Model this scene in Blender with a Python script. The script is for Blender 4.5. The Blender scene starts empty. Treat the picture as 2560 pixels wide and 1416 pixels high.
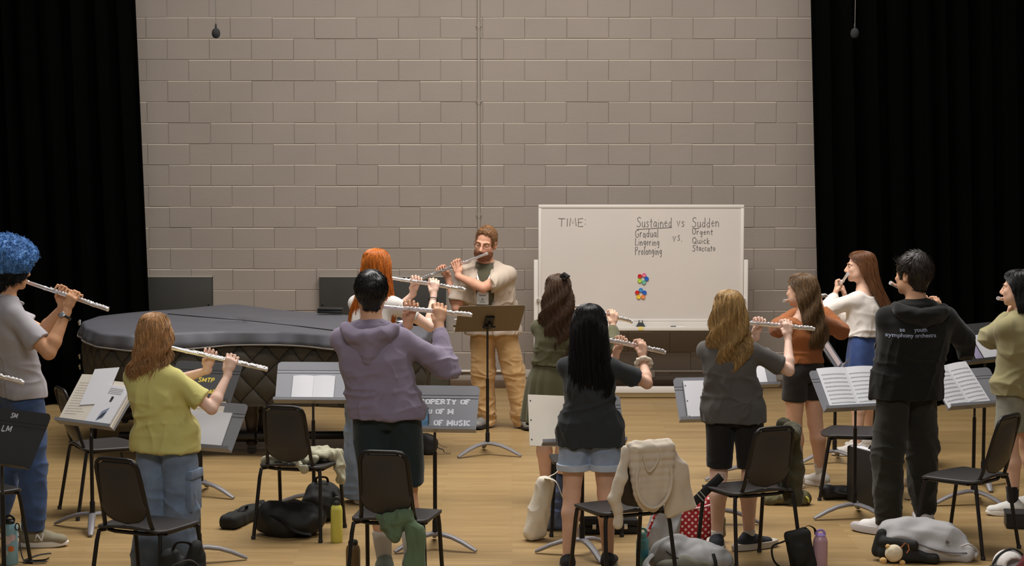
import bpy, bmesh, math, random
import numpy as np
from mathutils import Vector, Matrix, Quaternion
PI = math.pi
R = math.radians
scene = bpy.context.scene
COL = scene.collection
rng = random.Random(7)
nrs = np.random.RandomState(5)

# ------------------------------------------------------------------ camera geometry (metres; camera at x=y=0, looking along +Y)
FPX, CAMZ = 5000.0, 2.62
PITCH = math.atan2(408.0, FPX)
CP, SP = math.cos(PITCH), math.sin(PITCH)


def ray(px, py):
    x = (px - 1280.0) / FPX
    y = -(py - 708.0) / FPX
    return Vector((x, CP + y * SP, -SP + y * CP))


def at(px, py, Y):
    d = ray(px, py)
    t = Y / d.y
    return Vector((d.x * t, Y, CAMZ + d.z * t))


def fl(px, py, z=0.0):
    d = ray(px, py)
    t = (z - CAMZ) / d.z
    return Vector((d.x * t, d.y * t, z))


def proj(p):
    x, y, z = p[0], p[1], p[2] - CAMZ
    zc = y * CP - z * SP
    yc = y * SP + z * CP
    return (1280 + FPX * x / zc, 708 - FPX * yc / zc)


# ------------------------------------------------------------------ materials
MATS = {}


def mat(name, col, rough=0.7, metal=0.0, bump=0.0, bscale=60.0, var=0.0, vscale=8.0, spec=0.5, stretch=None,
        sheen=0.0, trans=0.0, emit=None, alpha=1.0, coat=0.0, ior=1.45, coords='Object', aniso=0.0):
    if name in MATS:
        return MATS[name]
    m = bpy.data.materials.new(name)
    m.use_nodes = True
    nt = m.node_tree
    b = nt.nodes['Principled BSDF']
    c = (col[0], col[1], col[2], 1)
    b.inputs['Base Color'].default_value = c
    b.inputs['Roughness'].default_value = rough
    b.inputs['Metallic'].default_value = metal
    b.inputs['Specular IOR Level'].default_value = spec
    b.inputs['IOR'].default_value = ior
    if sheen:
        b.inputs['Sheen Weight'].default_value = sheen
        b.inputs['Sheen Roughness'].default_value = 0.5
    if trans:
        b.inputs['Transmission Weight'].default_value = trans
    if coat:
        b.inputs['Coat Weight'].default_value = coat
    if alpha < 1:
        b.inputs['Alpha'].default_value = alpha
    tc = mp = None
    if bump or var:
        tc = nt.nodes.new('ShaderNodeTexCoord')
        mp = nt.nodes.new('ShaderNodeMapping')
        nt.links.new(tc.outputs[coords], mp.inputs['Vector'])
        if stretch:
            mp.inputs['Scale'].default_value = stretch
    if bump:
        n = nt.nodes.new('ShaderNodeTexNoise')
        n.inputs['Scale'].default_value = bscale
        n.inputs['Detail'].default_value = 3
        nt.links.new(mp.outputs[0], n.inputs['Vector'])
        bp = nt.nodes.new('ShaderNodeBump')
        bp.inputs['Strength'].default_value = min(1.0, bump)
        bp.inputs['Distance'].default_value = 0.004 if bump <= 1 else 0.004 * bump
        nt.links.new(n.outputs['Fac'], bp.inputs['Height'])
        nt.links.new(bp.outputs[0], b.inputs['Normal'])
    if var:
        n2 = nt.nodes.new('ShaderNodeTexNoise')
        n2.inputs['Scale'].default_value = vscale
        n2.inputs['Detail'].default_value = 4
        nt.links.new(mp.outputs[0], n2.inputs['Vector'])
        rp = nt.nodes.new('ShaderNodeMapRange')
        rp.inputs['From Min'].default_value = 0.3
        rp.inputs['From Max'].default_value = 0.7
        rp.inputs['To Min'].default_value = 1 - var
        rp.inputs['To Max'].default_value = 1 + var
        nt.links.new(n2.outputs['Fac'], rp.inputs['Value'])
        mx = nt.nodes.new('ShaderNodeVectorMath')
        mx.operation = 'SCALE'
        mx.inputs[0].default_value = c[:3]
        nt.links.new(rp.outputs[0], mx.inputs['Scale'])
        nt.links.new(mx.outputs[0], b.inputs['Base Color'])
    MATS[name] = m
    return m


def srgb(r, g, b):
    f = lambda v: (v / 255 / 12.92) if v / 255 <= 0.04045 else ((v / 255 + 0.055) / 1.055) ** 2.4
    return (f(r), f(g), f(b))


# ------------------------------------------------------------------ objects
def thing(name, label, cat, loc=(0, 0, 0), rotz=0.0, group=None):
    o = bpy.data.objects.new(name, None)
    o.empty_display_size = 0.1
    COL.objects.link(o)
    o.location = loc
    o.rotation_euler = (0, 0, rotz)
    return tag(o, label, cat, group)


def tag(o, label=None, cat=None, group=None, kind=None):
    if label:
        o['label'] = label
    if cat:
        o['category'] = cat
    if group:
        o['group'] = group
    if kind:
        o['kind'] = kind
    return o


def link_mesh(name, me, parent=None, loc=None, rot=None):
    o = bpy.data.objects.new(name, me)
    COL.objects.link(o)
    if parent is not None:
        o.parent = parent
    if loc is not None:
        o.location = loc
    if rot is not None:
        o.rotation_euler = rot
    return o


def dup(root, loc=None, rotz=None, label=None, group=None):
    r = root.copy()
    COL.objects.link(r)
    if loc is not None:
        r.location = loc
    if rotz is not None:
        r.rotation_euler = (0, 0, rotz)
    if label:
        r['label'] = label
    if group:
        r['group'] = group
    for ch in list(root.children):
        c = ch.copy()
        COL.objects.link(c)
        c.parent = r
        for g in list(ch.children):
            d = g.copy()
            COL.objects.link(d)
            d.parent = c
    return r


class MB:
    """collects boxes, tubes, lathes ... and links them as one mesh object"""

    def __init__(s):
        s.v = []
        s.f = []
        s.mi = []
        s.cur = 0

    def add(s, vs, fs, M=None):
        b = len(s.v)
        if M is not None:
            vs = [M @ Vector(v) for v in vs]
        s.v.extend(tuple(v) for v in vs)
        for f in fs:
            s.f.append(tuple(b + i for i in f))
            s.mi.append(s.cur)
        return s

    def box(s, lo, hi, bev=0.0, M=None, seg=2):
        if bev <= 0:
            x0, y0, z0 = lo
            x1, y1, z1 = hi
            vs = [(x0, y0, z0), (x1, y0, z0), (x1, y1, z0), (x0, y1, z0), (x0, y0, z1), (x1, y0, z1), (x1, y1, z1), (x0, y1, z1)]
            fs = [(0, 3, 2, 1), (4, 5, 6, 7), (0, 1, 5, 4), (1, 2, 6, 5), (2, 3, 7, 6), (3, 0, 4, 7)]
            return s.add(vs, fs, M)
        bm = bmesh.new()
        bmesh.ops.create_cube(bm, size=1)
        for v in bm.verts:
            for i in range(3):
                v.co[i] = lo[i] if v.co[i] < 0 else hi[i]
        bmesh.ops.bevel(bm, geom=list(bm.edges), offset=bev, segments=seg, affect='EDGES', profile=0.5)
        return s.bm(bm, M)

    def bm(s, bm, M=None):
        bm.verts.index_update()
        vs = [v.co.copy() for v in bm.verts]
        fs = [[v.index for v in f.verts] for f in bm.faces]
        bm.free()
        return s.add(vs, fs, M)

    def tube(s, pts, r, n=10, cap=True, flat=1.0, up=None, M=None, closed=False):
        pts = [Vector(p) for p in pts]
        m = len(pts)
        rs = r if isinstance(r, (list, tuple)) else [r] * m
        vs = []
        u = None
        for i, p in enumerate(pts):
            if closed:
                t = (pts[(i + 1) % m] - pts[i - 1])
            else:
                t = (pts[min(i + 1, m - 1)] - pts[max(i - 1, 0)])
            if t.length < 1e-9:
                t = Vector((0, 0, 1))
            t.normalize()
            if u is None:
                u = Vector(up) if up is not None else (Vector((0, 0, 1)) if abs(t.z) < 0.9 else Vector((1, 0, 0)))
            u = (u - t * u.dot(t))
            if u.length < 1e-6:
                u = t.orthogonal()
            u.normalize()
            w = t.cross(u)
            for k in range(n):
                a = 2 * PI * k / n
                vs.append(p + (w * math.cos(a) + u * math.sin(a) * flat) * rs[i])
        fs = []
        mm = m if closed else m - 1
        for i in range(mm):
            j = (i + 1) % m
            for k in range(n):
                k2 = (k + 1) % n
                fs.append((i * n + k, i * n + k2, j * n + k2, j * n + k))
        if cap and not closed:
            fs.append(tuple(range(n - 1, -1, -1)))
            fs.append(tuple((m - 1) * n + k for k in range(n)))
        return s.add(vs, fs, M)

    def lathe(s, prof, n=24, M=None, capb=True, capt=True):
        vs = []
        for r, z in prof:
            for k in range(n):
                a = 2 * PI * k / n
                vs.append((r * math.cos(a), r * math.sin(a), z))
        fs = []
        for i in range(len(prof) - 1):
            for k in range(n):
                k2 = (k + 1) % n
                fs.append((i * n + k, i * n + k2, (i + 1) * n + k2, (i + 1) * n + k))
        if capb:
            fs.append(tuple(range(n - 1, -1, -1)))
        if capt:
            fs.append(tuple((len(prof) - 1) * n + k for k in range(n)))
        return s.add(vs, fs, M)

    def ball(s, c, r, n=16, M=None):
        rr = r if isinstance(r, (tuple, list)) else (r, r, r)
        prof = []
        m = max(6, n // 2)
        vs, fs = [], []
        for i in range(m + 1):
            th = PI * i / m
            for k in range(n):
                a = 2 * PI * k / n
                vs.append((c[0] + rr[0] * math.sin(th) * math.cos(a), c[1] + rr[1] * math.sin(th) * math.sin(a), c[2] - rr[2] * math.cos(th)))
        for i in range(m):
            for k in range(n):
                k2 = (k + 1) % n
                fs.append((i * n + k, i * n + k2, (i + 1) * n + k2, (i + 1) * n + k))
        return s.add(vs, fs, M)

    def prism(s, poly, z0, z1, M=None):
        n = len(poly)
        vs = [(p[0], p[1], z0) for p in poly] + [(p[0], p[1], z1) for p in poly]
        fs = [tuple(range(n - 1, -1, -1)), tuple(range(n, 2 * n))]
        for i in range(n):
            j = (i + 1) % n
            fs.append((i, j, n + j, n + i))
        return s.add(vs, fs, M)

    def grid(s, nx, ny, fn, M=None, wrap=False):
        """surface from fn(u, v); u, v in 0..1"""
        vs = [fn(i / nx, j / ny) for i in range(nx + (0 if wrap else 1)) for j in range(ny + 1)]
        fs = []
        for i in range(nx):
            i2 = (i + 1) % nx if wrap else i + 1
            for j in range(ny):
                fs.append((i * (ny + 1) + j, i2 * (ny + 1) + j, i2 * (ny + 1) + j + 1, i * (ny + 1) + j + 1))
        return s.add(vs, fs, M)

    def build(s, name, mats, parent=None, smooth=True, angle=35, loc=None, rot=None, fixn=False):
        me = bpy.data.meshes.new(name)
        me.from_pydata(s.v, [], s.f)
        if not isinstance(mats, (list, tuple)):
            mats = [mats]
        for m in mats:
            me.materials.append(m)
        if len(mats) > 1:
            me.polygons.foreach_set('material_index', s.mi)
        if fixn:
            bm = bmesh.new()
            bm.from_mesh(me)
            bmesh.ops.recalc_face_normals(bm, faces=bm.faces)
            bm.to_mesh(me)
            bm.free()
        if smooth:
            me.polygons.foreach_set('use_smooth', [True] * len(me.polygons))
            if angle:
                me.set_sharp_from_angle(angle=R(angle))
        me.update()
        return link_mesh(name, me, parent, loc, rot)


def TR(loc=(0, 0, 0), rz=0.0, rx=0.0, ry=0.0, sc=None):
    M = Matrix.Translation(Vector(loc)) @ Matrix.Rotation(rz, 4, 'Z') @ Matrix.Rotation(ry, 4, 'Y') @ Matrix.Rotation(rx, 4, 'X')
    if sc is not None:
        M = M @ Matrix.Diagonal((sc[0], sc[1], sc[2], 1))
    return M


def axes_matrix(o, x, y, z):
    M = Matrix.Identity(4)
    for i in range(3):
        M[i][0], M[i][1], M[i][2], M[i][3] = x[i], y[i], z[i], o[i]
    return M


# ------------------------------------------------------------------ implicit surfaces: smooth blends meshed with surface nets
BIG = 0.06


def V3(p):
    return np.array([p[0], p[1], p[2]], dtype=np.float32)


class Field:
    def __init__(s, lo, hi, h):
        s.h = h
        s.lo = np.array(lo, dtype=np.float32)
        s.n = np.ceil((np.array(hi) - s.lo) / h).astype(int) + 1
        s.d = np.full(tuple(s.n), BIG, dtype=np.float32)

    def sub(s, lo, hi):
        a = np.clip(np.floor((np.array(lo) - s.lo) / s.h).astype(int), 0, s.n - 1)
        b = np.clip(np.ceil((np.array(hi) - s.lo) / s.h).astype(int) + 1, 0, s.n)
        if np.any(b <= a):
            return None, None, None, None
        sl = tuple(slice(int(a[i]), int(b[i])) for i in range(3))
        X = (s.lo[0] + s.h * np.arange(a[0], b[0], dtype=np.float32))[:, None, None]
        Y = (s.lo[1] + s.h * np.arange(a[1], b[1], dtype=np.float32))[None, :, None]
        Z = (s.lo[2] + s.h * np.arange(a[2], b[2], dtype=np.float32))[None, None, :]
        return sl, X, Y, Z

    def mix(s, sl, d, k, op='u'):
        a = s.d[sl]
        if op == 'u':
            if k <= 0:
                s.d[sl] = np.minimum(a, d)
            else:
                h = np.clip(0.5 + 0.5 * (a - d) / k, 0, 1)
                s.d[sl] = a + (d - a) * h - k * h * (1 - h)
        elif op == 's':
            d = -d
            if k <= 0:
                s.d[sl] = np.maximum(a, d)
            else:
                h = np.clip(0.5 + 0.5 * (d - a) / k, 0, 1)
                s.d[sl] = a + (d - a) * h + k * h * (1 - h)

    def cone(s, a, b, ra, rb, k=0.02, flat=None, cut0=False, cut1=False, op='u'):
        """tapered capsule; flat=(axis, factor) squashes it along an axis; cut0/cut1 end it flat"""
        a, b = V3(a), V3(b)
        m = max(ra, rb) * 1.05 + 0.03
        sl, X, Y, Z = s.sub(np.minimum(a, b) - m, np.maximum(a, b) + m)
        if sl is None:
            return s
        ab = b - a
        L2 = float(ab @ ab) + 1e-12
        px, py, pz = X - a[0], Y - a[1], Z - a[2]
        t0 = (px * ab[0] + py * ab[1] + pz * ab[2]) / L2
        t = np.clip(t0, 0, 1)
        qx, qy, qz = px - t * ab[0], py - t * ab[1], pz - t * ab[2]
        d2 = qx * qx + qy * qy + qz * qz
        sc = 1.0
        if flat is not None:
            n = V3(flat[0])
            n = n / np.linalg.norm(n)
            dn = qx * n[0] + qy * n[1] + qz * n[2]
            d2 = d2 + dn * dn * (1.0 / flat[1] ** 2 - 1.0)
            sc = min(1.0, flat[1] * 1.15)
        d = (np.sqrt(d2) - (ra + (rb - ra) * t)) * sc
        L = math.sqrt(L2)
        if cut0:
            d = np.maximum(d, -t0 * L)
        if cut1:
            d = np.maximum(d, (t0 - 1) * L)
        s.mix(sl, d, k, op)
        return s

    def path(s, pts, rs, k=0.01, flat=None):
        for i in range(len(pts) - 1):
            s.cone(pts[i], pts[i + 1], rs[i] if isinstance(rs, (list, tuple)) else rs, rs[i + 1] if isinstance(rs, (list, tuple)) else rs, k, flat)
        return s

    def ell(s, c, r, k=0.02, M=None, op='u'):
        """ellipsoid; M = 3 axis vectors (rows) or None"""
        c = V3(c)
        m = max(r) + 0.03
        sl, X, Y, Z = s.sub(c - m, c + m)
        if sl is None:
            return s
        px, py, pz = X - c[0], Y - c[1], Z - c[2]
        if M is not None:
            ax = [V3(v) for v in M]
            px, py, pz = [px * a[0] + py * a[1] + pz * a[2] for a in ax]
        k0 = np.sqrt((px / r[0]) ** 2 + (py / r[1]) ** 2 + (pz / r[2]) ** 2)
        k1 = np.sqrt((px / r[0] ** 2) ** 2 + (py / r[1] ** 2) ** 2 + (pz / r[2] ** 2) ** 2) + 1e-6
        s.mix(sl, k0 * (k0 - 1) / k1, k, op)
        return s

    def box(s, c, hs, rad=0.01, k=0.01, M=None, op='u'):
        c = V3(c)
        m = math.sqrt(sum(v * v for v in hs)) + 0.03
        sl, X, Y, Z = s.sub(c - m, c + m)
        if sl is None:
            return s
        px, py, pz = X - c[0], Y - c[1], Z - c[2]
        if M is not None:
            ax = [V3(v) for v in M]
            px, py, pz = [px * a[0] + py * a[1] + pz * a[2] for a in ax]
        qx, qy, qz = [np.abs(p) - (h - rad) for p, h in zip((px, py, pz), hs)]
        d = np.sqrt(np.maximum(qx, 0) ** 2 + np.maximum(qy, 0) ** 2 + np.maximum(qz, 0) ** 2) + np.minimum(np.maximum(np.maximum(qx, qy), qz), 0) - rad
        s.mix(sl, d, k, op)
        return s

    def loft(s, rows, rv, fv, k=0.02, cutlo=False, cuthi=False, sup=2.0):
        """rows: (z, cx, cy, a, b) ellipse sections stacked in z; rv, fv: horizontal axes of the ellipses; sup: superellipse power"""
        rows = sorted(rows)
        zs = np.array([r[0] for r in rows], dtype=np.float32)
        m = max(max(r[3], r[4]) for r in rows) + 0.04
        xs = [r[1] for r in rows]
        ys = [r[2] for r in rows]
        sl, X, Y, Z = s.sub((min(xs) - m, min(ys) - m, zs[0] - 0.05), (max(xs) + m, max(ys) + m, zs[-1] + 0.05))
        if sl is None:
            return s
        zz = Z[0, 0, :]
        # smooth (catmull) interpolation of the section table
        def ip(col):
            v = np.array([r[col] for r in rows], dtype=np.float64)
            return smooth_interp(zz, zs, v).astype(np.float32)[None, None, :]
        cx, cy, a, b = ip(1), ip(2), ip(3), ip(4)
        px, py = X - cx, Y - cy
        u = px * rv[0] + py * rv[1]
        w = px * fv[0] + py * fv[1]
        if sup == 2.0:
            q = np.sqrt((u / a) ** 2 + (w / b) ** 2)
        else:
            q = (np.abs(u / a) ** sup + np.abs(w / b) ** sup) ** (1.0 / sup)
        g = np.sqrt((u / a ** 2) ** 2 + (w / b ** 2) ** 2) + 1e-5
        d = np.clip(q * (q - 1) / g, -0.1, 0.1)
        dz = np.maximum(zs[0] - Z, Z - zs[-1])
        d = np.maximum(d, dz)
        s.mix(sl, d, k)
        return s

    def plane(s, p, n, keep=-1):
        """cut: keep the half space where (x-p).n < 0"""
        p, n = V3(p), V3(n)
        n = n / np.linalg.norm(n)
        X = (s.lo[0] + s.h * np.arange(s.n[0], dtype=np.float32))[:, None, None]
        Y = (s.lo[1] + s.h * np.arange(s.n[1], dtype=np.float32))[None, :, None]
        Z = (s.lo[2] + s.h * np.arange(s.n[2], dtype=np.float32))[None, None, :]
        s.d = np.maximum(s.d, (X - p[0]) * n[0] + (Y - p[1]) * n[1] + (Z - p[2]) * n[2])
        return s

    def mesh(s):
        return surface_nets(s.d, s.lo, s.h)


def smooth_interp(x, xs, ys):
    xs = np.asarray(xs, dtype=np.float64)
    ys = np.asarray(ys, dtype=np.float64)
    x = np.clip(np.asarray(x, dtype=np.float64), xs[0], xs[-1])
    n = len(xs)
    i = np.clip(np.searchsorted(xs, x) - 1, 0, n - 2)
    h = xs[1:] - xs[:-1]
    dl = (ys[1:] - ys[:-1]) / h
    m = np.empty(n)
    m[0], m[-1] = dl[0], dl[-1]
    for j in range(1, n - 1):
        m[j] = 0 if dl[j - 1] * dl[j] <= 0 else 2 * dl[j - 1] * dl[j] / (dl[j - 1] + dl[j])
    t = (x - xs[i]) / h[i]
    return (ys[i] * (1 + 2 * t) * (1 - t) ** 2 + m[i] * h[i] * t * (1 - t) ** 2 + ys[i + 1] * t * t * (3 - 2 * t) + m[i + 1] * h[i] * t * t * (t - 1))


def surface_nets(d, lo, h):
    s = d < 0
    c = np.zeros(tuple(n - 1 for n in d.shape), dtype=np.int8)
    for i in (0, 1):
        for j in (0, 1):
            for k in (0, 1):
                c += s[i:d.shape[0] - 1 + i, j:d.shape[1] - 1 + j, k:d.shape[2] - 1 + k]
    act = (c > 0) & (c < 8)
    idx = np.argwhere(act)
    if len(idx) == 0:
        return np.zeros((0, 3)), np.zeros((0, 4), dtype=int)
    vid = np.full(c.shape, -1, dtype=np.int32)
    vid[act] = np.arange(len(idx))
    acc = np.zeros((len(idx), 3), dtype=np.float32)
    cnt = np.zeros(len(idx), dtype=np.float32)
    cor = [(i, j, k) for i in (0, 1) for j in (0, 1) for k in (0, 1)]
    vals = {cc: d[idx[:, 0] + cc[0], idx[:, 1] + cc[1], idx[:, 2] + cc[2]] for cc in cor}
    for cc in cor:
        for ax in range(3):
            if cc[ax] == 0:
                dd = list(cc)
                dd[ax] = 1
                va, vb = vals[cc], vals[tuple(dd)]
                m = (va < 0) != (vb < 0)
                t = np.where(m, va / np.where(m, va - vb, 1), 0)
                p = np.tile(np.array(cc, dtype=np.float32), (len(idx), 1))
                p[:, ax] = t
                acc[m] += p[m]
                cnt[m] += 1
    verts = lo + h * (idx + acc / cnt[:, None])
    quads = []
    nx, ny, nz = d.shape
    for ax in range(3):
        sl0 = [slice(0, n) for n in d.shape]
        sl1 = [slice(0, n) for n in d.shape]
        sl0[ax] = slice(0, d.shape[ax] - 1)
        sl1[ax] = slice(1, d.shape[ax])
        e = s[tuple(sl0)] != s[tuple(sl1)]
        b1, b2 = (ax + 1) % 3, (ax + 2) % 3
        ii = np.argwhere(e)
        ok = (ii[:, b1] > 0) & (ii[:, b2] > 0) & (ii[:, b1] < d.shape[b1] - 1) & (ii[:, b2] < d.shape[b2] - 1)
        ii = ii[ok]
        if len(ii) == 0:
            continue
        o = []
        for (p, q) in ((-1, -1), (0, -1), (0, 0), (-1, 0)):
            jj = ii.copy()
            jj[:, b1] += p
            jj[:, b2] += q
            o.append(vid[jj[:, 0], jj[:, 1], jj[:, 2]])
        q = np.stack(o, 1)
        inside = s[ii[:, 0], ii[:, 1], ii[:, 2]]
        q[~inside] = q[~inside][:, ::-1]
        quads.append(q)
    quads = np.concatenate(quads)
    quads = quads[(quads >= 0).all(1)]
    return verts.astype(np.float64), quads


def vnormals(v, q):
    n = np.zeros_like(v)
    a = v[q[:, 2]] - v[q[:, 0]]
    b = v[q[:, 3]] - v[q[:, 1]]
    fn = np.cross(a, b)
    for i in range(4):
        np.add.at(n, q[:, i], fn)
    n /= (np.linalg.norm(n, axis=1)[:, None] + 1e-12)
    return n


def relax(v, q, it=1, f=0.5):
    for _ in range(it):
        acc = np.zeros_like(v)
        cnt = np.zeros(len(v))
        for i in range(4):
            a, b = q[:, i], q[:, (i + 1) % 4]
            np.add.at(acc, a, v[b])
            np.add.at(acc, b, v[a])
            np.add.at(cnt, a, 1)
            np.add.at(cnt, b, 1)
        v = v * (1 - f) + f * acc / np.maximum(cnt, 1)[:, None]
    return v


class Waves:
    """cheap smooth 3-D noise: sums of warped sines"""

    def __init__(s, seed, freq, n=7, stretch=(1, 1, 1)):
        r = np.random.RandomState(seed)
        k = r.normal(size=(n, 3))
        k /= np.linalg.norm(k, axis=1)[:, None]
        s.k = k * (freq * r.uniform(0.6, 1.6, n))[:, None] * np.array(stretch)[None, :]
        s.p = r.uniform(0, 6.28, n)
        s.w = r.normal(size=(n, 3)) * freq * 0.5 * np.array(stretch)[None, :]
        s.wp = r.uniform(0, 6.28, n)
        s.n = n

    def __call__(s, v):
        out = np.zeros(len(v))
        for i in range(s.n):
            out += np.sin(v @ s.k[i] + s.p[i] + 1.3 * np.sin(v @ s.w[i] + s.wp[i]))
        return out / math.sqrt(s.n)


def np_mesh(name, v, q, mats, parent=None, mi=None, loc=None, smooth=True):
    me = bpy.data.meshes.new(name)
    v = np.ascontiguousarray(v, dtype=np.float32)
    q = np.ascontiguousarray(q, dtype=np.int32)
    nq, w = q.shape
    me.vertices.add(len(v))
    me.vertices.foreach_set('co', v.ravel())
    me.loops.add(nq * w)
    me.loops.foreach_set('vertex_index', q.ravel())
    me.polygons.add(nq)
    me.polygons.foreach_set('loop_start', np.arange(0, nq * w, w, dtype=np.int32))
    if not isinstance(mats, (list, tuple)):
        mats = [mats]
    for m in mats:
        me.materials.append(m)
    if mi is not None:
        me.polygons.foreach_set('material_index', np.ascontiguousarray(mi, dtype=np.int32))
    me.polygons.foreach_set('use_smooth', np.full(nq, smooth))
    me.update(calc_edges=True)
    me.validate()
    return link_mesh(name, me, parent, loc)


def sdf_obj(name, F, m, parent=None, folds=None, rel=1, loc=None):
    """mesh a field; folds = list of (amplitude, Waves, ridge) displaced along the normal"""
    v, q = F.mesh()
    if rel:
        v = relax(v, q, rel, 0.5)
    if folds:
        n = vnormals(v, q)
        d = np.zeros(len(v))
        for amp, w, ridge in folds:
            x = w(v)
            if ridge:
                x = 1 - 2 * np.abs(np.tanh(x))
            d += amp * x
        v = v + n * d[:, None]
    return np_mesh(name, v, q, m, parent, loc=loc)


def add_text(name, txt, size, m, parent, M, ext=0.0006, align='CENTER', bold=0.0, shear=0.0, xs=1.0, spacing=1.0):
    cu = bpy.data.curves.new(name, 'FONT')
    cu.body = txt
    cu.size = size
    cu.align_x = align
    cu.align_y = 'CENTER'
    cu.extrude = ext
    cu.offset = bold
    cu.shear = shear
    cu.space_character = spacing
    tmp = bpy.data.objects.new(name + '_tmp', cu)
    COL.objects.link(tmp)
    bpy.context.view_layer.update()
    dg = bpy.context.evaluated_depsgraph_get()
    me = bpy.data.meshes.new_from_object(tmp.evaluated_get(dg))
    bpy.data.objects.remove(tmp)
    bpy.data.curves.remove(cu)
    me.transform(Matrix.Diagonal((xs, 1, 1, 1)))
    me.transform(M)
    me.materials.clear()
    me.materials.append(m)
    me.name = name
    return link_mesh(name, me, parent)
# ------------------------------------------------------------------ camera, world, lights
cam_d = bpy.data.cameras.new('camera')
cam_d.sensor_width = 36
cam_d.lens = 36 * FPX / 2560
cam_d.clip_end = 100
cam = bpy.data.objects.new('camera', cam_d)
COL.objects.link(cam)
cam.location = (0, 0, CAMZ)
cam.rotation_euler = (PI / 2 - PITCH, 0, 0)
scene.camera = cam
scene.view_settings.view_transform = 'Standard'
scene.view_settings.look = 'None'
scene.view_settings.gamma = 1
scene.view_settings.use_curve_mapping = False
scene.view_settings.exposure = -0.22
w = bpy.data.worlds.new('dim_room')
scene.world = w
w.use_nodes = True
w.node_tree.nodes['Background'].inputs['Color'].default_value = (1.0, 0.96, 0.92, 1)
w.node_tree.nodes['Background'].inputs['Strength'].default_value = 0.12


def area(name, loc, target, sx, sy, power, col=(1.0, 0.965, 0.93), spread=180):
    d = bpy.data.lights.new(name, 'AREA')
    d.shape = 'RECTANGLE'
    d.size, d.size_y = sx, sy
    d.energy = power
    d.color = col
    d.spread = R(spread)
    o = bpy.data.objects.new(name, d)
    COL.objects.link(o)
    o.location = loc
    o.rotation_euler = (Vector(target) - Vector(loc)).to_track_quat('-Z', 'Y').to_euler()
    return o


WALL_Y = 19.45
area('stage_wash_light', (0.0, 13.5, 6.8), (0.0, 13.7, 0), 6.6, 2.2, 700)
area('stage_wash_light', (0.0, 15.8, 6.4), (0.0, 15.9, 0.0), 5.0, 1.4, 170)
area('house_light', (0.0, 4.0, 6.5), (0.0, 13.5, 0.8), 4.5, 1.5, 230)
# ------------------------------------------------------------------ the room
def struct(o):
    o['kind'] = 'structure'
    return o


# floor: narrow boards running across the stage
def floor_mat():
    m = bpy.data.materials.new('maple_boards')
    m.use_nodes = True
    nt = m.node_tree
    N, Lk = nt.nodes, nt.links
    b = N['Principled BSDF']
    tc = N.new('ShaderNodeTexCoord')
    mp = N.new('ShaderNodeMapping')
    Lk.new(tc.outputs['Object'], mp.inputs['Vector'])
    br = N.new('ShaderNodeTexBrick')
    br.offset = 0.37
    br.inputs['Scale'].default_value = 1.0
    br.inputs['Brick Width'].default_value = 1.3
    br.inputs['Row Height'].default_value = 0.085
    br.inputs['Mortar Size'].default_value = 0.0012
    br.inputs['Mortar Smooth'].default_value = 0.4
    br.inputs['Bias'].default_value = 0.0
    br.inputs['Color1'].default_value = (*srgb(169, 141, 96), 1)
    br.inputs['Color2'].default_value = (*srgb(156, 128, 85), 1)
    br.inputs['Mortar'].default_value = (*srgb(140, 107, 72), 1)
    Lk.new(mp.outputs[0], br.inputs['Vector'])
    m2 = N.new('ShaderNodeMapping')
    m2.inputs['Scale'].default_value = (0.9, 16, 1)
    Lk.new(tc.outputs['Object'], m2.inputs['Vector'])
    nz = N.new('ShaderNodeTexNoise')
    nz.inputs['Scale'].default_value = 2.6
    nz.inputs['Detail'].default_value = 8
    nz.inputs['Roughness'].default_value = 0.65
    Lk.new(m2.outputs[0], nz.inputs['Vector'])
    rp = N.new('ShaderNodeMapRange')
    rp.inputs['From Min'].default_value = 0.25
    rp.inputs['From Max'].default_value = 0.75
    rp.inputs['To Min'].default_value = 0.72
    rp.inputs['To Max'].default_value = 1.18
    Lk.new(nz.outputs['Fac'], rp.inputs['Value'])
    n3 = N.new('ShaderNodeTexNoise')
    n3.inputs['Scale'].default_value = 0.9
    n3.inputs['Detail'].default_value = 3
    Lk.new(tc.outputs['Object'], n3.inputs['Vector'])
    r3 = N.new('ShaderNodeMapRange')
    r3.inputs['To Min'].default_value = 0.88
    r3.inputs['To Max'].default_value = 1.12
    Lk.new(n3.outputs['Fac'], r3.inputs['Value'])
    mu = N.new('ShaderNodeMath')
    mu.operation = 'MULTIPLY'
    Lk.new(rp.outputs[0], mu.inputs[0])
    Lk.new(r3.outputs[0], mu.inputs[1])
    sc_ = N.new('ShaderNodeVectorMath')
    sc_.operation = 'SCALE'
    Lk.new(br.outputs['Color'], sc_.inputs[0])
    Lk.new(mu.outputs[0], sc_.inputs['Scale'])
    Lk.new(sc_.outputs[0], b.inputs['Base Color'])
    b.inputs['Roughness'].default_value = 0.42
    b.inputs['Specular IOR Level'].default_value = 0.35
    return m


mb = MB()
mb.box((-8, 3, -0.1), (8, WALL_Y + 0.2, 0))
struct(mb.build('floor', floor_mat(), smooth=False))

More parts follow.
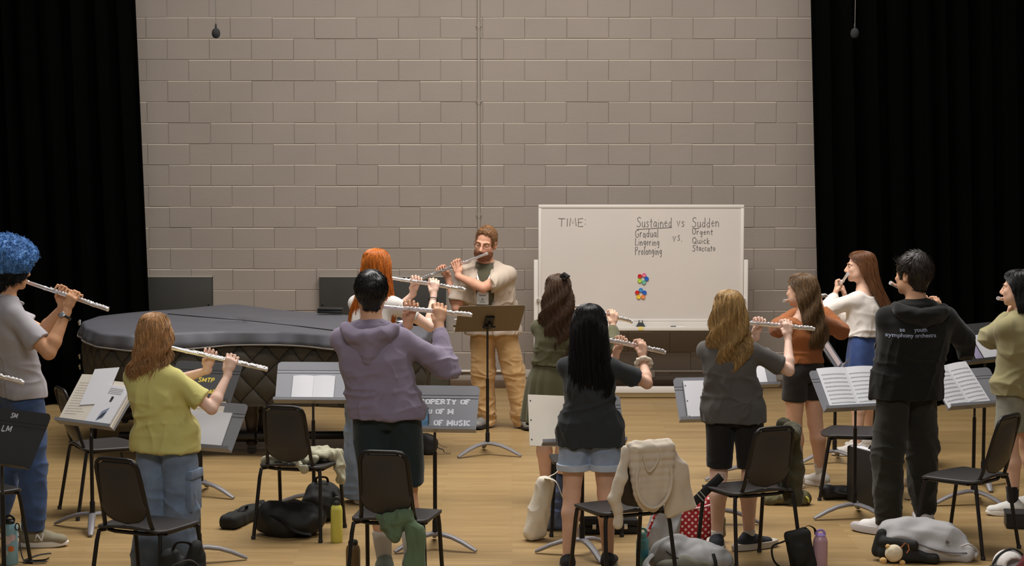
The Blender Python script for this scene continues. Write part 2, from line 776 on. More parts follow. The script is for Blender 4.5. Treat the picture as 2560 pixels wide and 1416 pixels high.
# back wall: painted concrete blocks with tooled joints
BW, BH = 0.4064, 0.2032
pj = at(418.5, 149.5, WALL_Y)          # a joint read from the photo
zoff = pj.z % BH
xoff = pj.x % BW
mb = MB()
rw = random.Random(11)
j = 0.0055
ncol, nrow = int(13.2 / BW), 31
for ir in range(-1, nrow):
    z0 = zoff + ir * BH
    z1 = z0 + BH
    if z1 < 0.03:
        continue
    zz0 = max(0.0, z0)
    par = round((z0 - pj.z) / BH) % 2
    for ic in range(-1, ncol + 2):
        x0 = -6.6 + (xoff + 6.6) % BW + ic * BW + (0 if par == 0 else BW / 2)
        x1 = x0 + BW
        y = WALL_Y + rw.uniform(-0.0022, 0.0022)
        ty = [y + rw.uniform(-0.0012, 0.0012) for _ in range(4)]
        g = [j * rw.uniform(0.35, 1.1) for _ in range(4)]
        a0, a1, b0, b1 = x0 + g[0], x1 - g[1], zz0 + g[2], z1 - 0.0025 - g[3] * 1.25
        c = 0.0035
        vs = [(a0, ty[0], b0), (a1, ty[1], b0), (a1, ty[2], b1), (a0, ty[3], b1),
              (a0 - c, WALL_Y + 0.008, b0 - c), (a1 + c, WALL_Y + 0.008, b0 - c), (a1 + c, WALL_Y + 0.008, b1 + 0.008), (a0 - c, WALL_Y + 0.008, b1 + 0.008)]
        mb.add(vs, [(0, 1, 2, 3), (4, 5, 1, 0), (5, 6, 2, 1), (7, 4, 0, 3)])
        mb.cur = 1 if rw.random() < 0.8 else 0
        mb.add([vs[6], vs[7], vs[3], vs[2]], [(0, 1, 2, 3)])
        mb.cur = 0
mb.add([(-6.7, WALL_Y + 0.0062, 0), (6.7, WALL_Y + 0.0062, 0), (6.7, WALL_Y + 0.0062, 6.4), (-6.7, WALL_Y + 0.0062, 6.4),
        (-6.7, WALL_Y + 0.2, 0), (6.7, WALL_Y + 0.2, 0), (6.7, WALL_Y + 0.2, 6.4), (-6.7, WALL_Y + 0.2, 6.4)],
       [(0, 1, 2, 3), (5, 4, 7, 6), (3, 2, 6, 7), (0, 4, 5, 1), (1, 5, 6, 2), (4, 0, 3, 7)])
M_WALL = mat('painted_block', srgb(147, 136, 126), 0.6, 0, 0.35, 90, 0.035, 1.7, 0.35)
struct(mb.build('wall_back', [M_WALL, mat('bevel_highlight', srgb(196, 184, 168), 0.6)], smooth=False))  # second material: overhead light on the top bevels, painted in as a paler colour

# baseboard, conduits
zb = at(1200, 953, WALL_Y).z
mb = MB()
mb.box((-6.6, WALL_Y - 0.015, 0), (6.6, WALL_Y + 0.004, max(0.08, zb)), 0.004)
struct(mb.build('baseboard_back', mat('brown_vinyl', srgb(96, 76, 58), 0.5)))
M_PIPE = mat('painted_conduit', srgb(152, 142, 132), 0.5)
p0 = at(1197, 300, WALL_Y)
mb = MB()
mb.tube([(p0.x, WALL_Y - 0.017, 0.28), (p0.x, WALL_Y - 0.017, 6.3)], 0.014, 12)
for z in [0.6 + 1.1 * i for i in range(6)] + [at(1197, 64, WALL_Y).z]:
    mb.box((p0.x - 0.024, WALL_Y - 0.02, z - 0.012), (p0.x + 0.024, WALL_Y + 0.004, z + 0.012), 0.003)
    mb.lathe([(0.0175, z - 0.03), (0.0175, z + 0.03)], 12, TR((p0.x, WALL_Y - 0.017, 0)))
struct(mb.build('trim_1', M_PIPE))
p1 = at(1200, 928, WALL_Y)
mb = MB()
mb.tube([(-5.5, WALL_Y - 0.015, p1.z), (5.5, WALL_Y - 0.015, p1.z)], 0.0135, 12)
for px in (700, 1322, 1628, 1905):
    x = at(px, 930, WALL_Y).x
    mb.box((x - 0.035, WALL_Y - 0.04, p1.z - 0.06), (x + 0.035, WALL_Y + 0.002, p1.z + 0.016), 0.006)
struct(mb.build('trim_2', mat('white_conduit', srgb(205, 196, 184), 0.45)))
mb = MB()
zt = at(1200, 941, WALL_Y).z
mb.box((-6.6, WALL_Y - 0.010, zb), (6.6, WALL_Y + 0.006, zb + 0.055), 0.003)
struct(mb.build('trim_3', M_WALL))

# black stage curtains
M_VELOUR = mat('black_velour', (0.001, 0.001, 0.0009), 0.95, 0, 0.3, 200, 0.0, 8, 0.03)
CUR_Y = 18.25


def curtain(label, e_top, e_bot, side):
    pt, pb = at(e_top[0], e_top[1], CUR_Y), at(e_bot[0], e_bot[1], CUR_Y)
    n = 620
    mb = MB()
    W = 6.4

    def fn(u, v):
        z = 5.6 * v
        t = (z - pb.z) / (pt.z - pb.z)
        ex = pb.x + (pt.x - pb.x) * t
        d = W * u
        amp = 0.055 * (0.75 + 0.25 * math.sin(d * 2.05)) * (0.8 + 0.4 * (1 - v))
        y = CUR_Y + amp * math.sin(d * 2 * PI / 0.21 + 0.9 * math.sin(d * 5.2) + 0.3 * math.sin(v * 3 + d * 9)) + 0.02 * math.sin(d * 16 + v * 2)
        return (ex + side * (d + 0.012 * math.sin(d * 60)), y, z + 0.004)
    mb.grid(640, 10, fn)
    o = mb.build('stage_curtain', M_VELOUR, angle=None)
    md = o.modifiers.new('thickness', 'SOLIDIFY')
    md.thickness = 0.006
    mh = MB()
    mh.tube([fn(i / 640, 0.0035) for i in range(641)], 0.006, 6)
    mh.build('hem', M_VELOUR, o)
    return tag(o, label, 'curtain', 'stage curtains')


curtain('black pleated stage curtain whose edge stops beside the grand piano tail', (337, 0), (371, 745), -1)
curtain('black pleated stage curtain behind the person in the black hoodie', (2029, 0), (2044, 660), 1)

# hanging microphones
M_FOAM = mat('black_foam', (0.016, 0.016, 0.017), 0.95, 0, 0.8, 400)
for (px, py, Y, lab) in ((540, 83, 17.0, 'small black hanging microphone in front of the block wall'), (2137, 83, 17.0, 'small black hanging microphone against the black curtain')):
    p = at(px, py, Y)
    t = thing('hanging_microphone', lab, 'microphone', p, 0, 'hanging microphones')
    mb = MB()
    mb.lathe([(0.006, -0.042), (0.024, -0.036), (0.034, -0.018), (0.036, 0.0), (0.033, 0.018), (0.024, 0.034), (0.010, 0.043)], 20)
    mb.build('foam_windscreen', M_FOAM, t)
    mb = MB()
    mb.lathe([(0.009, 0.04), (0.009, 0.07), (0.004, 0.085)], 12)
    mb.build('capsule_stem', mat('dark_metal', (0.05, 0.05, 0.05), 0.4, 0.8), t)
    mb = MB()
    mb.tube([(0, 0, 0.08), (0.002, 0, 1.2), (0, 0, 3.2)], 0.0032, 6)
    mb.build('cable', mat('grey_cable', srgb(92, 88, 82), 0.6), t)

# dark panels fixed to the wall behind the piano
M_PANEL = mat('black_panel', srgb(46, 44, 39), 0.6, 0, 0.25, 150, 0.15, 3)
M_EDGE = mat('pale_edge', srgb(150, 142, 130), 0.5)  # paler colour for the panel top rails and the case lid
for (x0, x1, ytop, lab) in ((300, 529, 691, 'black panel on the block wall beside the black curtain'), (798, 1114, 691, 'black panel on the block wall behind the copper-haired person')):
    Y = WALL_Y - 0.09
    a, b = at(x0, ytop, Y), at(x1, ytop, Y)
    t = thing('wall_panel', lab, 'panel', ((a.x + b.x) / 2, Y, 0.12), 0, 'black panels on the back wall')
    hw, hh = (b.x - a.x) / 2, a.z - 0.12
    mb = MB()
    mb.box((-hw, 0.0, 0.0), (hw, 0.092, hh - 0.01), 0.004)
    mb.build('board', M_PANEL, t)
    mb = MB()
    mb.box((-hw - 0.003, -0.004, hh - 0.012), (hw + 0.003, 0.092, hh), 0.003)
    mb.build('top_rail', M_EDGE, t)
    for s in (-1, 1):
        for zz in (0.3, 0.72):
            mb = MB()
            mb.lathe([(0.011, 0), (0.011, 0.004), (0.006, 0.008)], 12, TR((s * (hw - 0.03), 0.0, hh * zz), 0, PI / 2))
            mb.build('bolt', mat('dark_metal', (0, 0, 0)), t)
a, b = at(1076, 893, WALL_Y - 1.0), at(1120, 893, WALL_Y - 1.0)
t = thing('equipment_case', 'dark olive upright case on the floor at the keyboard end of the piano', 'case', ((a.x + b.x) / 2 - 0.15, WALL_Y - 1.0, 0))
mb = MB()
mb.box((-0.24, 0, 0.0), (0.24, 0.4, a.z - 0.012), 0.008)
mb.build('body', mat('olive_black', srgb(58, 54, 42), 0.7, 0, 0.2, 150, 0.1, 5), t)
mb = MB()
mb.box((-0.245, -0.006, a.z - 0.014), (0.245, 0.405, a.z), 0.004)
mb.build('lid', M_EDGE, t)
mb = MB()
mb.box((0.19, -0.012, 0.22), (0.215, 0.002, 0.25), 0.004)
mb.build('latch', mat('dark_metal', (0, 0, 0)), t)
# ------------------------------------------------------------------ flutes
M_SILVER = mat('silver_plate', (0.92, 0.89, 0.88), 0.3, 0.72)
M_SILVER2 = mat('silver_keys', (0.95, 0.92, 0.92), 0.22, 0.72)


def make_flute(label, mouth, a, u, f):
    """a: along the tube away from the mouth, u: up, f: away from the player"""
    root = thing('flute', label, 'flute', mouth, 0, 'flutes')
    M = axes_matrix(Vector((0, 0, 0)), a, f, u)     # local x along tube, y away, z up
    e = -0.012                                       # tube axis a little below the lip plate top

    def tube(name, x0, x1, r, extra=()):
        mb = MB()
        prof = [(r, x0), (r, x1)]
        for (x, rr, w) in extra:
            prof += [(r, x - w), (rr, x - w), (rr, x + w), (r, x + w)]
        prof = sorted(prof, key=lambda p: p[1])
        mb.lathe(prof, 16, Matrix(((0, 0, 1, 0), (0, 1, 0, 0), (-1, 0, 0, 0), (0, 0, 0, 1))))
        mb.v = [tuple(M @ Vector(v)) for v in mb.v]
        return mb.build(name, M_SILVER, root, angle=30)
    tube('head_joint', -0.07, 0.15, 0.0112, [(-0.062, 0.0132, 0.007), (0.142, 0.0135, 0.008)])
    lp = MB()
    lp.ball((0, -0.002, 0.004), (0.024, 0.0145, 0.0105), 16)
    lp.v = [tuple(M @ Vector(v)) for v in lp.v]
    lp.build('lip_plate', M_SILVER2, root)
    tube('body_tube', 0.15, 0.492, 0.011, [(0.488, 0.0132, 0.006)])
    tube('foot_joint', 0.492, 0.605, 0.011, [(0.5, 0.0130, 0.006), (0.601, 0.0126, 0.004)])
    kw = MB()
    xs = [0.175, 0.20, 0.222, 0.243, 0.264, 0.285, 0.312, 0.338, 0.36, 0.382, 0.404, 0.430, 0.452, 0.474, 0.516, 0.54, 0.562, 0.583]
    for i, x in enumerate(xs):
        r = 0.0088 if i not in (0, 1) else 0.0066
        side = 0.0 if i % 4 else 0.004
        kw.lathe([(r * 0.9, 0.0095), (r, 0.0125), (r, 0.0150), (r * 0.72, 0.0172), (r * 0.3, 0.0165)], 12, TR((x, side, 0)))
    for (x0, x1, y, z) in ((0.17, 0.30, 0.0115, 0.0105), (0.305, 0.485, 0.0115, 0.0105), (0.505, 0.598, 0.0115, 0.0105), (0.20, 0.35, -0.0105, 0.0105), (0.36, 0.48, -0.0105, 0.0105), (0.5, 0.585, -0.0105, 0.010)):
        kw.tube([(x0, y, z), (x1, y, z)], 0.0028, 8)
        for x in (x0, (x0 + x1) / 2, x1):
            kw.ball((x, y, z), 0.0046, 8)
    for (x, y0) in ((0.225, -0.012), (0.47, -0.013), (0.52, -0.013), (0.41, 0.013)):
        kw.tube([(x - 0.018, y0, 0.006), (x, y0 * 1.25, 0.007), (x + 0.022, y0 * 1.2, 0.006)], [0.002, 0.0042, 0.0032], 8, flat=0.6)
    kw.v = [tuple(M @ Vector(v)) for v in kw.v]
    kw.build('keywork', M_SILVER2, root)
    return root


# ------------------------------------------------------------------ people
def skin_mat(name, c):
    return mat('skin_' + name, c, 0.55, 0, 0.12, 120, 0.06, 14, 0.4)


def hair_mat(name, c, rough=0.42, var=0.35):
    return mat('hair_' + name, c, rough, 0, 0.22, 26, var, 11, 0.4, stretch=(9, 9, 0.7))


def fabric(name, c, rough=0.85, bump=0.35, bscale=420, var=0.06, sheen=0.15):
    return mat('cloth_' + name, c, rough, 0, bump * 0.35, bscale, var, 7, 0.25, sheen=sheen)


U3 = Vector((0, 0, 1))


def head_axes(yaw, pitch=0, roll=0):
    """right, forward, up of a head turned by yaw (clockwise from +Y), pitched up, rolled to its right"""
    Mx = Matrix.Rotation(-R(yaw), 3, 'Z') @ Matrix.Rotation(R(pitch), 3, 'X') @ Matrix.Rotation(R(roll), 3, 'Y')
    return Mx @ Vector((1, 0, 0)), Mx @ Vector((0, 1, 0)), Mx @ Vector((0, 0, 1))


def add_head(F, C, ax, k=1.0, nose=1.0, lidded=False):
    r, f, u = ax
    P = lambda x, y, z: C + (r * x + f * y + u * z) * k
    M = (r, f, u)
    e = lambda p, q, kk=0.02, op='u': F.ell(P(*p), [v * k for v in q], kk, M, op)
    e((0, -0.012, 0.03), (0.073, 0.094, 0.084), 0.0)
    e((0, 0.03, -0.035), (0.060, 0.064, 0.075), 0.03)
    F.cone(P(-0.03, 0.035, -0.06), P(0.03, 0.035, -0.06), 0.034 * k, 0.034 * k, 0.03)
    e((0, 0.072, -0.095), (0.022, 0.018, 0.016), 0.025)
    for s in (-1, 1):
        e((s * 0.036, 0.066, -0.02), (0.022, 0.02, 0.022), 0.02)             # cheeks
        e((s * 0.031, 0.098, 0.008), (0.017, 0.017, 0.011), 0.016, 's')      # sockets
        F.cone(P(s * 0.012, 0.087, 0.023), P(s * 0.046, 0.072, 0.023), 0.009 * k, 0.007 * k, 0.012)   # brow
        e((s * 0.031, 0.075, 0.006), (0.0145, 0.0145, 0.0115), 0.004)        # lids
        F.cone(P(s * 0.020, 0.0865, -0.001), P(s * 0.042, 0.0815, -0.001), 0.0028 * k, 0.0028 * k, 0.003)
        e((s * 0.076, -0.006, -0.002), (0.009, 0.021, 0.033), 0.01)          # ears
        e((s * 0.0815, 0.0, 0.0), (0.006, 0.011, 0.017), 0.006, 's')
        F.cone(P(s * 0.008, 0.1, -0.036), P(s * 0.012, 0.092, -0.036), 0.008 * k, 0.007 * k, 0.008)
    F.cone(P(0, 0.088, 0.012), P(0, 0.11 * nose, -0.028), 0.0085 * k, 0.0125 * k, 0.012)
    F.cone(P(-0.018, 0.088, -0.0625), P(0.018, 0.088, -0.0625), 0.0068 * k, 0.0068 * k, 0.006)
    F.cone(P(0, 0.0925, -0.0625), P(0, 0.0925, -0.0625), 0.0066 * k, 0.0066 * k, 0.006)
    F.cone(P(-0.015, 0.086, -0.0755), P(0.015, 0.086, -0.0755), 0.0072 * k, 0.0072 * k, 0.006)
    F.cone(P(-0.014, 0.0985, -0.0688), P(0.014, 0.0985, -0.0688), 0.0022 * k, 0.0022 * k, 0.003, op='s')
    return P


def add_hand(F, side, O, a, u, f, k=1.0, curl=0.0):
    """side 'R': palm on the player's side, fingers over the top; 'L': palm on the far side, fingers back over"""
    P = lambda x, y, z: O + a * (x * k) + f * (y * k) + u * (z * k)
    ln = (0.92, 1.06, 1.0, 0.80)
    if side == 'R':
        offs = [-0.036, -0.013, 0.010, 0.032]
        W = P(-0.002, -0.068, -0.078)
        mcp = [P(o * 0.86, -0.047, z) for o, z in zip(offs, (0.012, 0.016, 0.012, 0.003))]
        pip = [P(o * 1.02, -0.020, 0.045 * l) for o, l in zip(offs, ln)]
        dip = [P(o * 1.05, 0.006, 0.036 * l + 0.003) for o, l in zip(offs, ln)]
        tip = [P(o * 1.05, 0.012, 0.017) for o in offs]
        th = [P(-0.03, -0.060, -0.045), P(-0.040, -0.034, -0.018), P(-0.026, -0.006, -0.019)]
    else:
        offs = [-0.036, -0.012, 0.011, 0.033]
        W = P(0.002, 0.050, -0.096)
        mcp = [P(o * 0.86, 0.034, z) for o, z in zip(offs, (-0.004, -0.004, -0.008, -0.014))]
        pip = [P(o * 1.02, 0.036, 0.034 * l) for o, l in zip(offs, ln)]
        dip = [P(o * 1.05, 0.013, 0.044 * l) for o, l in zip(offs, ln)]
        tip = [P(o * 1.05, -0.006, 0.020) for o in offs]
        th = [P(-0.028, 0.035, -0.055), P(-0.034, 0.012, -0.028), P(-0.016, -0.012, -0.010)]
    F.cone(W, (mcp[0] + mcp[1]) * 0.5, 0.021 * k, 0.015 * k, 0.01)
    F.cone(W, (mcp[2] + mcp[3]) * 0.5, 0.020 * k, 0.014 * k, 0.012)
    F.cone(W.lerp(mcp[1], 0.45), W.lerp(mcp[3], 0.6), 0.016 * k, 0.014 * k, 0.012)
    for i in range(4):
        s = k * (0.98 if i < 3 else 0.86)
        F.cone(W.lerp(mcp[i], 0.5), mcp[i], 0.013 * s, 0.0112 * s, 0.008)
        F.cone(mcp[i], pip[i], 0.0104 * s, 0.0093 * s, 0.005)
        F.cone(pip[i], dip[i], 0.0093 * s, 0.0082 * s, 0.003)
        F.cone(dip[i], tip[i], 0.0082 * s, 0.0070 * s, 0.003)
    F.cone(W.lerp(th[0], 0.3), th[0], 0.017 * k, 0.0145 * k, 0.012)
    F.cone(th[0], th[1], 0.0135 * k, 0.0108 * k, 0.008)
    F.cone(th[1], th[2], 0.0108 * k, 0.0085 * k, 0.004)
    return W


def ik(S, W, l1, l2, pole):
    d = W - S
    L = d.length
    sc = max(1.0, L / ((l1 + l2) * 0.985))
    l1, l2 = l1 * sc, l2 * sc
    a = (l1 * l1 - l2 * l2 + L * L) / (2 * L)
    hgt = math.sqrt(max(0.0, l1 * l1 - a * a))
    dn = d.normalized()
    p = pole - dn * pole.dot(dn)
    p.normalize()
    return S + dn * a + p * hgt


def solve_dir(mouth, px, py, L, far):
    """unit vector from mouth so that the point L along it shows at (px, py)"""
    d = ray(px, py).normalized()
    o = Vector((0, 0, CAMZ))
    oc = o - mouth
    b = d.dot(oc)
    c = oc.dot(oc) - L * L
    disc = b * b - c
    if disc < 0:
        t = -b
    else:
        t = -b + math.sqrt(disc) * (1 if far else -1)
    return (o + d * t - mouth).normalized()


def make_person(sp):
    rp = sp['root']
    root_w = fl(*rp)
    Y0 = root_w.y
    H = sp['H']
    k = H / 1.72
    fem = sp.get('fem', False)
    yaw = sp['yaw']
    rv = Vector((math.cos(R(yaw)), -math.sin(R(yaw)), 0))
    fv = Vector((math.sin(R(yaw)), math.cos(R(yaw)), 0))
    root = thing('person', sp['label'], 'person', root_w, 0, 'flute players')
    L = lambda w: w - root_w                                   # world -> local
    hx, hy, hdy = sp['head']
    C = L(at(hx, hy, Y0 + hdy))
    hax = head_axes(sp.get('hyaw', yaw), sp.get('hpitch', 0), sp.get('hroll', 0))
    hk = sp.get('hk', 1.0) * (1.02 if fem else 1.10)
    hr, hf, hu = hax
    sk = skin_mat(sp['skin'][0], sp['skin'][1])
    # --- skeleton
    bx = sp.get('neck_dx', 0.0)
    NB = C - hf * 0.03 * hk - hu * 0.06 * hk + Vector((bx, 0, -0.105 * k))
    zsh = NB.z - sp.get('drop', 0.082) * k
    shw = sp.get('shw', 0.152 if fem else 0.170) * k
    if 'neck_y' in sp:
        NB.y = sp['neck_y']
    SC = Vector((NB.x, NB.y, zsh)) - fv * 0.01
    SL = SC - rv * shw + U3 * sp.get('shl', 0.0) + fv * sp.get('shlf', 0.02)
    SR = SC + rv * shw + U3 * sp.get('shr', 0.0) + fv * sp.get('shrf', 0.0)
    feet = [(L(fl(p[0], p[1])), p[2]) for p in sp['feet']]     # left, right (heel floor points, yaw)
    hipx = sp.get('hip')
    mid = (feet[0][0] + feet[1][0]) * 0.5
    PE = Vector((L(at(hipx, 900, Y0)).x if hipx else mid.x, mid.y * 0.5, 0.53 * H))
    # --- flute and hands
    mouth = C + (hf * 0.101 - hu * 0.066) * hk
    fx, fy, far = sp['flute']
    a = solve_dir(mouth + root_w, fx, fy, 0.60, far)
    u = (U3 - a * a.z).normalized()
    f = u.cross(a)
    if f.dot(hf) < 0:
        f = -f
    tl, tr = sp.get('hands', (0.26, 0.41))
    mouth = mouth + f * 0.004 - u * 0.006
    OL, OR = mouth + a * tl, mouth + a * tr
    hs = (0.90 if fem else 1.0) * sp.get('hand_k', 1.0)
    B_lo = [min(C.x, SL.x, SR.x, OL.x, OR.x, feet[0][0].x, feet[1][0].x) - 0.22, min(C.y, SL.y, SR.y, OL.y, OR.y, feet[0][0].y, feet[1][0].y) - 0.25, 0.0]
    B_hi = [max(C.x, SL.x, SR.x, OL.x, OR.x, feet[0][0].x, feet[1][0].x) + 0.22, max(C.y, SL.y, SR.y, OL.y, OR.y, feet[0][0].y, feet[1][0].y) + 0.25, C.z + 0.16]
    zlo = sp.get('skin_from', 0.03)
    F = Field((B_lo[0], B_lo[1], zlo), B_hi, sp.get('res', 0.0055))
    add_head(F, C, hax, hk, sp.get('nose', 1.0))
    F.cone(NB - U3 * 0.02, C - hf * 0.018 * hk - hu * 0.05 * hk, (0.054 if fem else 0.062) * k, (0.05 if fem else 0.057) * k, 0.03)
    w = sp.get('wide', 1.0)
    wa = (0.82 if fem else 1.0)

    def spine(z):
        t = (z - PE.z) / max(0.1, zsh - PE.z)
        t = max(0.0, min(1.0, t))
        t = t * t * (3 - 2 * t) * 0.5 + t * 0.5
        return PE.x + (SC.x - PE.x) * t, PE.y + (SC.y - PE.y) * t

    def rows(tab, grow=0.0):
        o = []
        for z, aa, bb in tab:
            x, y = spine(z)
            o.append((z, x, y, aa * k * w + grow, bb * k * w + grow))
        return o
    ch = zsh
    hip = PE.z
    lerpz = lambda t: hip + (ch - hip) * t
    if fem:
        tab = [(hip - 0.09 * k, 0.125, 0.085), (hip, 0.168, 0.112), (lerpz(0.32), 0.132, 0.092), (lerpz(0.45), 0.125, 0.088), (lerpz(0.72), 0.145, 0.108), (lerpz(0.9), 0.14, 0.092), (ch + 0.012, 0.122, 0.075), (ch + 0.048 * k, 0.085, 0.064), (ch + 0.085 * k, 0.056, 0.052)]
    else:
        tab = [(hip - 0.09 * k, 0.125, 0.085), (hip, 0.165, 0.112), (lerpz(0.32), 0.148, 0.102), (lerpz(0.5), 0.15, 0.104), (lerpz(0.75), 0.172, 0.116), (lerpz(0.92), 0.165, 0.098), (ch + 0.012, 0.142, 0.085), (ch + 0.048 * k, 0.100, 0.072), (ch + 0.085 * k, 0.065, 0.058)]
    F.loft(rows(tab), rv, fv, 0.03)
    ra = 0.9 if fem else 1.05
    # arms
    arms = {}
    for side, S, O in (('L', SL, OL), ('R', SR, OR)):
        W = add_hand(F, side, O, a, u, f, hs)
        key = 'el' + side
        if key in sp:
            ex, ey, ed = sp[key]
            pole = L(at(ex, ey, Y0 + S.y + ed)) - (S + W) * 0.5
        else:
            pole = rv * (0.5 if side == 'R' else -0.15) - U3 * 1.0 + fv * (-0.05 if side == 'R' else 0.3)
        E = ik(S, W, 0.172 * H * sp.get('arm_k', 1.0), 0.150 * H * sp.get('arm_k', 1.0), pole)
        arms[side] = (S, E, W)
        F.cone(SC + (S - SC) * 0.15 + U3 * 0.058 * k, S - U3 * 0.006, 0.042 * ra * k, 0.043 * ra * k, 0.05)
        F.cone(S, S.lerp(E, 0.5), 0.044 * ra * k, 0.045 * ra * k, 0.03)
        F.cone(S.lerp(E, 0.5), E, 0.046 * ra * k, 0.037 * ra * k, 0.01)
        m = E.lerp(W, 0.28)
        F.cone(E, m, 0.037 * ra * k, 0.041 * ra * k, 0.015)
        F.cone(m, W, 0.041 * ra * k, 0.0245 * ra * hs, 0.015)
    # legs
    legs = []
    for s, (ft, fyaw) in zip((-1, 1), feet):
        hj = Vector((PE.x, PE.y, PE.z - 0.03 * k)) + rv * (s * 0.088 * k)
        an = Vector((ft.x, ft.y, 0.085 * k))
        fd = Vector((math.sin(R(fyaw)), math.cos(R(fyaw)), 0))
        kn = hj.lerp(an, 0.49) + fd * sp.get('knee', 0.015)
        legs.append((hj, kn, an, fd))
        if zlo < 0.6:
            g = sp.get('leg_k', 1.0) * k
            F.cone(hj, kn, 0.088 * g, 0.054 * g, 0.02)
            cf = kn.lerp(an, 0.3) - fd * 0.012
            F.cone(kn, cf, 0.053 * g, 0.056 * g, 0.02)
            F.cone(cf, an, 0.056 * g, 0.033 * g, 0.02)
            F.cone(an, an - U3 * 0.04, 0.034 * g, 0.036 * g, 0.01)
    v, q = F.mesh()
    v = relax(v, q, 1, 0.4)
    mats = [sk]
    mi = None
    lip = sp.get('lip')
    if lip:
        mats.append(mat('lips_' + sp['skin'][0], lip, 0.45))
        cv = v[q].mean(1)
        d = cv - np.array(C)
        lx, ly, lz = d @ np.array(hr) / hk, d @ np.array(hf) / hk, d @ np.array(hu) / hk
        zz = (lz + 0.069) / 0.0115
        mi = (((lx / 0.024) ** 2 + zz ** 2 < 1) & (ly > 0.075)).astype(np.int32)
    np_mesh('body', v, q, mats, root, mi)
    ctx = dict(root=root, C=C, ax=hax, hk=hk, NB=NB, SC=SC, rv=rv, fv=fv, arms=arms, legs=legs, PE=PE, k=k, H=H, spine=spine, rows=rows, tab=tab, ch=ch, hip=hip,
               fem=fem, zsh=zsh, SL=SL, SR=SR, L=L, Y0=Y0, ra=ra, lo=B_lo, hi=B_hi, w=w, root_w=root_w, seed=sp.get('seed', int(hx)), mouth=mouth, a=a, u=u, f=f)
    make_flute(sp['flute_label'], mouth + root_w, a, u, f)
    sp['dress'](ctx)
    return ctx


